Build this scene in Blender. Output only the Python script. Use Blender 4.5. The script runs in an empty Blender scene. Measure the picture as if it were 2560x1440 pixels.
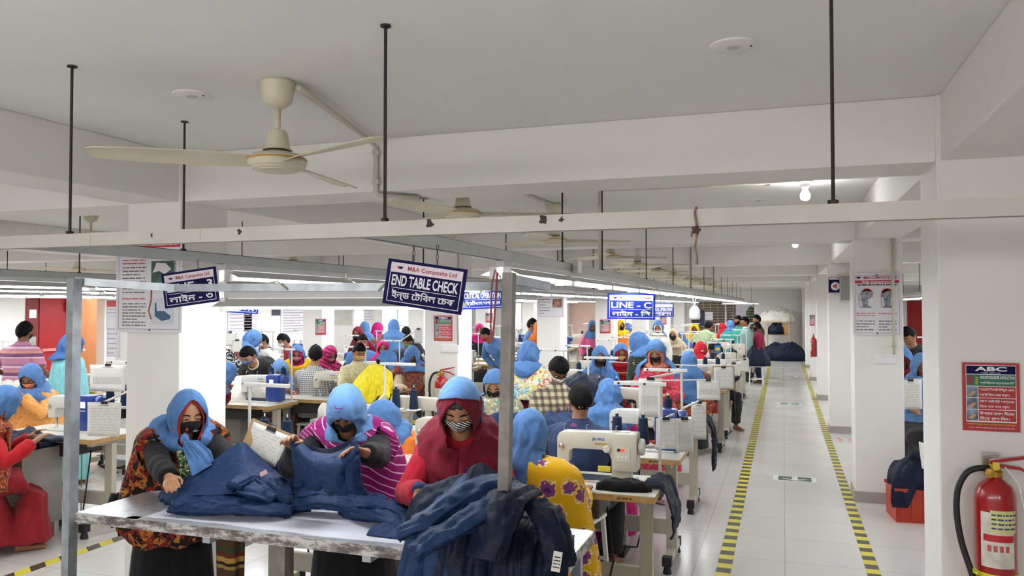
import bpy, bmesh, math, random
from mathutils import Vector, Matrix, noise
random.seed(7)
C = bpy.context.scene.collection
sc = bpy.context.scene

# ------------------------------------------------------------------ camera
FPX, HZ = 1970.0, 1.82
YAW, PIT = math.radians(18.966), math.radians(1.367)
cam_d = bpy.data.cameras.new('camera')
cam_d.sensor_width = 36.0
cam_d.lens = 36.0 * FPX / 2560.0
cam_d.clip_start = 0.05
cam_d.clip_end = 200
cam = bpy.data.objects.new('camera', cam_d)
C.objects.link(cam)
cam.location = (0, 0, HZ)
cam.rotation_euler = (math.pi / 2 + PIT, 0, YAW)
sc.camera = cam

# ------------------------------------------------------------------ world, exposure
w = bpy.data.worlds.new('world'); sc.world = w
w.use_nodes = True
bg = w.node_tree.nodes['Background']
sky = w.node_tree.nodes.new('ShaderNodeTexSky')
sky.sky_type = 'HOSEK_WILKIE'
sky.turbidity = 5.0
w.node_tree.links.new(sky.outputs['Color'], bg.inputs['Color'])
bg.inputs['Strength'].default_value = 1.0
sc.view_settings.view_transform = 'Standard'
sc.view_settings.look = 'None'
sc.view_settings.gamma = 1.0
sc.view_settings.use_curve_mapping = False
sc.view_settings.exposure = 1.12
TUBE = 15.5      # radiance of the fluorescent tubes
BULB = 60.0
AREA_W = 25.
sc.cycles.max_bounces = 7
sc.cycles.diffuse_bounces = 4
sc.cycles.glossy_bounces = 3
sc.cycles.sample_clamp_indirect = 6.0
sc.cycles.caustics_reflective = False
sc.cycles.caustics_refractive = False
sc.cycles.use_denoising = True
sc.cycles.use_adaptive_sampling = True
sc.cycles.adaptive_threshold = 0.03

# unseen area lights added behind the camera to brighten surfaces facing it
for ax_, ay_ in ((-2.0, -1.2), (.9, -.9), (-4.6, -1.4)):
    al = bpy.data.lights.new('rear_fill', 'AREA'); al.shape = 'RECTANGLE'; al.size = 2.4; al.size_y = .5; al.energy = AREA_W
    ao = bpy.data.objects.new('rear_fill', al); C.objects.link(ao); ao.location = (ax_, ay_, 2.0)
    ao.rotation_euler = (math.radians(38), 0, 0)
# ------------------------------------------------------------------ picture -> place
R_ = Vector((math.cos(YAW), math.sin(YAW), 0))
F_ = Vector((-math.sin(YAW) * math.cos(PIT), math.cos(YAW) * math.cos(PIT), math.sin(PIT)))
U_ = R_.cross(F_)
O_ = Vector((0, 0, HZ))
def ray(px, py):
    return F_ + R_ * ((px - 1280) / FPX) - U_ * ((py - 720) / FPX)
def at(px, py, d):
    return O_ + ray(px, py) * d
def atz(px, py, z):
    r = ray(px, py); return O_ + r * ((z - HZ) / r.z)
def aty(px, py, y):
    r = ray(px, py); return O_ + r * (y / r.y)
def atx(px, py, x):
    r = ray(px, py); return O_ + r * (x / r.x)
def dep(p):
    return (Vector(p) - O_).dot(F_)

# ------------------------------------------------------------------ colours, materials
def lin(h):
    if not isinstance(h, str): return (h[0], h[1], h[2], 1)
    h = h.lstrip('#')
    c = [int(h[i:i + 2], 16) / 255 for i in (0, 2, 4)]
    return tuple((x / 12.92 if x <= .04045 else ((x + .055) / 1.055) ** 2.4) for x in c) + (1,)
_mats = {}
def nm(name):
    m = bpy.data.materials.new(name); m.use_nodes = True
    nt = m.node_tree
    return m, nt, nt.nodes['Principled BSDF']
def N(nt, t, **kw):
    n = nt.nodes.new(t)
    for k, v in kw.items():
        if k.startswith('_'): setattr(n, k[1:], v)
        else: n.inputs[k.replace('__', ' ')].default_value = v
    return n
def coords(nt, scale=(1, 1, 1), rot=(0, 0, 0), gen='Object'):
    tc = nt.nodes.new('ShaderNodeTexCoord'); mp = nt.nodes.new('ShaderNodeMapping')
    mp.inputs['Scale'].default_value = scale; mp.inputs['Rotation'].default_value = rot
    nt.links.new(tc.outputs[gen], mp.inputs['Vector'])
    return mp.outputs['Vector']
def mixc(nt, fac, a, b):
    n = nt.nodes.new('ShaderNodeMix'); n.data_type = 'RGBA'
    for s, v in ((0, fac), (6, a), (7, b)):
        if hasattr(v, 'links') or hasattr(v, 'is_linked'): nt.links.new(v, n.inputs[s])
        else: n.inputs[s].default_value = v
    return n.outputs[2]
def ramp(nt, fac, stops, interp='LINEAR'):
    n = nt.nodes.new('ShaderNodeValToRGB'); cr = n.color_ramp; cr.interpolation = interp
    while len(cr.elements) < len(stops): cr.elements.new(0.5)
    for e, (p, c) in zip(cr.elements, stops): e.position = p; e.color = c
    nt.links.new(fac, n.inputs['Fac'])
    return n.outputs['Color']
def math_(nt, op, a, b=None):
    n = nt.nodes.new('ShaderNodeMath'); n.operation = op
    for i, v in enumerate((a, b)):
        if v is None: continue
        if hasattr(v, 'is_linked'): nt.links.new(v, n.inputs[i])
        else: n.inputs[i].default_value = v
    return n.outputs[0]
def bump(nt, b, height, strength=.3, dist=.01):
    n = nt.nodes.new('ShaderNodeBump'); n.inputs['Strength'].default_value = strength
    n.inputs['Distance'].default_value = dist
    nt.links.new(height, n.inputs['Height']); nt.links.new(n.outputs['Normal'], b.inputs['Normal'])
def plain(name, col, rough=.55, metal=0., var=.06, vs=6., spec=.5, bmp=0., bs=60., coat=0.):
    k = ('plain', name)
    if k in _mats: return _mats[k]
    m, nt, b = nm(name)
    c = lin(col)
    v = coords(nt)
    n = N(nt, 'ShaderNodeTexNoise', Scale=vs, Detail=4.0); nt.links.new(v, n.inputs['Vector'])
    dk = tuple(x * (1 - 2 * var) for x in c[:3]) + (1,); lt = tuple(min(1, x * (1 + var)) for x in c[:3]) + (1,)
    nt.links.new(ramp(nt, n.outputs['Fac'], [(.3, dk), (.7, lt)]), b.inputs['Base Color'])
    b.inputs['Roughness'].default_value = rough; b.inputs['Metallic'].default_value = metal
    b.inputs['Specular IOR Level'].default_value = spec
    b.inputs['Coat Weight'].default_value = coat
    if bmp:
        n2 = N(nt, 'ShaderNodeTexNoise', Scale=bs, Detail=6.0); nt.links.new(v, n2.inputs['Vector'])
        bump(nt, b, n2.outputs['Fac'], bmp, .004)
    _mats[k] = m; return m
def emis(name, col, strength):
    k = ('em', name)
    if k in _mats: return _mats[k]
    m, nt, b = nm(name)
    b.inputs['Base Color'].default_value = lin(col)
    b.inputs['Emission Color'].default_value = lin(col); b.inputs['Emission Strength'].default_value = strength
    _mats[k] = m; return m
def _folds(nt, b, v, strength=.5, scale=9., rough=.85, sheen=.06):
    n = N(nt, 'ShaderNodeTexNoise', Scale=scale, Detail=3.0, Distortion=1.2); nt.links.new(v, n.inputs['Vector'])
    n2 = N(nt, 'ShaderNodeTexNoise', Scale=420., Detail=1.0); nt.links.new(v, n2.inputs['Vector'])
    h = math_(nt, 'ADD', n.outputs['Fac'], math_(nt, 'MULTIPLY', n2.outputs['Fac'], .03))
    bump(nt, b, h, strength, .03)
    b.inputs['Roughness'].default_value = rough
    b.inputs['Specular IOR Level'].default_value = .25
    b.inputs['Sheen Weight'].default_value = sheen
    return n
def fabric(name, col, folds=.5, scale=9., stretch=(1, 1, .45), rough=.85, var=.1, sheen=.06):
    k = ('fab', name)
    if k in _mats: return _mats[k]
    m, nt, b = nm(name); c = lin(col)
    v = coords(nt, stretch)
    n = _folds(nt, b, v, folds, scale, rough, sheen)
    dk = tuple(x * (1 - var) for x in c[:3]) + (1,); lt = tuple(min(1, x * (1 + var)) for x in c[:3]) + (1,)
    nz = N(nt, 'ShaderNodeTexNoise', Scale=30., Detail=3.0); nt.links.new(v, nz.inputs['Vector'])
    nt.links.new(ramp(nt, nz.outputs['Fac'], [(.35, dk), (.65, lt)]), b.inputs['Base Color'])
    _mats[k] = m; return m
def striped(name, cols, scale=20., axis='Z', rot=(0, 0, 0), width=.5, dist=.0, folds=.4):
    """hard stripes: cols = list of (position, colour) on one period"""
    k = ('str', name)
    if k in _mats: return _mats[k]
    m, nt, b = nm(name)
    v = coords(nt, (1, 1, 1), rot)
    _folds(nt, b, v, folds)
    sx = nt.nodes.new('ShaderNodeSeparateXYZ')
    if dist:
        nz = N(nt, 'ShaderNodeTexNoise', Scale=6., Detail=2.); nt.links.new(v, nz.inputs['Vector'])
        ad = nt.nodes.new('ShaderNodeVectorMath'); ad.operation = 'MULTIPLY_ADD'
        nt.links.new(nz.outputs['Color'], ad.inputs[0]); ad.inputs[1].default_value = (dist,) * 3
        nt.links.new(v, ad.inputs[2]); nt.links.new(ad.outputs[0], sx.inputs[0])
    else:
        nt.links.new(v, sx.inputs[0])
    f = math_(nt, 'FRACT', math_(nt, 'MULTIPLY', math_(nt, 'ADD', sx.outputs[axis], 10.), scale))
    nt.links.new(ramp(nt, f, [(p, lin(c)) for p, c in cols], 'CONSTANT'), b.inputs['Base Color'])
    _mats[k] = m; return m
def printed(name, base, cols, scale=12., amount=.5, folds=.4, kind='blot', rot=(0, 0, 0), petal=.32):
    """cloth with an all-over print: 'blot' (scrolls), 'flower' (spaced flower heads), 'check' (checks)"""
    k = ('prt', name)
    if k in _mats: return _mats[k]
    m, nt, b = nm(name)
    v = coords(nt, (1, 1, 1), rot)
    _folds(nt, b, v, folds)
    col = lin(base)
    if kind == 'blot':
        for i, c in enumerate(cols):
            n = N(nt, 'ShaderNodeTexNoise', Scale=scale * (1 + .35 * i), Detail=2.5, Distortion=2.2)
            n.noise_dimensions = '4D'; n.inputs['W'].default_value = i * 3.0; nt.links.new(v, n.inputs['Vector'])
            f = ramp(nt, n.outputs['Fac'], [(0, (0, 0, 0, 1)), (1 - amount * .93, (0, 0, 0, 1)), (1 - amount * .93 + .03, (1, 1, 1, 1)), (1 - amount * .93 + .1, (1, 1, 1, 1)), (1 - amount * .93 + .13, (.0, .0, .0, 1))])
            col = mixc(nt, f, col, lin(c))
    elif kind == 'flower':
        vo = N(nt, 'ShaderNodeTexVoronoi', Scale=scale, Randomness=.75); nt.links.new(v, vo.inputs['Vector'])
        nz = N(nt, 'ShaderNodeTexNoise', Scale=scale * 5.5, Detail=1.); nt.links.new(v, nz.inputs['Vector'])
        dd = math_(nt, 'ADD', vo.outputs['Distance'], math_(nt, 'MULTIPLY', math_(nt, 'SUBTRACT', nz.outputs['Fac'], .5), .42))
        st = [(0.0, lin(cols[1]))]
        f1 = ramp(nt, dd, [(0, (1, 1, 1, 1)), (petal, (0, 0, 0, 1))], 'CONSTANT')
        f3 = ramp(nt, dd, [(0, (0, 0, 0, 1)), (petal + .05, (1, 1, 1, 1)), (petal + .085, (0, 0, 0, 1))], 'CONSTANT')
        f2 = ramp(nt, dd, [(0, (1, 1, 1, 1)), (petal * .38, (0, 0, 0, 1))], 'CONSTANT')
        col = mixc(nt, f1, col, lin(cols[0]))
        if len(cols) > 2: col = mixc(nt, f3, col, lin(cols[2]))
        col = mixc(nt, f2, col, lin(cols[1]))
    elif kind == 'check':
        sx = nt.nodes.new('ShaderNodeSeparateXYZ'); nt.links.new(v, sx.inputs[0])
        fx = math_(nt, 'GREATER_THAN', math_(nt, 'FRACT', math_(nt, 'MULTIPLY', math_(nt, 'ADD', sx.outputs['X'], 5.), scale)), .55)
        fz = math_(nt, 'GREATER_THAN', math_(nt, 'FRACT', math_(nt, 'MULTIPLY', math_(nt, 'ADD', sx.outputs['Z'], 5.), scale)), .55)
        col = mixc(nt, math_(nt, 'MULTIPLY', fx, .6), col, lin(cols[0]))
        col = mixc(nt, math_(nt, 'MULTIPLY', fz, .6), col, lin(cols[0]))
    if hasattr(col, 'is_linked'): nt.links.new(col, b.inputs['Base Color'])
    else: b.inputs['Base Color'].default_value = col
    _mats[k] = m; return m

# ------------------------------------------------------------------ meshes
class MB:
    def __init__(s): s.v = []; s.f = []
    def add(s, vs, fs):
        o = len(s.v); s.v += [tuple(v) for v in vs]; s.f += [tuple(i + o for i in f) for f in fs]; return s
    def box(s, lo, hi):
        x0, y0, z0 = lo; x1, y1, z1 = hi
        return s.add([(x0, y0, z0), (x1, y0, z0), (x1, y1, z0), (x0, y1, z0), (x0, y0, z1), (x1, y0, z1), (x1, y1, z1), (x0, y1, z1)],
                     [(0, 3, 2, 1), (4, 5, 6, 7), (0, 1, 5, 4), (1, 2, 6, 5), (2, 3, 7, 6), (3, 0, 4, 7)])
    def cbox(s, c, d):
        return s.box([c[i] - d[i] / 2 for i in range(3)], [c[i] + d[i] / 2 for i in range(3)])
    def loft(s, rings, cap=True, closed=True):
        n = len(rings[0]); o = []
        vs = [p for r in rings for p in r]; fs = []
        for i in range(len(rings) - 1):
            for j in range(n if closed else n - 1):
                k = (j + 1) % n
                fs.append((i * n + j, i * n + k, (i + 1) * n + k, (i + 1) * n + j))
        if cap:
            fs.append(tuple(range(n - 1, -1, -1))); b = (len(rings) - 1) * n
            fs.append(tuple(range(b, b + n)))
        return s.add(vs, fs)
    def tube(s, pts, r, n=8, cap=True):
        pts = [Vector(p) for p in pts]; rs = r if isinstance(r, (list, tuple)) else [r] * len(pts)
        rings = []; prev = None
        for i, p in enumerate(pts):
            t = (pts[min(i + 1, len(pts) - 1)] - pts[max(i - 1, 0)])
            t = t.normalized() if t.length > 1e-9 else Vector((0, 0, 1))
            if prev is None:
                a = Vector((0, 0, 1)) if abs(t.z) < .9 else Vector((1, 0, 0))
                prev = t.cross(a).normalized()
            u = (prev - t * prev.dot(t)); u = u.normalized() if u.length > 1e-6 else t.orthogonal().normalized()
            prev = u; w_ = t.cross(u)
            rings.append([p + (u * math.cos(2 * math.pi * k / n) + w_ * math.sin(2 * math.pi * k / n)) * rs[i] for k in range(n)])
        return s.loft(rings, cap)
    def bar(s, a, b, wx, wy):
        """square bar from a to b (any direction)"""
        a, b = Vector(a), Vector(b); t = (b - a).normalized()
        ref = Vector((0, 0, 1)) if abs(t.z) < .9 else Vector((0, 1, 0))
        u = t.cross(ref).normalized(); v = u.cross(t)
        return s.loft([[p + u * sx * wx / 2 + v * sy * wy / 2 for sx, sy in ((-1, -1), (1, -1), (1, 1), (-1, 1))] for p in (a, b)])
    def lathe(s, prof, n=24, c=(0, 0, 0)):
        rings = [[(c[0] + r * math.cos(2 * math.pi * k / n), c[1] + r * math.sin(2 * math.pi * k / n), c[2] + z) for k in range(n)] for r, z in prof]
        return s.loft(rings)
    def prism(s, poly, a0, a1, axis='y'):
        """extrude a 2D outline: axis y -> poly is (x,z), axis x -> (y,z), axis z -> (x,y)"""
        f = {'y': lambda p, t: (p[0], t, p[1]), 'x': lambda p, t: (t, p[0], p[1]), 'z': lambda p, t: (p[0], p[1], t)}[axis]
        return s.loft([[f(p, a0) for p in poly], [f(p, a1) for p in poly]])
    def xform(s, M):
        s.v = [tuple(M @ Vector(v)) for v in s.v]; return s
    def build(s, name, m, parent=None, smooth=False, bevel=0., sub=0, kind=None, angle=None):
        me = bpy.data.meshes.new(name); me.from_pydata(s.v, [], s.f)
        bm = bmesh.new(); bm.from_mesh(me); bmesh.ops.recalc_face_normals(bm, faces=bm.faces)
        if bevel:
            es = [e for e in bm.edges if len(e.link_faces) == 2 and e.calc_face_angle(0) > .6]
            bmesh.ops.bevel(bm, geom=es, offset=bevel, segments=2, profile=.6, affect='EDGES', clamp_overlap=True)
        bm.to_mesh(me); bm.free()
        return fin(me, name, m, parent, smooth, kind, angle)
def fin(me, name, m, parent=None, smooth=False, kind=None, angle=None):
    if m is not None: me.materials.append(m)
    if smooth:
        for p in me.polygons: p.use_smooth = True
        if angle: me.set_sharp_from_angle(angle=angle)
    o = bpy.data.objects.new(name, me); C.objects.link(o)
    if parent is not None: o.parent = parent
    if kind: o['kind'] = kind
    return o
def thing(name, label, cat, loc=(0, 0, 0), rz=0., group=None):
    o = bpy.data.objects.new(name, None); C.objects.link(o)
    o.empty_display_size = .05
    o.location = loc; o.rotation_euler = (0, 0, rz)
    o['label'] = label; o['category'] = cat
    if group: o['group'] = group
    return o
def tag(o, label, cat, group=None):
    o['label'] = label; o['category'] = cat
    if group: o['group'] = group
    return o
def kids(o): return [c for c in bpy.data.objects if c.parent is o] if False else list(o.children)
def dup(root, loc=None, rz=None, label=None, group=None):
    def cp(o, par):
        c = o.copy(); C.objects.link(c)
        if par is not None: c.parent = par
        for ch in o.children: cp(ch, c)
        return c
    r = cp(root, None)
    if loc is not None: r.location = loc
    if rz is not None: r.rotation_euler = (0, 0, rz)
    if label: r['label'] = label
    if group: r['group'] = group
    return r
def struct(name, mb, m, **kw): return mb.build(name, m, kind='structure', **kw)

def text(body, w_, h_, m, parent, loc, name='lettering', rx=math.pi / 2, rz=0., ext=.0006, off=0., align='CENTER', shear=0., fitw=True):
    """lettering standing upright, centred at loc, fitted into w_ x h_ (faces -Y before rz)"""
    cu = bpy.data.curves.new(name, 'FONT'); cu.body = body; cu.size = 1.0; cu.extrude = 0.; cu.offset = off; cu.shear = shear
    cu.resolution_u = 3
    o = bpy.data.objects.new('tmp', cu); C.objects.link(o)
    dg = bpy.context.evaluated_depsgraph_get()
    me = bpy.data.meshes.new_from_object(o.evaluated_get(dg))
    bpy.data.objects.remove(o); bpy.data.curves.remove(cu)
    if not me.vertices: return None
    xs = [v.co.x for v in me.vertices]; ys = [v.co.y for v in me.vertices]
    x0, x1, y0, y1 = min(xs), max(xs), min(ys), max(ys)
    sx, sy = w_ / (x1 - x0), h_ / (y1 - y0)
    if not fitw: sx = sy = min(sx, sy)
    for v in me.vertices:
        v.co = ((v.co.x - (x0 + x1) / 2) * sx, -ext, (v.co.y - (y0 + y1) / 2) * sy)
    me.name = name
    o = fin(me, name, m, parent)
    o.location = loc; o.rotation_euler = (0, 0, rz)
    return o
# ------------------------------------------------------------------ setting
CEIL, BEAM = 2.74, 2.45
XL, XR0, YB, YF = -12.5, 6.2, -2.6, 29.8
ROWS = [3.8 + 4.25 * k for k in range(-1, 7)]          # front faces of the column rows
COLX = [(.63, 1.05), (-3.8, -3.4), (-8.24, -7.84)]      # column lines
M_wall = plain('wall_paint', '#e4e1dc', .6, var=.015, vs=2., bmp=.05, bs=90)
M_ceil = plain('ceiling_paint', '#e4e3e0', .75, var=.02, vs=1.2, bmp=.08, bs=40)
M_skirt = plain('skirting_tile', '#a39c98', .3, var=.05)

def floor_mat():
    m, nt, b = nm('floor_tile'); v = coords(nt)
    br = N(nt, 'ShaderNodeTexBrick', Scale=1.0, Mortar__Size=.0022, Mortar__Smooth=.2)
    br.offset = 0.; br.inputs['Brick Width'].default_value = .6; br.inputs['Row Height'].default_value = .6
    br.inputs['Color1'].default_value = lin('#cfccc8'); br.inputs['Color2'].default_value = lin('#cbc8c4'); br.inputs['Mortar'].default_value = lin('#989490')
    nt.links.new(v, br.inputs['Vector'])
    n = N(nt, 'ShaderNodeTexNoise', Scale=1.7, Detail=5.); nt.links.new(v, n.inputs['Vector'])
    nt.links.new(mixc(nt, math_(nt, 'MULTIPLY', n.outputs['Fac'], .12), br.outputs['Color'], lin('#aca69f')), b.inputs['Base Color'])
    nt.links.new(ramp(nt, n.outputs['Fac'], [(.3, (.14,) * 3 + (1,)), (.7, (.26,) * 3 + (1,))]), b.inputs['Roughness'])
    b.inputs['Specular IOR Level'].default_value = .5
    n3 = N(nt, 'ShaderNodeTexNoise', Scale=9., Detail=2.); nt.links.new(v, n3.inputs['Vector'])
    bump(nt, b, n3.outputs['Fac'], .04, .01)
    return m
M_floor = floor_mat()
struct('floor', MB().box((XL - .2, YB - .2, -.12), (XR0 + .2, YF + .2, 0)), M_floor)
struct('ceiling', MB().box((XL - .2, YB - .2, CEIL), (XR0 + .2, YF + .2, CEIL + .15)), M_ceil)
struct('wall_back', MB().box((XL - .2, YB - .2, 0), (XR0 + .2, YB, CEIL)), M_wall)
struct('wall_right', MB().box((XR0, YB, 0), (XR0 + .2, YF, CEIL)), M_wall)

# left wall with two door openings and far wall with window openings
def wall_x(name, x0, x1, y0, y1, openings):
    """wall along y, openings = [(ya, yb, za, zb)]"""
    mb = MB(); y = y0
    for a, b_, za, zb in sorted(openings):
        mb.box((x0, y, 0), (x1, a, CEIL))
        if za > 0: mb.box((x0, a, 0), (x1, b_, za))
        mb.box((x0, a, zb), (x1, b_, CEIL)); y = b_
    mb.box((x0, y, 0), (x1, y1, CEIL)); return struct(name, mb, M_wall)
def wall_y(name, y0, y1, x0, x1, openings):
    mb = MB(); x = x0
    for a, b_, za, zb in sorted(openings):
        mb.box((x, y0, 0), (a, y1, CEIL))
        if za > 0: mb.box((a, y0, 0), (b_, y1, za))
        mb.box((a, y0, zb), (b_, y1, CEIL)); x = b_
    mb.box((x, y0, 0), (x1, y1, CEIL)); return struct(name, mb, M_wall)
LD = (10.25, 11.22, 0, 2.08)      # red door
LO = (11.24, 11.95, 0, 2.2)       # opening to the peach lobby
LG = (23.2, 25.6, .85, 2.1)       # frosted pane
wall_x('wall_left', XL - .2, XL, YB, YF, [LD, LO, LG])
WG = (-3.05, -.93, .85, 2.02)     # grilled window
W1 = (-10.4, -9.3, .9, 2.0)
W2 = (-6.15, -5.2, .9, 2.0)
wall_y('wall_far', YF, YF + .2, XL, XR0, [WG, W1, W2])

# lobby behind the opening, painted peach
M_peach = plain('peach_paint', '#f2c39a', .6, var=.02)
struct('wall_lobby', MB().box((XL - 2.2, LO[0] - 1.2, 0), (XL - 2.1, LO[1] + 3, CEIL)).box((XL - 2.2, LO[1] + 1.5, 0), (XL - .2, LO[1] + 1.6, CEIL)).box((XL - 2.2, LD[0] - .1, 0), (XL - .2, LD[0], CEIL)), M_peach)
struct('floor_lobby', MB().box((XL - 2.2, LO[0] - 1.3, -.12), (XL - .2, LO[1] + 1.6, 0)), M_floor)
struct('ceiling_lobby', MB().box((XL - 2.2, LO[0] - 1.3, CEIL), (XL - .2, LO[1] + 1.6, CEIL + .1)), M_ceil)
lt = bpy.data.lights.new('lobby_lamp', 'POINT'); lt.energy = 22; lt.color = (1, .95, .88); lt.shadow_soft_size = .12
lo = bpy.data.objects.new('lobby_lamp', lt); C.objects.link(lo); lo.location = (XL - 1.3, 12.2, 2.4)

# columns, beams
mcol = M_wall
for ci, (xa, xb) in enumerate(COLX):
    for ri, y in enumerate(ROWS):
        y1 = y + .42
        if ci == 1 and ri == 0: continue
        c = struct('column', MB().box((xa, y, 0), (xb, y1, CEIL)), mcol, bevel=.008)
        MBs = MB()
        e = .012
        MBs.box((xa - e, y - e, 0), (xb + e, y, .1)).box((xa - e, y1, 0), (xb + e, y1 + e, .1))
        MBs.box((xa - e, y, 0), (xa, y1, .1)).box((xb, y, 0), (xb + e, y1, .1))
        struct('baseboard_column', MBs, M_skirt)
for y in ROWS:
    struct('ceiling_beam', MB().box((XL, y + .02, BEAM), (XR0, y + .4, CEIL)), mcol, bevel=.006)
for xa, xb in COLX:
    struct('ceiling_beam', MB().box((xa + .02, YB, BEAM), (xb - .02, YF, CEIL)), mcol, bevel=.006)
struct('baseboard_far', MB().box((XL, YF - .012, 0), (XR0, YF, .1)), M_skirt)
struct('baseboard_left', MB().box((XL, LO[1], 0), (XL + .012, YF, .1)), M_skirt)

# doors and windows
M_red = plain('door_red', '#a5161f', .4, var=.04, spec=.4)
M_dkred = plain('door_frame_red', '#7c1218', .45)
M_steel = plain('brushed_steel', '#b9b9b7', .3, 1., var=.05)
M_white = plain('white_plastic', '#e9e7e2', .4, var=.02)
M_dark = plain('dark_rubber', '#1b1b1d', .6)
d = struct('door_1', MB().box((XL - .1, LD[0] + .32, .01), (XL - .05, LD[1] - .03, 2.03)), M_red)
fr = MB().box((XL - .15, LD[0], 0), (XL + .02, LD[0] + .06, 2.08)).box((XL - .15, LD[1] - .04, 0), (XL + .02, LD[1], 2.08)).box((XL - .15, LD[0], 2.03), (XL + .02, LD[1], 2.08))
fr.build('door_frame', M_dkred, d)
MB().box((XL - .1, LD[0] + .06, .01), (XL - .06, LD[0] + .31, 2.03)).build('side_leaf', M_dkred, d)
for z in (.62, 1.14, 1.62):
    MB().box((XL - .058, LD[0] + .11, z), (XL - .052, LD[0] + .26, z + .15)).build('vision_panel', M_steel, d)
MB().box((XL - .05, LD[0] + .35, 1.02), (XL + .0, LD[1] - .1, 1.07)).build('push_bar', plain('bar_pink', '#d98a84', .35), d)
def glow_window(name, x0, x1, z0, z1, col, s):
    o = struct(name, MB().box((x0, YF + .12, z0), (x1, YF + .13, z1)), emis(name + '_daylight', col, s))
    f = MB()
    for xx in (x0, (x0 + x1) / 2, x1): f.box((xx - .025, YF + .06, z0), (xx + .025, YF + .1, z1))
    f.box((x0, YF + .06, z0), (x1, YF + .1, z0 + .04)).box((x0, YF + .06, z1 - .04), (x1, YF + .1, z1))
    f.build('window_frame', plain('window_alu', '#c9ccc9', .4, .6), o)
glow_window('window_1', W1[0], W1[1], W1[2], W1[3], '#fff3e6', 1.5)
glow_window('window_2', W2[0], W2[1], W2[2], W2[3], '#fff6ec', 1.9)
wo = struct('window_3', MB().box((XL - .12, LG[0], LG[2]), (XL - .11, LG[1], LG[3])), emis('window_frost', '#d9ecdc', .75))
f = MB()
for yy in (LG[0], (LG[0] + LG[1]) / 2, LG[1]): f.box((XL - .1, yy - .03, LG[2]), (XL - .05, yy + .03, LG[3]))
f.build('window_frame', plain('window_alu', '#c9ccc9', .4, .6), wo)
# grilled window: bars, sash, brick house and shrub outside
g = MB()
for k in range(12): g.tube([(WG[0], YF + .05, WG[2] + .05 + k * .1), (WG[1], YF + .05, WG[2] + .05 + k * .1)], .006, 6)
for k in range(9): g.tube([(WG[0] + k * .265, YF + .05, WG[2]), (WG[0] + k * .265, YF + .05, WG[3])], .006, 6)
wg = struct('window_4', g, plain('grille_white', '#d6d2c8', .5))
f = MB()
for xx in (WG[0] + .02, (WG[0] + WG[1]) / 2, WG[1] - .02): f.box((xx - .03, YF + .1, WG[2]), (xx + .03, YF + .14, WG[3]))
f.build('window_sash', plain('window_alu', '#c9ccc9', .4, .6), wg)
def brick_out():
    m, nt, b = nm('outside_brick'); v = coords(nt)
    mp = nt.nodes.new('ShaderNodeMapping'); mp.inputs['Rotation'].default_value = (math.pi / 2, 0, 0); nt.links.new(v, mp.inputs['Vector'])
    br = N(nt, 'ShaderNodeTexBrick', Scale=4.); br.inputs['Color1'].default_value = lin('#b98f63'); br.inputs['Color2'].default_value = lin('#a47c55'); br.inputs['Mortar'].default_value = lin('#c8b59a')
    nt.links.new(mp.outputs['Vector'], br.inputs['Vector']); nt.links.new(br.outputs['Color'], b.inputs['Base Color']); return m
nb = MB().box((-5.5, 34, -1), (-1.9, 35, 4.2)).build('house_outside', brick_out()); tag(nb, 'tan brick house seen outside through the grilled window', 'building')
mb = MB(); random.seed(3)
for k in range(26):
    c_ = Vector((random.uniform(-1.3, .2), random.uniform(33.2, 34.4), random.uniform(.2, 2.2)))
    r_ = random.uniform(.22, .42)
    rr = [[c_ + Vector((math.cos(a * math.pi / 4) * math.sin(b_ * math.pi / 5), math.sin(a * math.pi / 4) * math.sin(b_ * math.pi / 5), math.cos(b_ * math.pi / 5))) * r_ * random.uniform(.75, 1.15) for a in range(8)] for b_ in range(1, 5)]
    mb.loft(rr)
tag(mb.build('shrub_outside', plain('leaves', '#6f7a45', .8, var=.3, vs=14)), 'olive green shrub seen outside through the grilled window', 'shrub')
struct('ground_outside', MB().box((-14, 30.1, -.3), (6, 44, -.2)), plain('ground', '#9a8f78', .9))

struct('door_2', MB().box((4.0, YF - .06, 0), (4.95, YF - .01, 2.02)), M_red)
struct('wall_panel', MB().box((-9.1, YF - .02, .1), (-6.35, YF, 2.15)), plain('wall_pink', '#e3c3b4', .6, var=.02))
# floor tapes, exit decals
def tape_mat(name, ang, sc_):
    m, nt, b = nm(name); v = coords(nt, (1, 1, 1), (0, 0, ang)); sx = nt.nodes.new('ShaderNodeSeparateXYZ'); nt.links.new(v, sx.inputs[0])
    f = math_(nt, 'FRACT', math_(nt, 'MULTIPLY', math_(nt, 'ADD', sx.outputs['Y'], 20.), sc_))
    nz = N(nt, 'ShaderNodeTexNoise', Scale=60., Detail=4.); nt.links.new(v, nz.inputs['Vector'])
    c = ramp(nt, f, [(0, lin('#dccf3c')), (.5, lin('#39352d'))], 'CONSTANT')
    nt.links.new(mixc(nt, math_(nt, 'MULTIPLY', nz.outputs['Fac'], .18), c, lin('#8f8868')), b.inputs['Base Color']); b.inputs['Roughness'].default_value = .35
    return m
def tape(x0, x1, y0, y1, m): return struct('floor_tape', MB().box((x0, y0, .0), (x1, y1, .0015)), m)
mt = tape_mat('tape_hazard', 0., 4.9)
xl0 = atz(1786, 1440, 0).x; xl1 = atz(1825, 1440, 0).x; xr0 = atz(2169.6, 1440, 0).x; xr1 = atz(2208, 1440, 0).x
tape(xl0, xl1, 3.5, 26.3, mt); tape(xr0, xr1 - .01, 3.2, 26.3, mt)
mt2 = tape_mat('tape_hazard_diagonal', .62, 5.2)
tape(-5.0, -4.9, 1.5, 26, mt2); tape(-3.95, -3.87, 2.0, 26, mt2)
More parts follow.
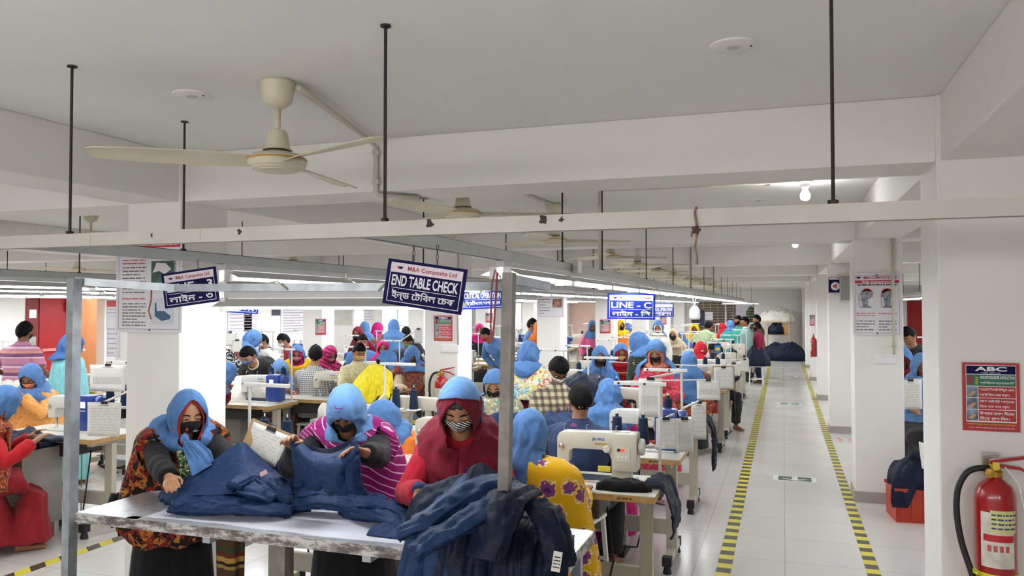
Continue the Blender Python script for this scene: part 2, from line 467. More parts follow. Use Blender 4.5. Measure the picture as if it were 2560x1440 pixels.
def red_tape():
    m, nt, b = nm('tape_red_white'); v = coords(nt, (1, 1, 1), (0, 0, -.6)); sx = nt.nodes.new('ShaderNodeSeparateXYZ'); nt.links.new(v, sx.inputs[0])
    f = math_(nt, 'FRACT', math_(nt, 'MULTIPLY', math_(nt, 'ADD', sx.outputs['X'], 20.), 9.))
    nt.links.new(ramp(nt, f, [(0, lin('#c2252c')), (.5, lin('#e8e2df'))], 'CONSTANT'), b.inputs['Base Color']); b.inputs['Roughness'].default_value = .35; return m
struct('floor_tape', MB().box((.66, 11.55, 0), (1.5, 11.63, .0015)).box((.66, 11.75, 0), (1.5, 11.83, .0015)), red_tape())
M_green = plain('decal_green', '#2e5a45', .3); M_dwhite = plain('decal_white', '#e8e8e6', .3)
first = True
for k, py in enumerate((1197, 1010, 941)):
    c_ = atz(1980 if k == 0 else 1970, py, 0)
    e_ = MB().box((-.215, -.12, 0), (.215, .12, .0015)).build('exit_decal', M_dwhite)
    e_.location = (.105, c_.y, 0)
    tag(e_, ['nearest green and white exit arrow decal stuck on the aisle floor', 'second green and white exit decal along the aisle floor', 'farthest exit decal on the aisle floor, small and pale'][k], 'floor sign', 'exit decals on the aisle')
    MB().box((-.165, -.1, .0015), (.165, .1, .0022)).build('green_field', M_green, e_)
    MB().add([(-.03, .1, .003), (.03, .1, .003), (.03, -.03, .003), (.12, .0, .003), (.12, -.03, .003), (0, -.09, .003), (-.12, -.03, .003), (-.12, .0, .003), (-.03, -.03, .003)], [(0, 8, 2, 1), (2, 4, 3), (2, 5, 4), (2, 8, 5), (8, 6, 5), (8, 7, 6)]).build('arrow', M_dwhite, e_)

# ------------------------------------------------------------------ light rails, fixtures, rods
M_alu = plain('rail_grey', '#a7aaa6', .38, .35, var=.05)
M_alu2 = plain('rail_pale', '#b8b3ab', .5, .1, var=.04)
M_rod = plain('threaded_rod', '#38332c', .6, .5)
M_tube = emis('tube_light', '#f7fbff', TUBE)
M_refl = plain('reflector_white', '#c9c9c6', .35, var=.02)
RZ0, RZ1 = 2.047, 2.095
def channel(mb, a, b, axis):
    """inverted lipped channel profile, 40 mm wide"""
    wv, t = .022, .003
    prof = [(-wv, RZ1), (wv, RZ1), (wv, RZ0), (wv - .012, RZ0), (wv - .012, RZ0 + t), (wv - t, RZ0 + t), (wv - t, RZ1 - t), (-wv + t, RZ1 - t), (-wv + t, RZ0 + t), (-wv + .012, RZ0 + t), (-wv + .012, RZ0), (-wv, RZ0)]
    if axis == 'x': rings = [[(x, p[0], p[1]) for p in prof] for x in (a, b)]
    else: rings = [[(p[0], y, p[1]) for p in prof] for y in (a, b)]
    mb.loft(rings)
nb_ = thing('light_rail', 'long pale metal channel crossing the picture in the foreground under the ceiling', 'rail', (0, 2.28, 0))
mb = MB(); channel(mb, -4.3, 1.5, 'x'); mb.build('channel', M_alu2, nb_)
M_grime = plain('rust_dark', '#3b3330', .8)
for x, r in ((-2.92, .5), (-2.15, .4), (-1.77, .5), (-1.05, 1.), (-.68, .9), (-.62, .5)):   # scraped dark patches
    random.seed(int(x * -100)); pl = []
    for k in range(9):
        a = k / 9 * 2 * math.pi; q = random.uniform(.004, .016) * (r + .3)
        pl.append((x + q * math.cos(a) * .9, RZ1 - .016 + q * math.sin(a)))
    MB().prism(pl, -.0232, -.0221).build('scrape', M_grime, nb_)
for x in (-2.48, -1.98):
    MB().box((x - .045, -.0235, RZ0 + .004), (x + .045, -.022, RZ1 - .002)).build('splice_plate', M_alu2, nb_)
RAILS = {'B': -1.3, 'A': -2.8, 'C': -5.45, 'D': -6.95, 'E': -9.6, 'F': -11.1, 'R': 2.35, 'S': 3.9}
RNAME = {'B': 'over the line beside the aisle', 'A': 'over the second line from the aisle', 'C': 'over the line beside the left aisle', 'D': 'over the second line past the left aisle', 'E': 'over the third line past the left aisle', 'F': 'over the line near the red door', 'R': 'over the line right of the poster column', 'S': 'over the far right line'}
Y0 = {'B': 3.6, 'A': 3.43, 'C': 2.6, 'D': 2.9, 'E': 3.2, 'F': 3.0, 'R': 5.4, 'S': 5.6}
def fixture():
    t = thing('tube_light', 'twin tube light', 'light', (0, 0, 0))
    MB().box((-.025, 0, -.035), (.025, 1.2, 0)).build('housing', M_refl, t, bevel=.004)
    MB().add([(-.025, 0, -.034), (-.105, 0, -.07), (-.105, 1.2, -.07), (-.025, 1.2, -.034), (.025, 0, -.034), (.105, 0, -.07), (.105, 1.2, -.07), (.025, 1.2, -.034),
              (-.025, 0, -.037), (-.105, 0, -.073), (-.105, 1.2, -.073), (-.025, 1.2, -.037), (.025, 0, -.037), (.105, 0, -.073), (.105, 1.2, -.073), (.025, 1.2, -.037)],
             [(0, 1, 2, 3), (8, 11, 10, 9), (0, 8, 9, 1), (1, 9, 10, 2), (2, 10, 11, 3), (4, 7, 6, 5), (12, 13, 14, 15), (4, 5, 13, 12), (5, 6, 14, 13), (6, 7, 15, 14)]).build('reflector', M_refl, t)
    for x in (-.035, .035):
        MB().tube([(x, .03, -.07), (x, 1.17, -.07)], .014, 8).build('tube', M_tube, t, smooth=True)
        for y in (.0, 1.17): MB().box((x - .02, y, -.095), (x + .02, y + .03, -.03)).build('lamp_holder', M_white, t, bevel=.005)
    return t
FX = None; nfx = 0
def rod(x, y, z0=RZ1, z1=CEIL, r=.0055, label=None, nut=True):
    t = MB().tube([(0, 0, z0 - z1), (0, 0, 0)], r, 6)
    t.lathe([(.014, z0 - z1), (.014, z0 - z1 + .012)], 6)
    t.lathe([(.018, -.006), (.018, 0)], 8)
    o = t.build('hanger_rod', M_rod); o.location = (x, y, z1)
    tag(o, label, 'rod', 'rods'); return o
ROD0 = {}
for key, x in RAILS.items():
    t = thing('light_rail', f'long grey metal channel {RNAME[key]}', 'rail', (x, 0, 0))
    y0 = 2.31 if key in 'AB' else Y0[key] - .5
    y1 = 28.4
    if key in 'FS': y1 = 22
    mb = MB(); channel(mb, y0, y1, 'y'); mb.build('channel', M_alu, t)
    MB().box((-.012, y0 + .2, RZ1), (.012, y1 - .2, RZ1 + .004)).build('cable', M_dark, t)
    lg = f'tube lights {RNAME[key]}'
    n = int((y1 - Y0[key]) / 1.22)
    for k in range(n):
        lb = f'white twin tube light hung {RNAME[key]}'
        if FX is None: FX = fixture(); FX.location = (x, Y0[key], RZ0); FX['label'] = lb; FX['group'] = lg
        else: dup(FX, (x, Y0[key] + k * 1.22, RZ0), None, lb, lg)
    if key in 'BA':
        ys = [3.15 if key == 'A' else 4.2] + [5.9 + 2.05 * k for k in range(11)]
    else: ys = [Y0[key] + .3 + 2.05 * k for k in range(12)]
    for k, y in enumerate(ys):
        if y > y1: break
        if any(a - .02 < y < a + .45 for a in ROWS): y += .5
        if key == 'B' and y < 5: y = 4.75
        lab = f'dark threaded rod holding the channel {RNAME[key]}'
        if not ROD0: ROD0['r'] = rod(x, y, label=lab); ROD0['r']['group'] = f'rods {RNAME[key]}'
        else:
            dup(ROD0['r'], (x, y, CEIL), 0, lab, f'rods {RNAME[key]}')
for x, lab in ((-2.56, 'leftmost dark rod holding the foreground channel'), (-1.22, 'middle dark rod holding the foreground channel, right of the near fan'), (.13, 'rightmost dark rod holding the foreground channel')):
    dup(ROD0['r'], (x, 2.28, CEIL), 0, lab)
# sockets on the rails
def rail_socket(x, y, lab, s=1.):
    t = thing('socket_box', lab, 'socket', (x, y, 0))
    MB().box((.0235, -.05, RZ0 - .01), (.065, .05, RZ1 + .02)).build('box', M_white, t, bevel=.006)
    for dz in (0, .045):
        MB().box((-.0, -.054, RZ0 + .005 + dz), (.0, -.05, RZ0 + .03 + dz)).box((.03, -.053, RZ0 + .005 + dz), (.058, -.05, RZ0 + .035 + dz)).build('switch', plain('switch_grey', '#c9c7c2', .4), t)
    return t
rail_socket(-1.3, 4.95, 'white socket box clipped on the rail beside the aisle')
rail_socket(-2.8, 5.75, 'small white socket box on the second rail from the aisle')
rail_socket(-5.45, 4.05, 'white socket box on the rail at the left edge near the striped shirt man')
# ------------------------------------------------------------------ ceiling fans, covers, conduits, bulbs
M_cream = plain('fan_cream', '#cfc6ae', .35, var=.04)
M_creamd = plain('fan_band', '#b98f45', .4)
def make_fan(ang=0.):
    t = thing('ceiling_fan', 'cream ceiling fan', 'fan')
    MB().lathe([(.062, 0), (.07, -.01), (.064, -.05), (.058, -.085), (.045, -.1), (.02, -.115)], 24).build('canopy', M_cream, t, smooth=True, angle=.7)
    MB().tube([(0, 0, -.1), (0, 0, -.25)], .012, 10).build('downrod', M_cream, t, smooth=True)
    MB().lathe([(.018, -.2), (.035, -.205), (.042, -.22), (.05, -.27), (.06, -.285), (.055, -.286), (.03, -.27)], 24).build('motor_cover', M_cream, t, smooth=True, angle=.7)
    mt_ = MB().lathe([(.03, -.282), (.06, -.295), (.1, -.305), (.115, -.318), (.118, -.335), (.112, -.352), (.1, -.36), (.098, -.364), (.085, -.366), (.083, -.37), (.06, -.373), (.0005, -.374)], 36).build('motor', M_cream, t, smooth=True, angle=.5)
    MB().lathe([(.1165, -.321), (.1192, -.323), (.1192, -.327), (.1165, -.329)], 36).build('motor_band', M_creamd, mt_, smooth=True)
    MB().lathe([(.028, -.29), (.028, -.262)], 12).build('motor_neck', M_dark, t)
    for k in range(3):
        a = ang + k * 2 * math.pi / 3
        Mx = Matrix.Rotation(a, 4, 'Z')
        rings = []
        for r_, wd, tw in ((.1, .045, .35), (.16, .05, .32), (.2, .062, .28), (.35, .068, .24), (.55, .066, .2), (.66, .06, .17), (.69, .045, .16), (.7, .02, .16)):
            ring = []
            for s in (-1, -.5, 0, .5, 1):
                ring.append((r_, s * wd, -.33 + s * wd * math.sin(tw) + .008 * (1 - s * s)))
            for s in (1, .5, 0, -.5, -1):
                ring.append((r_, s * wd, -.3335 + s * wd * math.sin(tw) + .008 * (1 - s * s)))
            rings.append(ring)
        MB().loft(rings).xform(Mx).build('blade', M_cream, t, smooth=True, angle=.5)
    return t
p = at(693, 430, 3.2)
F1 = make_fan(0)
F1.location = (p.x, p.y, CEIL); 
# blade directions seen in the photo: tips at (270,370) and (960,340)
def blade_angle(tx, ty, c_, z):
    q = atz(tx, ty, z); return math.atan2(q.y - c_.y, q.x - c_.x)
F1['label'] = 'large cream ceiling fan nearest the camera with three still blades'; F1['group'] = 'ceiling fans'
F1.rotation_euler[2] = blade_angle(958, 342, p, 2.41)
print('FANANG', [math.degrees(blade_angle(*q, p, 2.4)) for q in ((270, 370), (958, 342), (860, 442))])
FANX = p.x
fans = [F1]
for k, (y, lab) in enumerate([(4.62, 'second ceiling fan from the camera, partly behind the foreground channel'), (6.72, 'third ceiling fan in the row left of the aisle'), (9.15, 'fourth ceiling fan in the row left of the aisle')] + [(11.0 + 1.9 * j, 'far cream ceiling fan in the row left of the aisle') for j in range(9)]):
    if any(a - .1 < y < a + .5 for a in ROWS): y += .55
    fans.append(dup(F1, (FANX + .02, y, CEIL), random.uniform(0, 2.), lab, 'ceiling fans'))
fans[1].rotation_euler[2] = math.radians(20); fans[2].rotation_euler[2] = math.radians(28); fans[3].rotation_euler[2] = math.radians(30)
for x in (-6.25, -8.75, -10.6):
    for j, y in enumerate((3.2, 6.3, 9.6, 13.9, 18.2, 22.4)):
        if x < -10 and j < 2: continue
        q = -1 if x > -7 else 0
        dup(F1, (x, y + .5 * q + .0, CEIL), random.uniform(0, 2.), {-6.25: 'cream ceiling fan above the lines left of the left aisle', -8.75: 'cream ceiling fan farther left over the sewing floor', -10.6: 'cream ceiling fan nearest the left wall'}[x], 'ceiling fans left of the columns')
for y in (9.6, 11.2, 14.0, 18.0):
    dup(F1, (3.1, y, CEIL), random.uniform(0, 2.), 'ceiling fan seen in the gap right of the poster column', 'ceiling fans right of the aisle')
# round covers
for k, (px, py, lab) in enumerate([(480, 236, 'round white ceiling cover plate left of the near fan'), (1833, 112, 'large round white ceiling plate at upper right'), (1895, 499, 'round white ceiling plate left of the lit bulb'), (1278, 524, 'round white ceiling plate above the third fan')]):
    q = atz(px, py, CEIL)
    t = thing('ceiling_plate', lab, 'ceiling plate', (q.x, q.y, CEIL), 0, 'round ceiling plates')
    MB().lathe([(.082, 0), (.08, -.006), (.072, -.009), (.0005, -.0095)], 32).build('disc', M_wall, t, smooth=True, angle=.6)
    MB().lathe([(.024, -.0095), (.022, -.012), (.0005, -.0125)], 20).build('boss', plain('plate_boss', '#bdbbb6', .5), t, smooth=True, angle=.6)
    MB().lathe([(.004, -.009), (.004, -.012)], 8, (.06, 0, 0)).build('screw', M_dark, t)
# bulb with holder
bp = Vector((.16, 6.1, CEIL))
def bulb(loc, lab):
    t = thing('ceiling_bulb', lab, 'lamp', loc)
    MB().lathe([(.055, 0), (.055, -.014), (.045, -.022), (.03, -.026), (.028, -.05), (.02, -.056), (.019, -.064)], 24).build('holder', M_white, t, smooth=True, angle=.6)
    MB().lathe([(.016, -.062), (.02, -.075), (.034, -.1), (.036, -.115), (.03, -.136), (.014, -.147), (.0005, -.149)], 20).build('bulb', emis('bulb_glow', '#ffffff', BULB), t, smooth=True)
    return t
bulb(bp, 'lit white bulb in a ceiling holder above the aisle, nearest one')
bulb(atz(1988, 606, CEIL - .08).xy.to_3d() + Vector((0, 0, CEIL)), 'small lit bulb above the aisle farther away')
q = at(188, 648, 11.5); bulb((q.x, q.y, CEIL), 'small lit bulb above the left wall door area')
M_pvc = plain('conduit_cream', '#c6c0b2', .45, var=.04)
def conduit(pts, lab, r=.012, clips=()):
    t = thing('conduit', lab, 'pipe', pts[0])
    o = Vector(pts[0])
    MB().tube([Vector(p_) - o for p_ in pts], r, 10).build('pipe', M_pvc, t, smooth=True)
    for c_ in clips:
        c_ = Vector(c_) - o; MB().cbox(c_, (.04, .03, .03)).build('clip', M_pvc, t, bevel=.004)
    return t
conduit([(bp.x - .05, bp.y, CEIL - .012), (-1.32, 6.0, CEIL - .012), (-1.34, 6.0, CEIL - .03), (-1.34, 6.0, RZ1)], 'cream conduit from the lit bulb along the ceiling and down to the rail', .013, [(-.1, 6.09, CEIL - .012), (-1.34, 6.0, 2.6)])
f1 = Vector((FANX, p.y, 0))
a0 = Vector((FANX + .085, p.y + .02, CEIL - .03)); b0 = Vector(aty(935, 345, 3.78)); b0.z = CEIL - .03; 
conduit([a0, (b0.x, 3.74, CEIL - .03), (b0.x, 3.8, CEIL - .05), (b0.x, 3.802, BEAM + .0), (b0.x + .01, 3.806, BEAM - .018), (b0.x + .16, 4.0, BEAM - .018)], 'cream conduit from the near fan across the ceiling and down the first beam', .014, [(b0.x, 3.805, 2.66), (b0.x, 3.805, 2.5)])
f2 = fans[2].location
conduit([(f2.x, f2.y - .02, CEIL - .012), (-2.05, 4.6, CEIL - .012)], 'cream conduit along the ceiling from the third fan', .013, [(-2.03, 5.0, CEIL - .012)])
for k, x in enumerate((-1.34, -2.84)):
    for y in (12.1, 16.35):
        conduit([(x, y + .17, CEIL - .01), (x, y + .17, RZ1)], f'thin cream conduit dropping to the {"aisle" if k == 0 else "second"} rail beside the {"nearer" if y < 13 else "farther"} far beam', .011)
# knotted rope on the foreground channel
t = thing('rope', 'frayed brown rope knotted round the foreground channel', 'rope', (0, 0, 0))
rp = at(1747, 560, 2.28); x0, y0 = rp.x, 2.255
M_rope = plain('jute', '#8a7566', .9, var=.2, vs=60)
MB().tube([(x0, y0 + .003, RZ1 + .004), (x0 - .004, y0 - .002, RZ1 - .01), (x0 + .002, y0 - .002, RZ0)], .0035, 6).tube([(x0, y0 + .0, RZ1 + .004), (x0, y0 + .05, RZ1 + .004), (x0, y0 + .05, RZ0 - .004), (x0, y0, RZ0 - .004)], .0035, 6).build('loop', M_rope, t, smooth=True)
MB().tube([(x0 + .002, y0, RZ0 - .002), (x0 + .001, y0, RZ0 - .03), (x0 - .004, y0, RZ0 - .06), (x0 + .002, y0, RZ0 - .085), (x0 + .001, y0, RZ0 - .108)], [.007, .0035, .003, .003, .004], 6).tube([(x0, y0, RZ0 - .002), (x0 - .012, y0, RZ0 - .018), (x0 - .014, y0, RZ0 - .03)], [.005, .003, .004], 6).build('tail', M_rope, t, smooth=True)
kb = MB()
for a in range(5): kb.tube([(x0, y0, RZ0 - .012), (x0 + .012 * math.cos(a * 1.3), y0 - .006, RZ0 - .012 + .012 * math.sin(a * 1.3))], [.008, .003], 6)
kb.build('knot', plain('jute_dark', '#4a3b35', .9), t, smooth=True)
# ------------------------------------------------------------------ sewing stations
M_mach = plain('machine_cream', '#c2bdae', .3, var=.03, coat=.2)
M_mach2 = plain('machine_white', '#cdccc6', .3, var=.02, coat=.2)
M_panel = plain('panel_grey', '#c8c5ba', .4)
M_blue = plain('machine_blue', '#1d3a86', .35, var=.05, coat=.2)
M_lcd = emis('lcd_glow', '#bfe6ff', .9)
M_led = emis('led_red', '#ff2a1a', 1.5)
M_jblue = plain('logo_blue', '#1a5fa8', .4)
M_gold = plain('brass_label', '#b89a4a', .4, .3)
M_yel = plain('label_yellow', '#d8c23a', .5)
M_chrome = plain('chrome', '#d4d4d2', .18, 1.)
M_frame = plain('stand_cream', '#bab5a6', .4, var=.04)
M_tabtop = plain('table_laminate', '#c6c2b6', .35, var=.03)
M_tabblue = plain('table_laminate_tan', '#cdbf9a', .4, var=.05)
M_wood = plain('table_edge_wood', '#b58f57', .5, var=.12, vs=30)
M_ink = plain('ink_black', '#1e1c1a', .6)
M_motor = plain('motor_dark', '#3c3c3b', .5, .2)
M_paper = plain('paper', '#d2d0c9', .7, var=.01)
M_ply = plain('hardboard', '#a98a63', .7, var=.08)
M_spool = fabric('thread_navy', '#1b2a45', .3, 60., (1, 1, 6))
M_spoolw = fabric('thread_white', '#dcd9d0', .3, 60., (1, 1, 6))

def machine(blue=False, name='sewing_machine'):
    t = thing(name, 'sewing machine', 'sewing machine')
    mm = M_mach2 if blue else M_mach
    MB().box((-.25, -.09, 0), (.24, .09, .012)).build('bed', M_chrome if not blue else mm, t, bevel=.004)
    out = [(-.235, .1), (-.16, .1), (-.155, .172), (-.13, .186), (.04, .186), (.085, .168), (.1, .13), (.1, .012), (.215, .012), (.215, .288), (.2, .297), (-.19, .287), (-.222, .276), (-.235, .25)]
    b_ = MB().prism(out, -.048, .048, 'y').build('arm', mm, t, bevel=.011, smooth=True, angle=.6)
    text('JUKI', .075, .02, M_jblue, b_, (.02, -.0485, .248), off=.03)
    MB().box((.0, -.0495, .218), (.075, -.0478, .228)).build('name_plate', M_gold, b_)
    MB().lathe([(.022, 0), (.022, .014), (.017, .018), (.0005, .018)], 20).xform(Matrix.Translation((.075, -.048, .195)) @ Matrix.Rotation(math.pi / 2, 4, 'X')).build('stitch_dial', M_panel, t, smooth=True, angle=.6)
    MB().tube([(-.19, 0, .1), (-.19, 0, .015)], .005, 8).build('needle_bar', M_chrome, t, smooth=True)
    MB().box((-.205, -.012, .012), (-.175, .02, .018)).tube([(-.175, .0, .018), (-.175, 0, .11)], .004, 6).build('presser_foot', M_chrome, t)
    MB().lathe([(.012, 0), (.012, .01), (.016, .011), (.016, .016), (.006, .018), (.005, .03)], 14).xform(Matrix.Translation((-.2, -.048, .2)) @ Matrix.Rotation(math.pi / 2, 4, 'X')).build('tension_dial', M_chrome, t, smooth=True, angle=.6)
    for x in (-.2, -.06, .12):
        MB().tube([(x, 0, .285), (x, 0, .325), (x + .012, 0, .328)], .0025, 6).build('thread_pin', M_chrome, t)
    if blue:
        bx = MB().prism([(.1, .06), (.1, .285), (.13, .305), (.25, .3), (.262, .27), (.262, .012), (.13, .012)], -.068, .068, 'y').build('motor_housing', M_blue, t, bevel=.012, smooth=True, angle=.6)
        MB().lathe([(.05, 0), (.055, .01), (.055, .05), (.045, .06), (.0005, .06)], 24).xform(Matrix.Translation((.262, 0, .24)) @ Matrix.Rotation(math.pi / 2, 4, 'Y')).build('handwheel', M_blue, t, smooth=True, angle=.6)
        MB().box((.15, -.0695, .2), (.2, -.0675, .25)).build('display', M_lcd, bx)
        for k in range(3): MB().lathe([(.006, 0), (.005, .004), (.0005, .004)], 10).xform(Matrix.Translation((.155 + .02 * k, -.068, .175)) @ Matrix.Rotation(math.pi / 2, 4, 'X')).build('button', M_white, bx)
    else:
        bx = MB().box((.115, -.066, .07), (.255, .066, .292)).build('control_box', mm, t, bevel=.012, smooth=True, angle=.6)
        MB().box((.13, -.068, .13), (.215, -.065, .215)).build('control_panel', M_panel, bx)
        MB().box((.16, -.0695, .188), (.185, -.0675, .203)).build('digits', M_led, bx)
        MB().box((.14, -.0695, .188), (.158, -.0675, .203)).build('display', M_ink, bx)
        for k in range(3): MB().box((.14 + .023 * k, -.0695, .15), (.152 + .023 * k, -.0675, .162)).build('button', M_white, bx)
        MB().lathe([(.03, 0), (.048, .004), (.05, .012), (.05, .026), (.045, .034), (.02, .036), (.0005, .036)], 28).xform(Matrix.Translation((.255, 0, .21)) @ Matrix.Rotation(math.pi / 2, 4, 'Y')).build('handwheel', M_panel, t, smooth=True, angle=.6)
        MB().box((.02, -.0495, .06), (.095, -.03, .09)).build('warning_label', M_yel, t)
    return t
def sewing_table(L=1.06, D=.54, z=.78, name='sewing_table', rule=True):
    t = thing(name, 'sewing table', 'sewing table')
    tp = MB().box((-L / 2, 0, z - .004), (L / 2, D, z)).build('table_top', M_tabtop, t)
    eb = MB().box((-L / 2, 0, z - .04), (L / 2, D, z - .004)).build('edge_band', M_wood, t, bevel=.003)
    text('JUKI', .085, .014, M_ink, eb, (L / 2 - .17, -.0012, z - .022), off=.03)
    if rule:
        r_ = MB()
        for k in range(40): r_.box((-.1 + k * .01, -.0012, z - .012 - (.008 if k % 5 == 0 else .004)), (-.0985 + k * .01, -.0002, z - .008))
        r_.build('ruler_marks', M_ink, eb)
    for sx in (-1, 1):
        x = sx * (L / 2 - .09)
        lg = MB().bar((x, D / 2, .06), (x, D / 2, z - .07), .075, .05).build('leg', M_frame, t, bevel=.004)
        MB().bar((x, .06, z - .055), (x, D - .04, z - .055), .05, .03).build('top_bracket', M_frame, lg)
        MB().bar((x, D / 2, .5), (x, D / 2, z - .07), .06, .036).build('inner_post', M_frame, lg)
        MB().bar((x, .0, .085), (x, D, .085), .055, .055).build('foot_bar', M_frame, lg, bevel=.004)
        for y in (.02, D - .02):
            MB().cbox((x, y, .085), (.064, .06, .064)).lathe([(.02, .053), (.03, .01), (.03, 0.002)], 12, (x, y, 0)).build('rubber_foot', M_dark, lg, bevel=.003)
    MB().box((-L / 2 + .1, D / 2 - .02, .2), (L / 2 - .1, D / 2 + .02, .31)).build('cross_panel', M_frame, t, bevel=.006)
    MB().box((-.24, .08, z - .17), (.2, D - .12, z - .04)).build('oil_pan', M_motor, t, bevel=.01)
    MB().prism([(-.02, .05), (.2, .05), (.2, .075), (-.02, .1)], -.15, .13, 'x').xform(Matrix.Translation((0, .12, 0))).build('pedal', M_dark, t)
    MB().tube([(.1, .3, .08), (.1, .3, z - .16)], .005, 6).build('pedal_rod', M_chrome, t)
    MB().tube([(.2, .3, z - .15), (.26, .2, .35), (.2, .22, .1), (.05, .35, .05), (-.2, .4, .03)], .006, 6).build('power_cord', M_dark, t, smooth=True)
    MB().box((-L / 2 + .12, .04, z - .11), (-L / 2 + .3, .3, z - .04)).build('drawer', M_frame, t, bevel=.004)
    return t
def stand(name='thread_stand'):
    """origin on the table top; pole with a cross arm on top and two cone plates"""
    t = thing(name, 'thread stand', 'thread stand')
    MB().tube([(0, 0, 0), (0, 0, .58)], .009, 8).lathe([(.025, 0), (.022, .012), (.01, .014)], 12).build('pole', M_mach2, t, smooth=True, angle=.6)
    ar = MB().bar((-.28, 0, .57), (.04, 0, .57), .022, .022).build('top_arm', M_mach2, t, bevel=.003)
    for x in (-.25, -.09): MB().lathe([(.008, -.001), (.008, .001)], 8).xform(Matrix.Translation((x, -.012, .57)) @ Matrix.Rotation(math.pi / 2, 4, 'X')).build('thread_hole', M_dark, ar)
    MB().bar((-.28, -.015, .19), (.03, 0, .19), .018, .018).build('spool_arm', M_mach2, t, bevel=.003)
    for x in (-.26, -.1):
        d_ = MB().lathe([(.062, .2), (.064, .204), (.02, .208), (.006, .21), (.004, .4), (.0005, .402)], 20, (x, -.01, 0)).build('spool_pin', M_white, t, smooth=True, angle=.6)
    return t
def cone(white=False):
    o = MB().lathe([(.036, 0), (.037, .004), (.028, .15), (.03, .152), (.024, .156), (.01, .157), (.01, .175)], 18).build('thread_cone', M_spoolw if white else M_spool, smooth=True, angle=.6)
    return tag(o, 'thread cone', 'thread cone')
def chair():
    t = thing('work_chair', 'chair', 'chair')
    MB().box((-.19, -.17, .42), (.19, .17, .445)).build('seat', M_white, t, bevel=.01)
    for sx in (-1, 1):
        MB().tube([(sx * .2, -.2, 0), (sx * .18, -.16, .25), (sx * .175, -.15, .41), (sx * .17, -.13, .43)], .012, 8).build('leg', M_white, t, smooth=True)
        MB().tube([(sx * .2, .2, 0), (sx * .18, .15, .41), (sx * .17, .13, .43)], .012, 8).build('leg', M_white, t, smooth=True)
        MB().tube([(sx * .17, -.15, .43), (sx * .17, -.2, .62), (sx * .15, -.22, .72)], .011, 8).build('back_post', M_white, t, smooth=True)
    MB().loft([[(x, -.215 - .04 * (1 - (x / .17) ** 2) - q, z) for x, q in ((-.17, 0), (-.1, 0), (0, 0), (.1, 0), (.17, 0), (.17, .014), (.1, .014), (0, .014), (-.1, .014), (-.17, .014))] for z in (.56, .58, .78, .8)]).build('backrest', M_white, t, smooth=True, angle=.7)
    MB().tube([(-.19, -.17, .2), (.19, -.17, .2)], .009, 8).build('stretcher', M_white, t)
    return t
def stool(m=None):
    t = thing('work_stool', 'stool', 'stool')
    MB().box((-.16, -.14, .42), (.16, .14, .445)).build('seat', m or M_white, t, bevel=.008)
    for sx in (-1, 1):
        for sy in (-1, 1): MB().bar((sx * .16, sy * .14, 0), (sx * .135, sy * .115, .42), .026, .026).build('leg', m or M_white, t)
    for sy in (-1, 1): MB().bar((-.15, sy * .13, .14), (.15, sy * .13, .14), .02, .02).build('stretcher', m or M_white, t)
    return t
def sheet(w_, h_, lines=9, grid=0, curl=.012, name='paper_sheet', board=False, clip=True, seed=0):
    """hanging sheet, top edge centre at origin, facing -Y"""
    t = thing(name, 'paper', 'paper')
    rnd = random.Random(seed)
    cx, cy = rnd.uniform(-1, 1), rnd.uniform(.3, 1)
    def P(u, v, q=0.): return (u * w_ / 2, -curl * (cx * u * v + cy * v * v) - q, -v * h_)
    n = 6
    g = MB(); vs = [P(-1 + 2 * i / n, j / n) for j in range(n + 1) for i in range(n + 1)]
    vb = [(x, y + .001, z) for x, y, z in vs]; K = len(vs)
    fs = []
    for j in range(n):
        for i in range(n):
            a = j * (n + 1) + i; fs += [(a, a + 1, a + n + 2, a + n + 1), (K + a, K + a + n + 1, K + a + n + 2, K + a + 1)]
    for i in range(n):
        fs += [(i, K + i, K + i + 1, i + 1), (n * (n + 1) + i, n * (n + 1) + i + 1, K + n * (n + 1) + i + 1, K + n * (n + 1) + i)]
        a = i * (n + 1); fs += [(a, a + n + 1, K + a + n + 1, K + a)]
        a += n; fs += [(a, K + a, K + a + n + 1, a + n + 1)]
    g.add(vs + vb, fs).build('page', M_paper, t, smooth=True)
    if lines:
        L_ = MB()
        def seg(u0, u1, v, th):
            L_.add([P(u0, v, .0012), P(u1, v, .0012), P(u1, v + th, .0012), P(u0, v + th, .0012)], [(0, 3, 2, 1)])
        seg(-.3, .3, .09, .02)
        for k in range(lines):
            v = .18 + .72 * k / lines; u = -.8
            while u < .7:
                w2 = rnd.uniform(.1, .45); seg(u, min(.8, u + w2), v, .008 if not grid else .004); u += w2 + rnd.uniform(.04, .25)
        for k in range(grid):
            u = -.8 + 1.6 * k / grid
            L_.add([P(u, .45, .0012), P(u + .02, .45, .0012), P(u + .02, .72, .0012), P(u, .72, .0012)], [(0, 3, 2, 1)])
        o = L_.build('print', plain('ink_grey', '#8d8b88', .7), t)
    if board: MB().box((-w_ / 2 - .012, .003, -h_ - .012), (w_ / 2 + .012, .007, .012)).build('hardboard', M_ply, t)
    if clip: MB().box((-.025, -.004, -.012), (.025, .01, .008)).tube([(-.015, 0, .006), (-.02, .0, .022), (.02, 0, .022), (.015, 0, .006)], .002, 6).build('clip', M_dark, t)
    return t

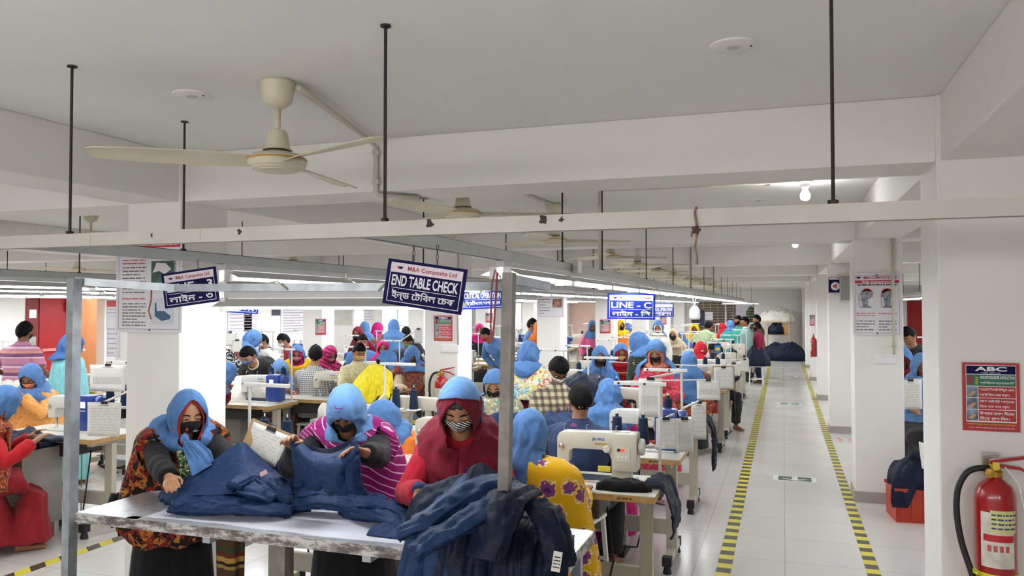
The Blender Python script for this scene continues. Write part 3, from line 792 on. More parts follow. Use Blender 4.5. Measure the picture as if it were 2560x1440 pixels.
# ------------------------------------------------------------------ signs
M_navy = plain('sign_navy', '#17134a', .6, var=.02, spec=.12); M_navyb = plain('sign_blue', '#1d3188', .6, var=.02, spec=.12)
M_sw = plain('sign_white', '#e6e2e6', .4, var=.01)
M_sred = plain('sign_red', '#c2202c', .4); M_pink = plain('sign_strip', '#e0d3dd', .4)
M_dkred2 = plain('letter_red', '#b0272f', .5)
M_chain = plain('chain', '#2f2c2a', .5, .6)
def emblem(parent, x, z, s, y):
    for k, mm in ((-1, M_sred), (0, M_navy), (1, M_navy)):
        MB().add([(x + s * (k * .55 - .35), y, z + s * .32), (x + s * (k * .55 + .35), y, z + s * .32), (x + s * (k * .3 + .12), y, z - s * .3), (x + s * (k * .3 - .12), y, z - s * .3)], [(0, 3, 2, 1)]).build('emblem', mm, parent)
def hung_sign(px, py, d, w_, h_, roll, name, label, head, l1, l2, navy=None, chains=(), group=None, yaw=None):
    p_ = at(px, py, d)
    t = thing(name, label, 'sign', p_, 0, group)
    t.rotation_euler = (0, math.radians(roll), yaw if yaw is not None else YAW * .6)
    nv = navy or M_navy
    bd = MB().box((-w_ / 2, -.003, -h_ / 2), (w_ / 2, .003, h_ / 2)).build('board', nv, t)
    y = -.0036
    def fr(x0, x1, z0, z1, th, m, nm_):
        MB().box((x0, y, z0), (x1, y + .0005, z0 + th)).box((x0, y, z1 - th), (x1, y + .0005, z1)).box((x0, y, z0), (x0 + th, y + .0005, z1)).box((x1 - th, y, z0), (x1, y + .0005, z1)).build(nm_, m, t)
    fr(-w_ * .455, w_ * .455, -h_ * .43, h_ * .43, h_ * .014, M_sw, 'border_line')
    MB().box((-w_ * .455, y - .0002, h_ * .22), (w_ * .455, y, h_ * .435)).build('heading_strip', M_pink, t)
    emblem(t, -w_ * .34, h_ * .325, w_ * .05, y - .0006)
    text(head, w_ * .62, h_ * .13, M_dkred2, t, (w_ * .07, y - .0006, h_ * .318), off=.012)
    if l1: text(l1, w_ * .84, h_ * .24, M_sw, t, (0, y - .0006, h_ * .05), off=.025)
    MB().box((-w_ * .41, y - .0004, -h_ * .125), (w_ * .41, y, -h_ * .112)).build('rule_line', M_sw, t)
    if l2: text(l2, w_ * .8, h_ * .24, M_sw, t, (0, y - .0006, -h_ * .27), off=.02)
    bpy.context.view_layer.update()
    for cx, zt in chains:
        a = Vector((cx, 0, h_ / 2)); Mw = Matrix.Translation(p_) @ t.rotation_euler.to_matrix().to_4x4()
        aw = Mw @ a; L_ = zt - aw.z; Mi = Mw.inverted(); mb = MB(); n = max(2, int(L_ / .018))
        for k in range(n):
            z0 = aw.z + L_ * k / n; z1 = aw.z + L_ * (k + 1.15) / n
            o_ = Vector((.004, 0, 0)) if k % 2 else Vector((0, .004, 0))
            c0, c1 = Vector((aw.x, aw.y, z0)), Vector((aw.x, aw.y, z1))
            pts = [c0, c0 + (c1 - c0) * .2 + o_, c0 + (c1 - c0) * .8 + o_, c1, c0 + (c1 - c0) * .8 - o_, c0 + (c1 - c0) * .2 - o_, c0]
            mb.tube([Mi @ q for q in pts], .0012, 5, cap=False)
        mb.build('chain', M_chain, t)
    return t
def bars(mb, x0, x1, z, h_, y, rnd, gap=.25):
    x = x0
    while x < x1 - .005:
        w_ = rnd.uniform(.012, .05) ; xe = min(x1, x + w_)
        mb.box((x, y - .0003, z), (xe, y, z + h_)); x = xe + rnd.uniform(.004, .009)
hung_sign(1062, 716, 2.9, .3, .168, 8.5, 'hanging_sign', 'tilted navy END TABLE CHECK sign hanging from the foreground channel', 'M&A Composite Ltd', 'END TABLE CHECK', '\u0987\u09a8\u09cd\u09a1 \u09c7\u099f\u09bf\u09ac\u09b2 \u09c7\u099a\u0995', chains=((-.055, 2.046), (.035, 2.046)))
hung_sign(476, 719, 3.87, .285, .172, -7.5, 'hanging_sign', 'tilted navy LINE - 3 sign hanging in front of the big left column poster', 'M&A Composite Ltd', 'LINE - 3', '\u09b2\u09be\u0987\u09a8 - \u09e9', chains=((-.07, 2.05), (.05, 2.05)))
hung_sign(1578, 766, 7.14, .43, .235, 1, 'hanging_sign', 'blue LINE - C sign hanging over the sewing line beside the aisle', 'M&A Composite Limited', 'LINE - C', '\u09b2\u09be\u0987\u09a8 - \u09bf\u09b8', navy=M_navyb, chains=((0, 2.05),))
hung_sign(1206, 742, 7.7, .43, .235, -2, 'hanging_sign', 'blue CRITICAL OPERATION sign hanging behind the grey post', 'M&A Composite Ltd', 'CRITICAL OPERATION', '\u09bf\u0995\u09cd\u09b0\u09bf\u099f\u0995\u09be\u09b2 \u0985\u09aa\u09be\u09c7\u09b0\u09b6\u09a8', navy=M_navyb, chains=((-.1, 2.05), (.1, 2.05)))
hung_sign(602, 757, 8.45, .4, .22, 3, 'hanging_sign', 'blue LINE sign partly behind the table lamp, second row', 'M&A Composite Ltd', 'LINE - B', '\u09b2\u09be\u0987\u09a8 - \u09bf\u09ac', navy=M_navyb, chains=((0, 2.05),))
hung_sign(1652, 775, 8.9, .29, .15, 0, 'hanging_sign', 'small blue operation sign hanging far behind the LINE - C sign', 'M&A Composite Ltd', 'CRITICAL OPERATION', '\u0985\u09aa\u09be\u09c7\u09b0\u09b6\u09a8', navy=M_navyb, chains=((0, 2.05),))

# posters on columns -------------------------------------------------------
M_poster = plain('poster_white', '#d9d6da', .35, var=.01); M_pline = plain('poster_line', '#a59aa4', .5)
M_pink2 = plain('text_red', '#c4555a', .6); M_tgrey = plain('text_dark', '#55504f', .6)
M_pgreen = plain('photo_green', '#3d5a50', .5, var=.4, vs=20); M_pgrey = plain('photo_grey', '#a8adb3', .5, var=.3, vs=25)
M_psteel = plain('photo_steel', '#8c9298', .5, var=.3, vs=30)
def poster(name, label, loc, w_, h_, rz=0., frame=True, tall=False, cat='poster'):
    t = thing(name, label, cat, loc, rz)
    MB().box((-w_ / 2, -.006, -h_ / 2), (w_ / 2, 0, h_ / 2)).build('sheet', M_poster, t)
    y = -.0065
    if frame:
        th = .004; a, b_ = w_ / 2 - .018, h_ / 2 - .018
        MB().box((-a, y, -b_), (a, y + .0006, -b_ + th)).box((-a, y, b_ - th), (a, y + .0006, b_)).box((-a, y, -b_), (-a + th, y + .0006, b_)).box((a - th, y, -b_), (a, y + .0006, b_)).build('frame_line', M_pline, t)
    return t
def body(t, x0, x1, z0, z1, n, m, seed, h_=.008, head=None):
    rnd = random.Random(seed); mb = MB()
    for k in range(n):
        bars(mb, x0, x0 + (x1 - x0) * (1 if k % 3 < 2 else rnd.uniform(.4, .9)), z1 - (z1 - z0) * k / max(1, n - 1), h_, -.0066, rnd)
    mb.build('body_text', m, t)
# left column poster
pc = (-3.62, 3.79, 1.965)
t = poster('wall_poster', 'tall grey risk assessment poster with machine pictures on the nearest left column', pc, .5, .6)
MB().box((-.16, -.0072, .213), (.235, -.0062, .255)).build('title_bar', M_sred, t); text('Risk Assessment', .3, .022, M_sw, t, (.06, -.0075, .234), off=.02)
body(t, -.1, .1, .165, .165, 1, plain('text_blue', '#4a6fb5', .6), 1, .024)
body(t, -.2, -.02, .115, .135, 2, M_pink2, 2, .006); body(t, -.2, -.02, -.06, .09, 8, M_tgrey, 3, .006); body(t, -.2, -.02, -.1, -.1, 1, M_pink2, 4); body(t, -.2, -.02, -.26, -.13, 8, M_tgrey, 5, .006)
MB().box((.02, -.007, .0), (.19, -.0062, .13)).build('picture', M_pgreen, t)
MB().prism([(.03, .06), (.06, .12), (.13, .115), (.17, .08), (.12, .05), (.08, .07)], -.0076, -.007, 'y').build('machine_picture', M_poster, t)
MB().box((.02, -.007, -.25), (.19, -.0062, -.09)).build('picture', plain('photo_pale', '#c9ccd2', .5), t)
MB().prism([(.05, -.2), (.05, -.12), (.06, -.12), (.065, -.17), (.12, -.17), (.17, -.2), (.16, -.22), (.1, -.23)], -.0076, -.007, 'y').build('machine_picture', plain('photo_blue', '#41597c', .5), t)
for z in (.285, -.285): MB().lathe([(.006, 0), (.004, .005), (.0005, .005)], 10).xform(Matrix.Translation((.01, -.006, z)) @ Matrix.Rotation(math.pi / 2, 4, 'X')).build('screw', M_dark, t)
# right column poster
xa = aty(2132, 760, 8.04).x; xb = aty(2254, 760, 8.04).x; za = aty(2190, 838, 8.04).z; zb = aty(2190, 683, 8.04).z
t = poster('wall_poster', 'white risk assessment poster with two press machines on the right column', ((xa + xb) / 2, 8.04, (za + zb) / 2), xb - xa, zb - za)
W_, H_ = xb - xa, zb - za
emblem(t, -W_ * .38, H_ * .43, W_ * .07, -.0068); text('M&A COMPOSITE LTD.', W_ * .7, H_ * .045, M_dkred2, t, (W_ * .08, -.0068, H_ * .43), off=.02)
MB().box((-W_ * .45, -.0072, H_ * .34), (W_ * .45, -.0062, H_ * .385)).build('title_bar', M_sred, t); text('Risk Assessment', W_ * .6, H_ * .03, M_sw, t, (0, -.0075, H_ * .362), off=.03)
body(t, -W_ * .4, W_ * .4, H_ * .3, H_ * .3, 1, M_tgrey, 11, .014)
for sx in (-1, 1):
    cx = sx * W_ * .23
    MB().lathe([(.05, 0), (.05, .002), (.04, .002), (.04, 0)], 24).xform(Matrix.Translation((cx - .01 * sx, -.0062, H_ * .17)) @ Matrix.Rotation(math.pi / 2, 4, 'X')).build('press_wheel', M_dkred2, t)
    MB().prism([(cx - .05, .18 * H_), (cx + .0, .22 * H_), (cx + .05, .2 * H_), (cx + .06, .12 * H_), (cx + .02, .1 * H_), (cx + .02, -.02 * H_), (cx + .06, -.06 * H_), (cx - .05, -.06 * H_), (cx - .03, -.02 * H_)], -.009, -.0062, 'y').build('machine_picture', M_psteel, t)
    MB().prism([(cx - .065, .16 * H_), (cx - .055, .18 * H_), (cx - .05, -.06 * H_), (cx - .06, -.06 * H_)], -.0085, -.0062, 'y').build('machine_picture', M_pgrey, t)
body(t, -W_ * .43, -W_ * .05, -.19 * H_, -.155 * H_, 2, M_pink2, 12); body(t, W_ * .03, W_ * .4, -.16 * H_, -.16 * H_, 1, M_pink2, 13)
body(t, -W_ * .43, -W_ * .05, -.42 * H_, -.28 * H_, 4, M_tgrey, 14); body(t, W_ * .03, W_ * .4, -.42 * H_, -.28 * H_, 4, M_tgrey, 15)
for z in (.47, -.47): MB().lathe([(.008, 0), (.005, .006), (.0005, .006)], 10).xform(Matrix.Translation((0, -.006, z * H_)) @ Matrix.Rotation(math.pi / 2, 4, 'X')).build('screw', M_dark, t)
# conduit + switch plates on the right column
cxp = aty(2233, 720, 8.0).x
conduit([(cxp, 8.0, BEAM), (cxp, 8.0, aty(2233, 887, 8.0).z)], 'cream conduit running down over the right column poster to the switches', .014, [(cxp, 8.01, aty(2233, 600, 8.0).z), (cxp, 8.01, aty(2233, 866, 8.0).z)])
def switch_plate(loc, label, group, s=.118):
    t = thing('switch_plate', label, 'switch', loc, 0, group)
    MB().box((-s / 2, -.022, -s * .42), (s / 2, 0, s * .42)).build('plate', M_white, t, bevel=.006)
    for i in (-1, 1):
        for j in (-1, 1): MB().box((i * s * .2 - .016, -.026, j * s * .18 - .013), (i * s * .2 + .016, -.022, j * s * .18 + .013)).build('rocker', M_sw, t, bevel=.002)
    return t
for px, l in ((2199, 'left white four-switch plate on the right poster column'), (2223, 'right white four-switch plate on the right poster column')):
    switch_plate(aty(px, 897, 8.048), l, None, .105)
for px, l in ((1115, 'left white switch plate on the column with the left extinguisher'), (1137, 'right white switch plate on the column with the left extinguisher')):
    switch_plate(aty(px, 871, 8.048), l, None, .105)
conduit([(aty(1146, 760, 8.04).x, 8.035, BEAM), (aty(1146, 760, 8.04).x, 8.035, aty(1137, 862, 8.04).z)], 'thin white conduit down the extinguisher column to its switches', .01)
# speaker sign + speaker on the third column
p_ = aty(2103, 712, 12.29); t = thing('wall_sign', 'small navy loudspeaker sign on the third right column, behind the speaker', 'sign', p_)
MB().box((-.17, -.006, -.11), (.17, 0, .11)).build('board', M_navy, t); MB().box((-.16, -.0068, .075), (.16, -.006, .105)).build('heading_strip', M_pink, t); text('M&A Composite', .2, .02, M_dkred2, t, (.03, -.0072, .09))
MB().lathe([(.06, 0), (.06, .001), (.0005, .001)], 24).xform(Matrix.Translation((-.08, -.0062, -.02)) @ Matrix.Rotation(math.pi / 2, 4, 'X')).build('white_disc', M_sw, t)
MB().prism([(-.11, -.035), (-.09, -.035), (-.06, -.06), (-.06, .02), (-.09, -.005), (-.11, -.005)], -.0082, -.0074, 'y').build('speaker_symbol', M_sred, t)
p_ = aty(2104, 720, 12.28); t = thing('wall_speaker', 'beige column loudspeaker on the third right column', 'speaker', (p_.x + .04, 12.28, p_.z))
MB().box((-.07, -.1, -.2), (.07, -.01, .2)).build('cabinet', M_mach, t, bevel=.01); MB().box((-.058, -.104, -.18), (.058, -.1, .17)).build('grille', plain('grille_grey', '#8f8f89', .7, var=.1, vs=90), t)
MB().tube([(.02, -.03, .2), (.04, -.02, .27), (.1, -.015, .3)], .006, 6).tube([(.07, -.05, -.1), (.09, -.05, -.16), (.03, -.05, -.2)], .004, 6).build('cable', M_pvc, t, smooth=True)

# fire extinguisher instruction signs ---------------------------------------
M_abcred = plain('abc_red', '#b3262a', .45, var=.03); M_abcgreen = plain('abc_green', '#1f6b49', .45)
M_photo = plain('abc_photo', '#7d93a6', .5, var=.45, vs=25); M_skinp = plain('abc_hand', '#c79a78', .5)
def abc_sign(loc, w_, h_, label, detail=True, rz=0.):
    t = thing('instruction_sign', label, 'sign', loc, rz, 'fire extinguisher instruction signs')
    MB().box((-w_ / 2, -.005, -h_ / 2), (w_ / 2, 0, h_ / 2)).build('board', M_abcred, t)
    y = -.0055
    def R(x0, x1, z0, z1, m, n, q=0.): return MB().box((x0 * w_, y - q, z0 * h_), (x1 * w_, y + .0006 - q, z1 * h_)).build(n, m, t)
    R(-.44, .44, -.37, .465, M_sw, 'white_frame')
    R(-.43, .43, .335, .455, M_navy, 'heading_panel', .0005); text('ABC', w_ * .56, h_ * .065, M_sw, t, (0, y - .0008, h_ * .41), off=.04)
    R(-.43, .43, .16, .325, M_abcgreen, 'green_panel', .0005)
    tx = ['\u09b8\u09c7\u09ab\u099f\u09bf \u09bf\u09b8\u09b2\u09bf\u099f \u09bf\u099b\u0981\u09dc\u09c1\u09a8 \u098f\u09ac\u0982', '\u09b2\u0995\u099f\u09bf \u09c7\u099f\u09c7\u09a8 \u09c7\u09ac\u09b0 \u0995\u09b0\u09c1\u09a8\u0964', '\u09c7\u09b9\u09be\u09b8 \u09aa\u09be\u0987\u09aa\u09bf\u099f \u0986\u0997\u09c1\u09c7\u09a8\u09b0', '\u09bf\u09a6\u09c7\u0995 \u09a4\u09be\u0995 \u0995\u09c7\u09b0 \u09a7\u09b0\u09c1\u09a8\u0964', '\u0989\u09aa\u09c7\u09b0\u09b0 \u09b9\u09be\u09a4\u09b2 \u09a8\u09c0\u09c7\u099a\u09b0', '\u09bf\u09a6\u09c7\u0995 \u099a\u09be\u09aa \u09bf\u09a6\u09a8\u0964']
    if detail:
        text('\u09a1\u09cd\u09b0\u09be\u0987 \u09aa\u09be\u0989\u09a1\u09be\u09b0', w_ * .34, h_ * .025, M_sw, t, (0, y - .0008, h_ * .352))
        text('FIRE EXTINGUISHER INSTRUCTION', w_ * .6, h_ * .045, M_sw, t, (w_ * .11, y - .0008, h_ * .285), off=.02)
        text('\u0985\u0997\u09cd\u09a8\u09bf \u09a8\u09bf\u09b0\u09cd\u09ac\u09be\u09aa\u0995 \u09af\u09a8\u09cd\u09a4\u09cd\u09b0 \u09ac\u09cd\u09af\u09ac\u09b9\u09be\u09b0 \u09ac\u09bf\u09a7\u09bf', w_ * .6, h_ * .05, M_sw, t, (w_ * .11, y - .0008, h_ * .205), off=.015)
        MB().lathe([(.022, 0), (.022, .001), (.0005, .001)], 14).xform(Matrix.Translation((-w_ * .37, y - .0006, h_ * .245)) @ Matrix.Rotation(math.pi / 2, 4, 'X') @ Matrix.Scale(.6, 4, (1, 0, 0))).build('hand_symbol', plain('abc_maroon', '#7d3b3f', .5), t)
        fl = MB()
        for k in range(4): fl.prism([(-w_ * .29, (.19 + .03 * k) * h_), (-w_ * .22, (.175 + .03 * k) * h_), (-w_ * .24, (.2 + .03 * k) * h_)], y - .0012, y - .0006, 'y')
        fl.build('flame_symbol', M_yel, t)
        text('\u0986\u0997\u09c1\u09a8\u09c7\u09b0 \u0985\u09a8\u09c1\u0995\u09c2\u09b2\u09c7 \u09a5\u09c7\u0995\u09c7 \u098f\u0995\u09cd\u09b8\u099f\u09bf\u0982\u0997\u09c1\u0987\u09b6\u09be\u09b0 \u09ac\u09cd\u09af\u09ac\u09b9\u09be\u09b0 \u0995\u09b0\u09c1\u09a8', w_ * .84, h_ * .03, M_yel, t, (0, y - .0008, -h_ * .402), off=.02)
        text('\u09a8\u09cb\u099f - \u09b8\u0995\u09b2 \u0986\u0997\u09c1\u09a8\u09c7\u09b0 \u0995\u09cd\u09b7\u09c7\u09a4\u09cd\u09b0\u09c7 \u09ac\u09cd\u09af\u09ac\u09b9\u09be\u09b0 \u0995\u09b0\u09be \u09af\u09be\u09df', w_ * .8, h_ * .03, M_pink, t, (0, y - .0008, -h_ * .452), off=.015)
    for k in range(3):
        z1 = .15 - k * .17; z0 = z1 - .16
        R(-.43, -.235, z0, z1, M_photo, 'picture', .0005); R(-.22, .43, z0, z1, M_abcred, 'red_panel', .0005)
        MB().prism([(-.42 * w_, (z0 + .03) * h_), (-.3 * w_, (z0 + .1) * h_), (-.26 * w_, (z0 + .08) * h_), (-.34 * w_, (z0 + .02) * h_)], y - .0014, y - .0006, 'y').build('hand_picture', M_skinp, t)
        if detail:
            for j in range(2): text(tx[k * 2 + j], w_ * (.6 if j == 0 else .52), h_ * .055, M_sw, t, (w_ * .1 if j == 0 else w_ * .06, y - .0008, (z1 - .045 - j * .075) * h_), off=.02)
        else:
            rnd = random.Random(k); mb = MB()
            for j in range(2): bars(mb, -.18 * w_, .38 * w_, (z1 - .06 - j * .07) * h_, h_ * .035, y - .0008, rnd)
            mb.build('body_text', M_sw, t)
    if not detail:
        rnd = random.Random(9); mb = MB(); bars(mb, -.1 * w_, .4 * w_, .27 * h_, h_ * .03, y - .0008, rnd); bars(mb, -.1 * w_, .4 * w_, .2 * h_, h_ * .03, y - .0008, rnd); mb.build('body_text', M_sw, t)
    return t
def sign_on(px0, px1, py0, py1, yp, label, detail):
    a, b_ = aty(px0, (py0 + py1) / 2, yp), aty(px1, (py0 + py1) / 2, yp); xm = (px0 + px1) / 2
    return abc_sign(((a.x + b_.x) / 2, yp, (aty(xm, py0, yp).z + aty(xm, py1, yp).z) / 2), b_.x - a.x, aty(xm, py0, yp).z - aty(xm, py1, yp).z, label, detail)
sign_on(2406, 2549, 907, 1078, 3.795, 'red ABC fire extinguisher instruction sign on the near right column', True)
sign_on(1086, 1131, 789, 852, 8.045, 'red ABC instruction sign above the left extinguisher, behind END TABLE CHECK sign', True)
sign_on(1500, 1526, 799, 833, 16.545, 'small red ABC instruction sign under the LINE - C sign', False)
sign_on(789, 815, 797, 837, 12.295, 'small red ABC sign on the left column behind the workers', False)
sign_on(1214, 1232, 782, 806, 20.795, 'tiny red ABC sign seen left of the grey post', False)
sign_on(1650, 1666, 789, 811, 25.045, 'tiny red ABC sign right of the LINE - C sign', False)
sign_on(2024, 2037, 787, 814, 20.795, 'small red sign on a far right column beside the aisle', False)

# poster with eye picture on the second-left column, leftmost wall papers, wall posters
t = poster('wall_poster', 'white poster with two pictures on the column behind the hooded woman in yellow floral scarf', (aty(1377, 730, 12.29).x, 12.29, aty(1377, 738, 12.29).z), .44, .72)
text('POSITE LTD', .2, .02, M_dkred2, t, (.05, -.0068, .33), off=.02); MB().box((.0, -.0072, .28), (.2, -.0062, .31)).build('title_bar', M_sred, t)
body(t, -.19, -.01, -.3, .2, 12, M_tgrey, 21, .01)
MB().box((.03, -.007, .0), (.19, -.0062, .12)).build('picture', M_pgrey, t); MB().box((.03, -.007, -.2), (.19, -.0062, -.06)).build('picture', plain('photo_face', '#b3826c', .5, var=.4, vs=15), t)
def wall_paper(px, py, d_, w_, h_, label, red=False, dark=False, rz=0., n=6, x=None):
    q = atx(px, py, XL + .008) if x is None else aty(px, py, x)
    t = poster('wall_poster', label, q, w_, h_, math.pi / 2 if x is None else 0.)
    if red: MB().box((-w_ * .45, -.0075, h_ * .25), (w_ * .45, -.0062, h_ * .45)).build('title_bar', M_sred, t)
    if dark: MB().box((-w_ * .48, -.0075, -h_ * .48), (w_ * .48, -.0062, h_ * .48)).build('dark_panel', plain('poster_dark', '#2a2740', .5), t)
    body(t, -w_ * .42, w_ * .42, -h_ * .42, h_ * .15, n, M_pline, int(px), h_ * .03)
    return t
wall_paper(600, 790, 0, .9, .75, 'pale poster with machine pictures on the left wall beside the column')
wall_paper(626, 800, 0, .5, .6, 'pink framed notice on the left wall')
wall_paper(690, 775, 0, .4, .3, 'small dark notice on the left wall', dark=True)
wall_paper(743, 790, 0, 1.5, 1., 'wide pale poster board on the far left wall', n=9)
wall_paper(915, 780, 0, 1.0, .8, 'pale notice with pink sticker on the far left wall')
wall_paper(180, 765, 0, .18, .2, 'tiny violet sign by the red door', dark=True)
wall_paper(285, 786, 0, .26, .4, 'white notice with red header on the narrow left column', red=True, x=8.045)
wall_paper(282, 840, 0, .2, .55, 'narrow white chart on the column right of the red door', x=8.043)
wall_paper(1745, 795, 0, .5, .62, 'dark notice on the far wall', dark=True, x=YF - .01)
wall_paper(1700, 762, 0, .35, .2, 'small dark sign high on the far wall', dark=True, x=YF - .01)
wall_paper(1962, 793, 0, .75, .5, 'pale blue notice on the far wall above the fabric shelf', x=YF - .01, n=7)
wall_paper(1770, 790, 0, .35, .3, 'small white notice on the far wall', x=YF - .01, n=5)
wall_paper(1678, 790, 0, .5, .6, 'pale pink notice on the far wall', x=YF - .01, n=8)

# extinguishers --------------------------------------------------------------
M_ext = plain('extinguisher_red', '#a3161c', .28, var=.06, coat=.4)
M_lab = plain('extinguisher_label', '#d8d2c6', .6, var=.2, vs=14); M_tag = plain('inspection_tag', '#d6d38a', .6)
M_brass = plain('brass', '#b98f3c', .35, .8); M_neon = plain('band_neon', '#d9e021', .5)
def extinguisher(loc, label, s=1., detail=True, rz=0.):
    """hangs on a wall plane at its +Y side; origin: base centre of cylinder"""
    t = thing('fire_extinguisher', label, 'fire extinguisher', loc, rz)
    r = .076
    MB().lathe([(r * .9, 0), (r, .012), (r, .42), (r * .96, .45), (r * .8, .478), (r * .5, .497), (.028, .505), (.024, .52)], 40).build('cylinder', M_ext, t, smooth=True, angle=.7)
    MB().lathe([(.03, .515), (.03, .535), (.022, .54), (.02, .565), (.0005, .568)], 18).build('valve', M_brass, t, smooth=True, angle=.6)
    h = MB().prism([(-.02, .565), (.15, .6), (.155, .608), (.15, .612), (-.02, .58)], -.012, .012, 'y').build('carry_handle', M_ext, t, bevel=.003)
    MB().prism([(.0, .555), (.09, .545), (.15, .515), (.155, .522), (.09, .558), (0, .568)], -.011, .011, 'y').build('squeeze_lever', M_ext, t, bevel=.003)
    hp = [(-.02, -.0, .545), (-.06, -.01, .548), (-.105, -.012, .53), (-.14, -.012, .46), (-.145, -.012, .36), (-.13, -.02, .24), (-.1, -.03, .14), (-.078, -.05, .06), (-.06, -.062, -.02)]
    pts = []
    for i in range(len(hp) - 1):
        for q in range(4): pts.append(Vector(hp[i]).lerp(Vector(hp[i + 1]), q / 4))
    pts.append(Vector(hp[-1]))
    for _ in range(3): pts = [pts[0]] + [(pts[i - 1] + pts[i] * 2 + pts[i + 1]) / 4 for i in range(1, len(pts) - 1)] + [pts[-1]]
    MB().tube(pts, .0125, 12).build('hose', M_dark, t, smooth=True)
    MB().lathe([(.018, 0), (.02, .004), (.018, .016), (.0005, .018)], 18).xform(Matrix.Translation((-.025, -.02, .53)) @ Matrix.Rotation(math.pi / 2, 4, 'X')).build('gauge', M_brass, t, smooth=True, angle=.6)
    def arc(z0, z1, a0, a1, off, m, n_):
        ring = [[((r + off) * math.sin(a0 + (a1 - a0) * k / 16), -(r + off) * math.cos(a0 + (a1 - a0) * k / 16), z) for k in range(17)] for z in (z0, z1)]
        return MB().loft(ring, cap=False, closed=False).build(n_, m, t, smooth=True)
    arc(.16, .38, -.95, .75, .0008, M_lab, 'paper_label')
    if detail:
        arc(.3, .39, -.45, .85, .0014, M_tag, 'inspection_tag')
        arc(.265, .292, -.8, .7, .0014, M_sred, 'label_stripe')
        rnd = random.Random(5)
        mb = MB()
        for k in range(4):
            a = -.4
            while a < .75:
                b_ = a + rnd.uniform(.08, .3); z = .315 + k * .018
                q = r + .002
                mb.loft([[(q * math.sin(a + (b_ - a) * j / 4), -q * math.cos(a + (b_ - a) * j / 4), zz) for j in range(5)] for zz in (z, z + .007)], cap=False, closed=False); a = b_ + .06
        mb.build('tag_writing', plain('pen_blue', '#3b4a78', .6), t)
        for k in range(4):
            a = -.6 + k * .28; arc(.225, .25, a, a + .18, .0016, M_pink2, 'pictogram')
        MB().lathe([(r + .0022, .115), (r + .0025, .118), (r + .0025, .13), (r + .0022, .133)], 40).build('neon_band', M_neon, t, smooth=True)
        MB().tube([(-.11, -.03, .17), (-.09, -.04, .13), (-.075, -.06, .128)], .006, 6).build('band_tail', M_neon, t)
        MB().tube([(.03, -.03, .56), (.07, -.06, .5), (.085, -.075, .4)], .002, 6).build('seal_string', M_white, t)
        MB().box((-.012, -.026, .545), (.012, -.018, .575)).build('seal', M_yel, t)
        MB().box((-.03, .062, .52), (.03, .07, .6)).build('wall_bracket', M_steel, t)
        MB().box((-.02, .01, .525), (.02, .07, .535)).build('bracket_hook', M_steel, t)
    return t
q = aty(2488, 1200, 3.71); extinguisher((q.x, 3.715, q.z - .5), 'large red fire extinguisher with black hose on the near right column')
q = aty(1105, 935, 7.97); extinguisher((q.x, 7.965, q.z - .53), 'red fire extinguisher on the column behind the woman in maroon', detail=False)
q = aty(2037, 868, 16.45); extinguisher((.568, 16.7, q.z - .2), 'small far extinguisher on a right column beside the aisle', detail=False, rz=-math.pi / 2).scale = (.75, .75, .75)
# ------------------------------------------------------------------ people
def skin_mat(name, col):
    k = ('skin', name)
    if k in _mats: return _mats[k]
    m, nt, b = nm(name); c = lin(col); v = coords(nt)
    n = N(nt, 'ShaderNodeTexNoise', Scale=25., Detail=3.); nt.links.new(v, n.inputs['Vector'])
    nt.links.new(ramp(nt, n.outputs['Fac'], [(.3, tuple(x * .86 for x in c[:3]) + (1,)), (.7, tuple(min(1, x * 1.1) for x in c[:3]) + (1,))]), b.inputs['Base Color'])
    b.inputs['Roughness'].default_value = .5; b.inputs['Subsurface Weight'].default_value = 0.
    _mats[k] = m; return m
SK1, SK2, SK3 = skin_mat('skin_tan', '#b07f5c'), skin_mat('skin_brown', '#8f6044'), skin_mat('skin_dark', '#74492f')
M_hair = plain('hair_black', '#0b0908', .7, var=.3, vs=120, spec=.15, bmp=.9, bs=160)
M_hairg = plain('hair_grey', '#3a3836', .5, var=.3, vs=90, bmp=.4, bs=200)
M_eyew = plain('eye_white', '#d9d2c8', .3); M_iris = plain('eye_dark', '#1d1310', .2)
SC_BLUE = fabric('scarf_blue', '#4f76a8', .75, 7., (1, 1, .6), var=.06)
SC_BLUE2 = fabric('scarf_blue_pale', '#5f85b4', .7, 7., (1, 1, .6), var=.06)
SC_BLUE3 = fabric('scarf_blue_deep', '#3a5d94', .75, 7., (1, 1, .6), var=.06)
MK_BLACK = fabric('mask_black', '#17171a', .25, 30.)

def remesh_to(name, mb, voxel, mat, parent, smooth=2, fold=None, sub=0, dec=None):
    me = bpy.data.meshes.new(name); me.from_pydata(mb.v, [], mb.f)
    bm = bmesh.new(); bm.from_mesh(me); bmesh.ops.recalc_face_normals(bm, faces=bm.faces); bm.to_mesh(me); bm.free()
    o = bpy.data.objects.new('tmp', me); C.objects.link(o)
    r = o.modifiers.new('r', 'REMESH'); r.mode = 'VOXEL'; r.voxel_size = voxel
    if smooth:
        s = o.modifiers.new('s', 'SMOOTH'); s.factor = .5; s.iterations = smooth
    dg = bpy.context.evaluated_depsgraph_get()
    m2 = bpy.data.meshes.new_from_object(o.evaluated_get(dg)); bpy.data.objects.remove(o); bpy.data.meshes.remove(me)
    m2.name = name
    if fold:
        amp, sc_, st, seed = fold
        for v, nrm in zip(m2.vertices, [n.vector.copy() for n in m2.vertex_normals]):
            p_ = Vector((v.co.x * sc_, v.co.y * sc_, v.co.z * sc_ * st)) + Vector((seed, seed * .37, 0))
            q = noise.noise(p_) ; q2 = noise.noise(p_ * 2.3 + Vector((5, 1, 2)))
            rg = 1 - abs(q) * 2.2
            v.co += nrm * amp * (rg * .7 + q2 * .5)
    return fin(m2, name, mat, parent, smooth=True)

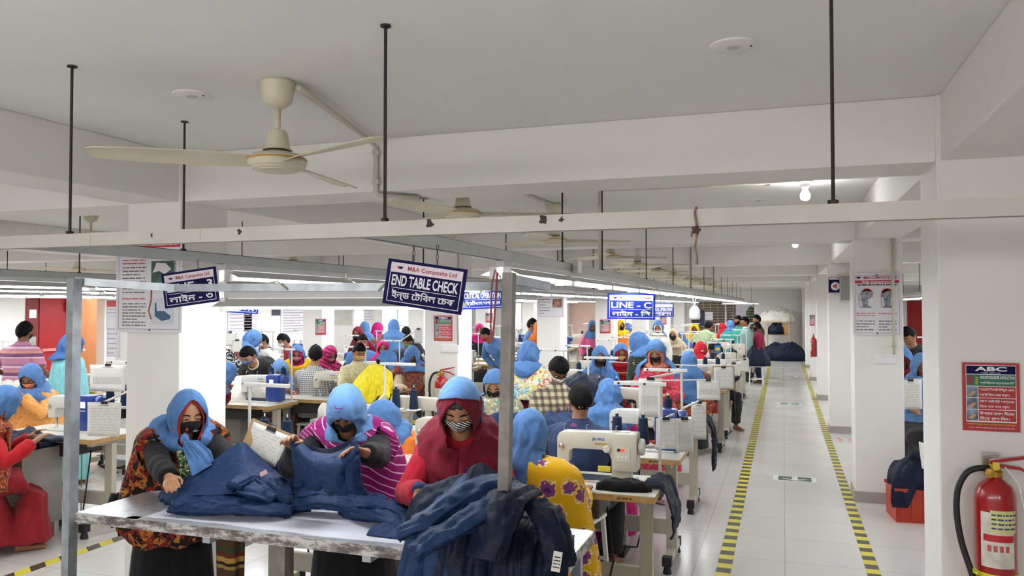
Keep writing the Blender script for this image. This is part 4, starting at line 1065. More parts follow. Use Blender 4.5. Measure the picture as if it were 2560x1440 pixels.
def frame(d, up=Vector((0, 0, 1))):
    y = d.normalized(); x = y.cross(up)
    x = x.normalized() if x.length > 1e-5 else Vector((1, 0, 0)); z = x.cross(y)
    return x, y, z
def ell(c, X, Y, rx, ry, n=16, sq=2.0):
    out = []
    for k in range(n):
        a = 2 * math.pi * k / n; ca, sa = math.cos(a), math.sin(a)
        f = 1 if sq == 2 else (abs(ca) ** sq + abs(sa) ** sq) ** (-1 / sq)
        out.append(c + X * (rx * ca * f) + Y * (ry * sa * f))
    return out
def head_r(d):
    """radius of the bare head along unit direction d (x right, y face, z up)"""
    x, y, z = d
    rx, ry, rz = .073, .093, .113
    if z < 0: rx *= 1 - .25 * z * z - .12 * abs(z); ry *= 1 - .12 * abs(z)
    r = 1 / math.sqrt((x / rx) ** 2 + (y / ry) ** 2 + (z / rz) ** 2)
    if y > 0:
        r *= 1 - .04 * max(0, y - .7)
        g = lambda cx, cz, sx, sz: math.exp(-((x - cx) / sx) ** 2 - ((z - cz) / sz) ** 2)
        r += .02 * g(0, -.22, .11, .1) + .011 * g(0, -.05, .08, .14)           # nose tip, bridge
        r -= .008 * (g(.36, .03, .15, .09) + g(-.36, .03, .15, .09))             # eye sockets
        r += .004 * (g(.33, .2, .22, .06) + g(-.33, .2, .22, .06))               # brows
        r += .004 * (g(.5, -.25, .2, .2) + g(-.5, -.25, .2, .2))                 # cheeks
        r += .005 * (g(0, -.49, .2, .05) + g(0, -.58, .17, .045)) - .004 * g(0, -.53, .2, .02)   # lips
        r += .007 * g(0, -.82, .25, .15)                                         # chin
    return r
def head_pts(nu=28, nv=22):
    rings = []
    for j in range(1, nv):
        ph = math.pi * j / nv; rg = []
        for i in range(nu):
            a = 2 * math.pi * i / nu
            d = Vector((math.sin(ph) * math.cos(a), math.sin(ph) * math.sin(a), math.cos(ph))); rg.append(d * head_r(d))
        rings.append(rg)
    return rings
HEADR = head_pts(40, 32)

PLACED = []
class Pose: pass
def solve_pose(ztop, sit, s, lean=None, hp=0., hy=0., hr=0., tw=0., hipz=None):
    def build(lean, s, hip):
        P = Pose(); P.s = s; P.lean = lean
        a, b, c = lean * .75, lean * 1.15, lean * .8
        P.hip = Vector((0, 0, hip))
        P.ua = Vector((0, math.sin(a), math.cos(a))); P.ub = Vector((0, math.sin(b), math.cos(b))); P.uc = Vector((0, math.sin(c), math.cos(c)))
        P.waist = P.hip + P.ua * .16 * s; P.chest = P.hip + P.ua * .30 * s
        P.neck = P.chest + P.ub * .19 * s
        P.hc = P.neck + P.uc * .052 * s + (P.uc * .5 + Vector((0, 0, .5)) + Vector((0, .3, 0))).normalized() * .097 * s
        P.hm = Matrix.Rotation(-hy, 3, 'Z') @ Matrix.Rotation(-hp, 3, 'X') @ Matrix.Rotation(hr, 3, 'Y')
        P.top = P.hc.z + .122 * s
        P.fb = Vector((0, math.cos(b), -math.sin(b)))   # chest forward
        return P
    hip = hipz if hipz is not None else (.50 if sit else .78 * s)
    if lean is not None: return build(lean, s, hip)
    P = build(0.03, s, hip)
    if P.top < ztop:
        if sit: hip += ztop - P.top
        else:
            s *= min(1.15, ztop / P.top); hip = .78 * s + max(0, 0); P = build(.03, s, hip); hip += max(0, ztop - P.top)
        return build(.03, s, hip)
    if not sit and hp < .16:
        s = max(.84 * s, s * ztop / P.top); hip = .78 * s
    lo, hi = .03, 1.25
    for _ in range(24):
        m = (lo + hi) / 2
        if build(m, s, hip).top > ztop: lo = m
        else: hi = m
    return build(lo, s, hip)

def hand_mesh(mb, wrist, d, up, side, s=1., curl=.5, spread=.12, thumb=.6):
    """palm + four fingers + thumb; d: direction of the fingers, up: back of the hand, side: +1 right hand"""
    Y = d.normalized(); Xv = Y.cross(up).normalized() * side; Z = up - Y * up.dot(Y); Z = Z.normalized()
    # Xv points to the thumb side after the sign below
    T = -Xv
    P = lambda x, y, z: wrist + T * (x * s) + Y * (y * s) + Z * (z * s)
    rings = []
    for y, wx, wz in ((-.02, .024, .019), (.005, .028, .018), (.035, .037, .016), (.065, .041, .0145), (.086, .038, .012)):
        rings.append([P(wx * math.cos(2 * math.pi * k / 12), y, wz * math.sin(2 * math.pi * k / 12)) for k in range(12)])
    mb.loft(rings)
    for fx, fl, ff in ((.03, .066, .0), (.0105, .074, -.03), (-.0095, .069, -.05), (-.0285, .053, -.09)):
        segs = [.46, .3, .24]; p_ = Vector((fx, .076, .001)); ang = curl * .35; pts = [Vector((fx * .9, .055, 0)), p_.copy()]
        for k, q in enumerate(segs):
            ang += curl * (.55 if k else .25)
            p_ = p_ + Vector((ff * .4 + spread * fx * 4 * .3, math.cos(ang), -math.sin(ang))).normalized() * fl * q; pts.append(p_.copy())
        mb.tube([P(*q) for q in pts], [.0095 * s, .0093 * s, .0086 * s, .0078 * s, .0062 * s], 8)
    tp = [Vector((.022, .015, -.004)), Vector((.04, .038, -.012)), Vector((.052 - .012 * thumb, .062, -.02 - .012 * thumb)), Vector((.05 - .026 * thumb, .088, -.028 - .016 * thumb))]
    mb.tube([P(*q) for q in tp], [.014 * s, .0115 * s, .0095 * s, .007 * s], 8)

def ik(sh, tg, l1, l2, pole):
    d = tg - sh; L = min(d.length, (l1 + l2) * .995); dn = d.normalized(); tg = sh + dn * L
    a = (l1 * l1 - l2 * l2 + L * L) / (2 * L); h = math.sqrt(max(0, l1 * l1 - a * a))
    pv = pole - dn * pole.dot(dn); pv = pv.normalized() if pv.length > 1e-5 else Vector((1, 0, 0))
    return sh + dn * a + pv * h, tg

def seedf(s): return (sum(ord(c) * (i + 3) for i, c in enumerate(s)) % 997) / 31.

def scarf(P, mat, parent, name='headscarf', k=1.0, gap=.62, low=-.115, top=.098, tail=.12, back=.2, front=.0, side=0., wide=1., fold=.010, seed=0., closed=True, chin=-.118, knot=0., nv=34, nu=52, thick=.004, fall=1., out=.0, bexp=2.2):
    """cloth over the head: wraps round the face opening, falls over shoulders and back"""
    s = P.s
    rings = []
    hm, hc = P.hm, P.hc
    bx, by = Vector((1, 0, 0)), P.fb
    for j in range(nv + 1):
        v = j / nv; rg = []
        for i in range(nu + 1):
            u = i / nu
            # angle from the face direction, going round the back
            az0 = -math.pi + 2 * math.pi * u            # 0 = back
            backness = math.cos(az0) * .5 + .5
            L = tail + back * max(0, backness) ** bexp + front * (1 - backness) ** 3 + side * math.sin(az0) ** 2
            tz = .126 * k; zz = tz - (v ** 1.55 * .6 + v * v * .4) * (tz + .16 + L)
            # face gap
            if zz > top or (closed and zz < chin): g = 0.0
            else:
                t = (zz - chin) / (top - chin) if closed else min(1, max(0, (top - zz) / .09))
                g = gap * (math.sqrt(max(0, 1 - (2 * t ** .85 - 1) ** 2)) if closed else math.sqrt(max(0, 1 - (1 - t) ** 2)))
            az = az0 * (1 - g / math.pi)
            # shape at this height
            if zz > -.1:
                q = max(0, 1 - (abs(zz) / tz) ** 2.2) ** .5 if zz > 0 else 1 - .9 * (zz / -.1) ** 2 * .18
                rx, ry = .087 * k * q, .108 * k * q
                hw = 0.
            else:
                t = min(1, (-.085 - zz) / .16); t = max(0, t); t2 = t * t * (3 - 2 * t)
                lo = min(1, max(0, (-.22 - zz) / .3))
                rx = .08 * k * (1 - t2) + (.165 * wide + out) * t2 + .03 * lo; ry = .0895 * k * (1 - t2) + (.122 * wide + out) * t2 + .05 * lo
                hw = min(1, max(0, (-.06 - zz) / .12))
            hx, hy = math.sin(az), -math.cos(az)
            ww = noise.noise(Vector((hx * 1.5, hy * 1.5 + seed, zz * 5))) * 1.2; cr = max(0., 1 - abs(math.sin(az * 2.6 + zz * 16 + ww * 2.2 + seed))) ** 1.7 + .6 * max(0., 1 - abs(math.sin(az * 4.2 - zz * 11 + ww * 3 + seed * 2))) ** 2
            f = 1 + fold / .09 * (cr * 1.25 * (.35 + .65 * min(1., max(0., (.1 - zz) / .12))) - .3 + noise.noise(Vector((hx * 2.2 + seed, hy * 2.2, zz * 11))) * 1.1 + noise.noise(Vector((hx * 5, hy * 5 + seed, zz * 24))) * .5) * (1.0 if zz < .07 else .55)
            ph = hc + hm @ (Vector((hx * rx * f, hy * ry * f - .006, zz)) * s)
            # lower part hangs in the body frame
            nb = P.neck + P.ub * ((zz + .19 + out * .5) * s) if zz > -.2 else P.neck + P.ub * ((-.01 + out * .5) * s) + (Vector((0, 0, 1)) * fall + P.ub * (1 - fall)) * ((zz + .2) * s)
            pb = nb + (bx * hx * rx * f + by * (hy * ry * f - .012)) * s
            rg.append(ph.lerp(pb, hw))
        rings.append(rg)
    mb = MB(); mb.loft(rings, cap=False, closed=False)
    me = bpy.data.meshes.new(name); me.from_pydata(mb.v, [], mb.f)
    bm = bmesh.new(); bm.from_mesh(me)
    bmesh.ops.remove_doubles(bm, verts=bm.verts, dist=.0012)
    bmesh.ops.recalc_face_normals(bm, faces=bm.faces)
    bm.to_mesh(me); bm.free()
    o = fin(me, name, mat, parent, smooth=True)
    sd = o.modifiers.new('thickness', 'SOLIDIFY'); sd.thickness = thick; sd.offset = 1
    return o

def shawl(P, mat, parent, name='shawl', lf=.35, lb=.4, ls=.3, wide=1., fold=.012, seed=0., nv=18, nu=56, tip=0., open_front=0., zneck=.02, hemw=.02, fall=.75):
    s = P.s; rings = []
    for j in range(nv + 1):
        v = j / nv; rg = []
        for i in range(nu + (1 if open_front else 0)):
            az = (2 * math.pi * i / nu) if not open_front else open_front + (2 * math.pi - 2 * open_front) * i / nu      # 0 = front
            c_, s_ = math.cos(az), math.sin(az)
            fr = max(0, c_); bk = max(0, -c_); sd = abs(s_)
            L = lf * fr ** 1.5 + lb * bk ** 1.5 + ls * sd ** 2
            L += tip * bk ** 4 + hemw * noise.noise(Vector((c_ * 3, s_ * 3, seed)))
            # profile: v 0..0.3 neck -> shoulder, then down
            if v < .3:
                t = v / .3; rx = .075 + (.225 * wide - .075) * math.sin(t * math.pi / 2) ** .9 ; ry = .075 + (.14 - .075) * math.sin(t * math.pi / 2)
                z = zneck + .02 - .03 * t - .07 * t ** 3
                drop = 0
            else:
                t = (v - .3) / .7; rx = .225 * wide + .075 * wide * math.sin(t * 1.5); ry = .14 + .055 * t * (1.1 if c_ > 0 else .9)
                z = zneck - .08; drop = L * t
            amp = fold * (.3 + .9 * v)
            f = amp * (math.sin(az * 9 + seed + v * 2.) * .5 + noise.noise(Vector((c_ * 3.1 + seed, s_ * 3.1, v * 1.6))) * 1.3 + noise.noise(Vector((c_ * 7 + seed, s_ * 7, v * 3))) * .5)
            base = P.neck + P.ub * (z * s)
            dn = (Vector((0, 0, -1)) * fall - P.ua * (1 - fall)).normalized() if c_ > -.2 else (-P.ua * (1 - fall * .45) + Vector((0, 0, -1)) * fall * .45).normalized()
            p_ = base + Vector((1, 0, 0)) * (s_ * (rx + f) * s) + P.fb * (c_ * (ry + f) * s) + dn * (drop * s)
            rg.append(p_)
        rings.append(rg)
    def push(p_):
        for S_, e_, r0, r1 in P.arms:
            ax = e_ - S_; tt = max(0., min(1., (p_ - S_).dot(ax) / ax.length_squared)); q = S_ + ax * tt; dv = p_ - q; rr = (r0 + (r1 - r0) * tt) * s
            if 1e-5 < dv.length < rr: p_ = q + (dv + Vector((0, 0, .3 * dv.length))).normalized() * rr
        return p_
    for it in range(5):
        rings = [r if j < 3 else [push(p_) for p_ in r] for j, r in enumerate(rings)]
        if it == 4: break
        for j in range(3, nv):
            r = rings[j]; n = len(r)
            rings[j] = [(r[i - 1] + r[(i + 1) % n] + rings[j - 1][i] + rings[j + 1][i] + r[i] * 4) / 8 if (0 < i < n - 1 or not open_front) else r[i] for i in range(n)]
    mb = MB(); mb.loft(rings, cap=False, closed=not open_front)
    me = bpy.data.meshes.new(name); me.from_pydata(mb.v, [], mb.f)
    bm = bmesh.new(); bm.from_mesh(me); bmesh.ops.recalc_face_normals(bm, faces=bm.faces); bm.to_mesh(me); bm.free()
    o = fin(me, name, mat, parent, smooth=True)
    m_ = o.modifiers.new('thickness', 'SOLIDIFY'); m_.thickness = .006; m_.offset = 1
    return o

def person(label, px, ytop, d, facing, sit=True, sex='f', skin=None, top=None, skirt=None, trousers=None, scarf_m=None, scarf_kw=None, inner=None, inner_kw=None,
           shawl_m=None, shawl_kw=None, mask=None, hair=None, beard=False, s=None, hp=.3, hy=0., hr=0., hands=None, lean=None, vox=.009, cvox=.013, group=None, lanyard=None, legs=True,
           sleeve=1., fingers=None, glasses=False, hipz=None, whands=None, spread=True, zref=None, girth=1., lids=.75, collar=None, tw=0., foot=True, fold=.006, hood=None):
    skin = skin or SK2
    s = s or (1.0 if sex == 'f' else 1.07)
    s0 = s; d0 = d
    for _try in range(20):
        d = d0 + (.09 if d0 < 13 else .16) * ((_try + 1) // 2) * (1 if _try % 2 else -1)
        pt = at(px, ytop, d); P = solve_pose(pt.z - (.018 if scarf_m else .006), sit, s0, lean, hp, hy, hr, hipz=hipz)
        off = Matrix.Rotation(math.radians(facing), 3, 'Z') @ Vector((P.hc.x, P.hc.y, 0)); bx_, by_ = pt.x - off.x, pt.y - off.y
        near = any((bx_ - a) ** 2 + (by_ - b) ** 2 < .43 ** 2 for a, b in PLACED) or any(xa - .27 < bx_ < xb + .27 and y_ - .27 < by_ < y_ + .69 for xa, xb in COLX for y_ in ROWS)
        if not near or not spread: break
    PLACED.append((bx_, by_))
    pt = at(px, ytop, d)
    extra = .018 if scarf_m else .006
    P = solve_pose(pt.z - extra, sit, s, lean, hp, hy, hr, hipz=hipz)
    s = P.s
    rz = math.radians(facing)
    Rz = Matrix.Rotation(rz, 3, 'Z')
    off = Rz @ Vector((P.hc.x, P.hc.y, 0))
    t = thing('person', label, 'person', (pt.x - off.x, pt.y - off.y, 0), rz, group)
    sd = seedf(label)
    inv = Matrix.Rotation(-rz, 3, 'Z')
    def loc(wp): return inv @ (Vector(wp) - Vector((pt.x - off.x, pt.y - off.y, 0)))
    P.loc = loc; P.root = t
    shw = (.142 if sex == 'f' else .168) * s
    X = Vector((1, 0, 0))
    sh = {sg: P.neck - P.ub * (.07 * s) + X * (sg * shw) for sg in (1, -1)}
    P.sh = sh
    if hands is None:
        hands = ((.15, .40, .80), (-.15, .38, .80)) if sit else ((.22, .08, .72 * s), (-.22, .08, .72 * s))
    hd = {1: Vector(hands[0]), -1: Vector(hands[1])}
    if whands:
        for sg, wp in zip((1, -1), whands):
            if wp is not None: hd[sg] = loc(at(*wp))
    U, L2 = .262 * s, .235 * s
    body = MB(); cl = MB()
    # torso (under the clothes)
    g = girth * (1. if sex == 'f' else 1.06)
    def tor(ex):
        secs = [(P.hip - P.ua * .05 * s, P.ua, .155, .115), (P.hip + P.ua * .04 * s, P.ua, .165, .12), (P.waist, P.ua, .138, .1), (P.chest - P.ua * .04 * s, P.ub, .15, .112), (P.chest + P.ub * .07 * s, P.ub, .165, .115), (P.neck - P.ub * .075 * s, P.ub, shw / s * .93, .088), (P.neck - P.ub * .035 * s, P.ub, shw / s * .72, .072), (P.neck - P.ub * .008 * s, P.ub, .078, .06), (P.neck + P.ub * .018 * s, P.ub, .055, .054)]
        return [ell(c, X, X.cross(u) * -1, (rx * g + ex) * s, (ry * g + ex) * s, 20, 2.3) for c, u, rx, ry in secs]
    body.loft(tor(-.012))
    # neck + head
    body.loft([ell(P.neck - P.ub * .02 * s, X, P.fb, .055 * s, .06 * s), ell(P.neck.lerp(P.hc, .35), X, P.fb, .049 * s, .053 * s), ell(P.hc + P.hm @ Vector((0, -.01, -.05)) * s, P.hm @ X, P.hm @ Vector((0, 1, 0)), .05 * s, .055 * s)])
    H = lambda v: P.hc + P.hm @ (Vector(v) * s)
    body.loft([[H(v) for v in rg] for rg in HEADR])
    for sg in (1, -1):
        ear = []
        for x, ry, rz_ in ((.066, .012, .022), (.074, .016, .03), (.079, .015, .028), (.082, .006, .014)):
            ear.append([H((sg * x, -.008 + ry * math.cos(2 * math.pi * k / 10) - .1 * (x - .066), -.002 + rz_ * math.sin(2 * math.pi * k / 10))) for k in range(10)])
        body.loft(ear)
    # arms
    P.wr = {}; P.arms = []
    for sg in (1, -1):
        S_ = sh[sg]; tg = hd[sg]
        wdir = (tg - S_)
        el, wr = ik(S_, tg, U, L2, Vector((sg * .55, -.35, -.75)))
        P.wr[sg] = wr; P.arms += [(S_, el, .1, .1), (el, el.lerp(wr, .35), .1, .085)]
        body.tube([S_ + X * (-sg * .03), S_.lerp(el, .3), el, el.lerp(wr, .35), wr], [.05 * s, .046 * s, .038 * s, .037 * s, .024 * s], 10)
        fa = (wr - el).normalized()
        fd = fa; up = Vector((0, 0, 1)); curl = .55; th = .6
        if fingers and sg in fingers:
            fd, up, curl, th = fingers[sg]; fd = Vector(fd); up = Vector(up)
        if abs(fd.normalized().dot(up.normalized())) > .9: up = Vector((0, 1, .2))
        hand_mesh(body, wr, fd, up, sg, s * .98, curl, .12, th)
        e = .016 if sex == 'f' else .02
        end = el.lerp(wr, .93) if sleeve >= 1 else (S_.lerp(el, min(1., sleeve * 2)) if sleeve <= .5 else el.lerp(wr, (sleeve - .5) * 2))
        if sleeve > 0:
            if sleeve > .5:
                cl.tube([S_ + X * (-sg * .06) + P.ub * .012, S_ + X * sg * .004, S_.lerp(el, .5), el, el.lerp(end, .6), end], [(.05 + e * .5) * s, (.052 + e * .5) * s, (.046 + e) * s, (.044 + e) * s, (.04 + e) * s, (.032 + e * .8) * s], 12)
            else:
                cl.tube([S_ + X * (-sg * .06) + P.ub * .012, S_ + X * sg * .004, S_.lerp(el, .35), end], [(.05 + e * .4) * s, (.052 + e * .4) * s, (.052 + e * .7) * s, (.048 + e * .8) * s], 12)
    cl.loft(tor(.014))
    # lower body
    if sit:
        kz = .50
        for sg in (1, -1):
            hp_ = P.hip + X * (sg * .085 * s); kn = Vector((sg * .11, .40 * s + .0, kz)); an = Vector((sg * .11, .40 * s - .04, .085))
            if legs and skirt is None: body.tube([hp_, hp_.lerp(kn, .5), kn, kn.lerp(an, .3), an], [.08 * s, .07 * s, .055 * s, .05 * s, .034 * s], 10)
            elif legs: body.tube([an + Vector((0, 0, .12)), an], [.03 * s, .032 * s], 10)
            if foot and legs: body.loft([ell(an + Vector((0, y, z)), X, Vector((0, 0, 1)), rx, rz2, 10) for y, z, rx, rz2 in ((-.05, -.05, .025, .03), (0, -.045, .036, .038), (.08, -.055, .042, .028), (.16, -.068, .036, .014))])
            if trousers is not None and skirt is None:
                tr = P.__dict__.setdefault('tr', MB()); tr.tube([hp_ - Vector((0, .05, 0)), hp_.lerp(kn, .5), kn, kn.lerp(an, .4), an + Vector((0, 0, .02))], [.1 * s, .09 * s, .072 * s, .07 * s, .062 * s], 12)
        if skirt is not None:
            sk = MB(); hw = .19 * s * girth
            path = [(P.hip + Vector((0, -.10, .02)), Vector((0, 0, 1)), hw * .9, .1), (P.hip + Vector((0, .02, 0)), Vector((0, 0, 1)), hw, .115), (Vector((0, .2 * s, kz + .015)), Vector((0, 0, 1)), hw * 1.0, .1), (Vector((0, .38 * s, kz + .01)), Vector((0, -.35, .9)).normalized(), hw * .98, .085), (Vector((0, .45 * s, kz - .08)), Vector((0, -1, .25)).normalized(), hw * .98, .07), (Vector((0, .41 * s, .25)), Vector((0, -1, .0)), hw * 1.08, .12), (Vector((0, .4 * s, .07)), Vector((0, -1, 0)), hw * 1.2, .17)]
            sk.loft([ell(c, X, y_, rx, ry * s, 20, 2.4) for c, y_, rx, ry in path])
            # cloth falling behind and at the sides of the seat
            sk.loft([ell(P.hip + Vector((0, .02, .03)), X, Vector((0, 1, 0)), hw, .15 * s, 20, 2.3), ell(P.hip + Vector((0, .05, -.1)), X, Vector((0, 1, 0)), hw * 1.12, .2 * s, 20, 2.3), ell(Vector((0, .1, .2)), X, Vector((0, 1, 0)), hw * 1.2, .24 * s, 20, 2.3), ell(Vector((0, .12, .08)), X, Vector((0, 1, 0)), hw * 1.24, .26 * s, 20, 2.3)])
            P.skm = sk
    else:
        hipz_ = P.hip.z
        for sg in (1, -1):
            hp_ = P.hip + X * (sg * .085 * s); kn = Vector((sg * .095, .02, hipz_ * .52)); an = Vector((sg * .1, -.02, .085))
            if legs: body.tube([hp_, hp_.lerp(kn, .5), kn, kn.lerp(an, .3), an], [.085 * s, .072 * s, .055 * s, .052 * s, .034 * s], 10)
            if legs: body.loft([ell(an + Vector((0, y, z)), X, Vector((0, 0, 1)), rx, rz2, 10) for y, z, rx, rz2 in ((-.05, -.05, .025, .03), (0, -.045, .036, .038), (.08, -.055, .042, .028), (.16, -.068, .036, .014))])
            if trousers is not None:
                tr = P.__dict__.setdefault('tr', MB()); tr.tube([hp_ + Vector((0, -.01, .03)), hp_.lerp(kn, .5), kn, kn.lerp(an, .5), an + Vector((0, 0, -.03))], [.105 * s, .092 * s, .075 * s, .072 * s, .068 * s], 12)
        if skirt is not None:
            sk = MB(); z0 = hipz_
            sk.loft([ell(P.waist - P.ua * .02, X, Vector((0, 1, 0)), .15 * s * girth, .12 * s, 20, 2.2), ell(P.hip + Vector((0, 0, .02)), X, Vector((0, 1, 0)), .185 * s * girth, .15 * s, 20, 2.2), ell(Vector((0, .0, z0 * .6)), X, Vector((0, 1, 0)), .21 * s * girth, .175 * s, 20, 2.2), ell(Vector((0, 0, .06)), X, Vector((0, 1, 0)), .25 * s * girth, .215 * s, 20, 2.2)])
            P.skm = sk
    remesh_to('body', body, vox, skin, t, 2)
    if top is not None:
        remesh_to('tunic' if sex == 'f' else 'shirt', cl, cvox, top, t, 2, (fold, 9., .45, sd))
    if hasattr(P, 'skm'): remesh_to('skirt', P.skm, cvox * 1.25, skirt, t, 2, (.012, 8., .18, sd + 3))
    if hasattr(P, 'tr'): remesh_to('trousers', P.tr, cvox * 1.2, trousers, t, 2, (.006, 9., .5, sd + 6))
    # face: eyes, brows
    for sg in (1, -1):
        e_ = MB(); c_ = Vector((sg * .0305, .0785, .006))
        e_.loft([[H(c_ + Vector((.0155 * math.cos(a * math.pi / 6) * q, y, .0088 * math.sin(a * math.pi / 6) * q))) for a in range(12)] for q, y in ((1, -.004), (.8, .003), (.45, .0065), (.05, .0075))])
        eo = e_.build('eye', M_eyew, t, smooth=True)
        MB().loft([[H(c_ + Vector((.0052 * math.cos(a * math.pi / 5) * q, y, .0052 * math.sin(a * math.pi / 5) * q - .002))) for a in range(10)] for q, y in ((1, .0055), (.9, .0082), (.05, .009))]).build('iris', M_iris, eo, smooth=True)
        ld = MB(); zl = .0105 - .018 * lids
        ld.loft([[H(c_ + Vector((.0175 * math.cos(math.pi * k / 10) * q, y, .0105 - (.0105 - zl) * (j / 4) - .003 * (1 - math.sin(math.pi * k / 10)) * (1 - j / 4)))) for k, q, y in [(k, 1, .0015 + .0088 * math.sin(math.pi * k / 10) * (.55 + .45 * math.sin(math.pi * (.25 + .5 * j / 4)))) for k in range(11)]] for j in range(5)], cap=False, closed=False)
        ld.build('eyelid', skin, t, smooth=True)
        MB().tube([H(c_ + Vector((.0175 * math.cos(math.pi * k / 8), .002 + .0088 * math.sin(math.pi * k / 8), zl))) for k in range(9)], .0011, 5).build('lashes', M_hair, t)
        MB().tube([H(Vector((sg * x, y, z))) for x, y, z in ((.013, .0945, .024), (.025, .0915, .029), (.038, .084, .028), (.05, .073, .021))], [.0022, .0032, .0028, .0012], 6).build('eyebrow', M_hair, t, smooth=True)
    if not mask:
        MB().loft([[H(Vector((x, .0895 + q - abs(x) * .28, -.0535 + z))) for x, z in ((-.022, .0), (-.01, .0035), (0, .0022), (.01, .0035), (.022, 0), (.01, -.0055), (0, -.0065), (-.01, -.0055))] for q in (-.006, .0025)]).build('lips', plain('lip_brown', '#7d4a42', .45), t, smooth=True)
    if mask is not None:
        rg = []
        for j in range(9):
            q = j / 8; rr = []
            for i in range(15):
                a = -1.05 + 2.1 * i / 14
                zc = (.0 - .022 * abs(math.sin(a)) ** 1.2) * (1 - q) + (-.112 + .035 * abs(math.sin(a))) * q
                d_ = Vector((math.sin(a) * .9, math.cos(a), zc / .1)).normalized()
                r_ = head_r(d_) + .005 + .01 * max(0, math.cos(a)) ** 3 * math.sin(math.pi * min(1, q * 1.1 + .08))
                rr.append(H(d_ * r_))
            rg.append(rr)
        mo = MB().loft(rg, cap=False, closed=False).build('face_mask', mask, t, smooth=True)
        m_ = mo.modifiers.new('thickness', 'SOLIDIFY'); m_.thickness = .003; m_.offset = 1
        st = MB()
        for sg in (1, -1):
            for zz in (-.02, -.075): st.tube([H((sg * .064, .036, zz)), H((sg * .075, .015, zz * .7)), H((sg * .077, -.02, -.005))], .0016, 5)
        st.build('ear_loop', mask, t)
        P.mask = mo
    if glasses:
        gl = MB()
        for sg in (1, -1):
            gl.tube([H((sg * .031 + .021 * math.cos(a * math.pi / 8), .098, .003 + .016 * math.sin(a * math.pi / 8))) for a in range(17)], .0013, 5)
            gl.tube([H((sg * .052, .097, .006)), H((sg * .074, .05, .008)), H((sg * .078, .0, .004))], .0014, 5)
        gl.tube([H((-.01, .098, .005)), H((.01, .098, .005))], .0013, 5); gl.build('glasses', M_ink, t)
    if hair is not None:
        rg = []
        nu = 48
        for j in range(21):
            v = j / 20; rr = []
            for i in range(nu + 1):
                az0 = -math.pi + 2 * math.pi * i / nu; bk = math.cos(az0) * .5 + .5
                zlow = .052 - .01 * abs(math.sin(az0)) if bk < .2 else (-.085 if bk > .75 else (.052 if bk < .25 else .01 - .05 * (bk - .3)))
                if .25 <= bk <= .75: zlow = .045 - (bk - .25) * 2 * .12
                zz = .1115 - (1 - math.cos(v * math.pi / 2)) * (.1115 - zlow)
                q = math.sqrt(max(0, 1 - (zz / .113) ** 2))
                d_ = Vector((math.sin(az0) * q * .073, -math.cos(az0) * q * .093, zz)).normalized()
                r_ = head_r(d_) + .008 + .004 * noise.noise(d_ * 9 + Vector((sd, 0, 0))) + .006 * noise.noise(d_ * 26) + .003 * noise.noise(d_ * 60) + (.010 * max(0, d_.z) * max(0, .6 + d_.y) if sex == 'm' else 0)
                if v > .9: r_ -= .008
                rr.append(H(d_ * r_))
            rg.append(rr)
        ho = MB().loft(rg, cap=False, closed=False)
        ho.add([rg[0][i] for i in range(nu)], [tuple(range(nu))])
        hh = ho.build('hair', hair, t, smooth=True)
        m_ = hh.modifiers.new('thickness', 'SOLIDIFY'); m_.thickness = .006; m_.offset = -1
        if beard:
            rg = []
            for j in range(7):
                q = j / 6; rr = []
                for i in range(17):
                    a = -1.35 + 2.7 * i / 16
                    zc = (-.045 + .045 * (abs(a) / 1.35) ** 2) * (1 - q) - .14 * q + .06 * q * (abs(a) / 1.35) ** 2
                    d_ = Vector((math.sin(a) * .9, math.cos(a), zc / .1)).normalized(); rr.append(H(d_ * (head_r(d_) + .008 + (.02 * q * max(0, math.cos(a))) + .003 * noise.noise(d_ * 25))))
                rg.append(rr)
            bo = MB().loft(rg, cap=False, closed=False).build('beard', hair, t, smooth=True); m_ = bo.modifiers.new('thickness', 'SOLIDIFY'); m_.thickness = .008
    if inner is not None: scarf(P, inner, t, 'inner_scarf', **dict(dict(k=1.0, gap=.72, top=.088, tail=.03, back=.06, seed=sd + 2, fold=.004), **(inner_kw or {})))
    if scarf_m is not None: scarf(P, scarf_m, t, 'headscarf', **dict(dict(k=1.05 if inner is None else 1.1, seed=sd, out=.045 if shawl_m is not None else 0.), **(scarf_kw or {})))
    if shawl_m is not None: shawl(P, shawl_m, t, **dict(dict(seed=sd), **(shawl_kw or {})))
    if collar is not None:
        MB().loft([ell(P.neck + P.ub * z * s, X, P.fb, rx * s, ry * s, 18) for z, rx, ry in ((-.012, .082, .08), (.02, .072, .07), (.035, .064, .064), (.036, .06, .06), (.0, .07, .068))], cap=False).build('collar', collar, t, smooth=True)
    if lanyard is not None:
        for sg in (1, -1):
            pts = [P.neck + P.ub * .02 * s + X * sg * .06 * s - P.fb * .03 * s, P.neck - P.ub * .02 * s + X * sg * .07 * s + P.fb * .05 * s, P.chest + P.ub * .04 * s + X * sg * .035 * s + P.fb * .15 * s, P.chest - P.ub * .06 * s + X * sg * .01 * s + P.fb * .152 * s]
            rr = []
            for q in pts: rr.append([q - X * .007, q + X * .007, q + X * .007 + P.fb * .002, q - X * .007 + P.fb * .002])
            MB().loft(rr).build('lanyard', lanyard, t)
    return t, P
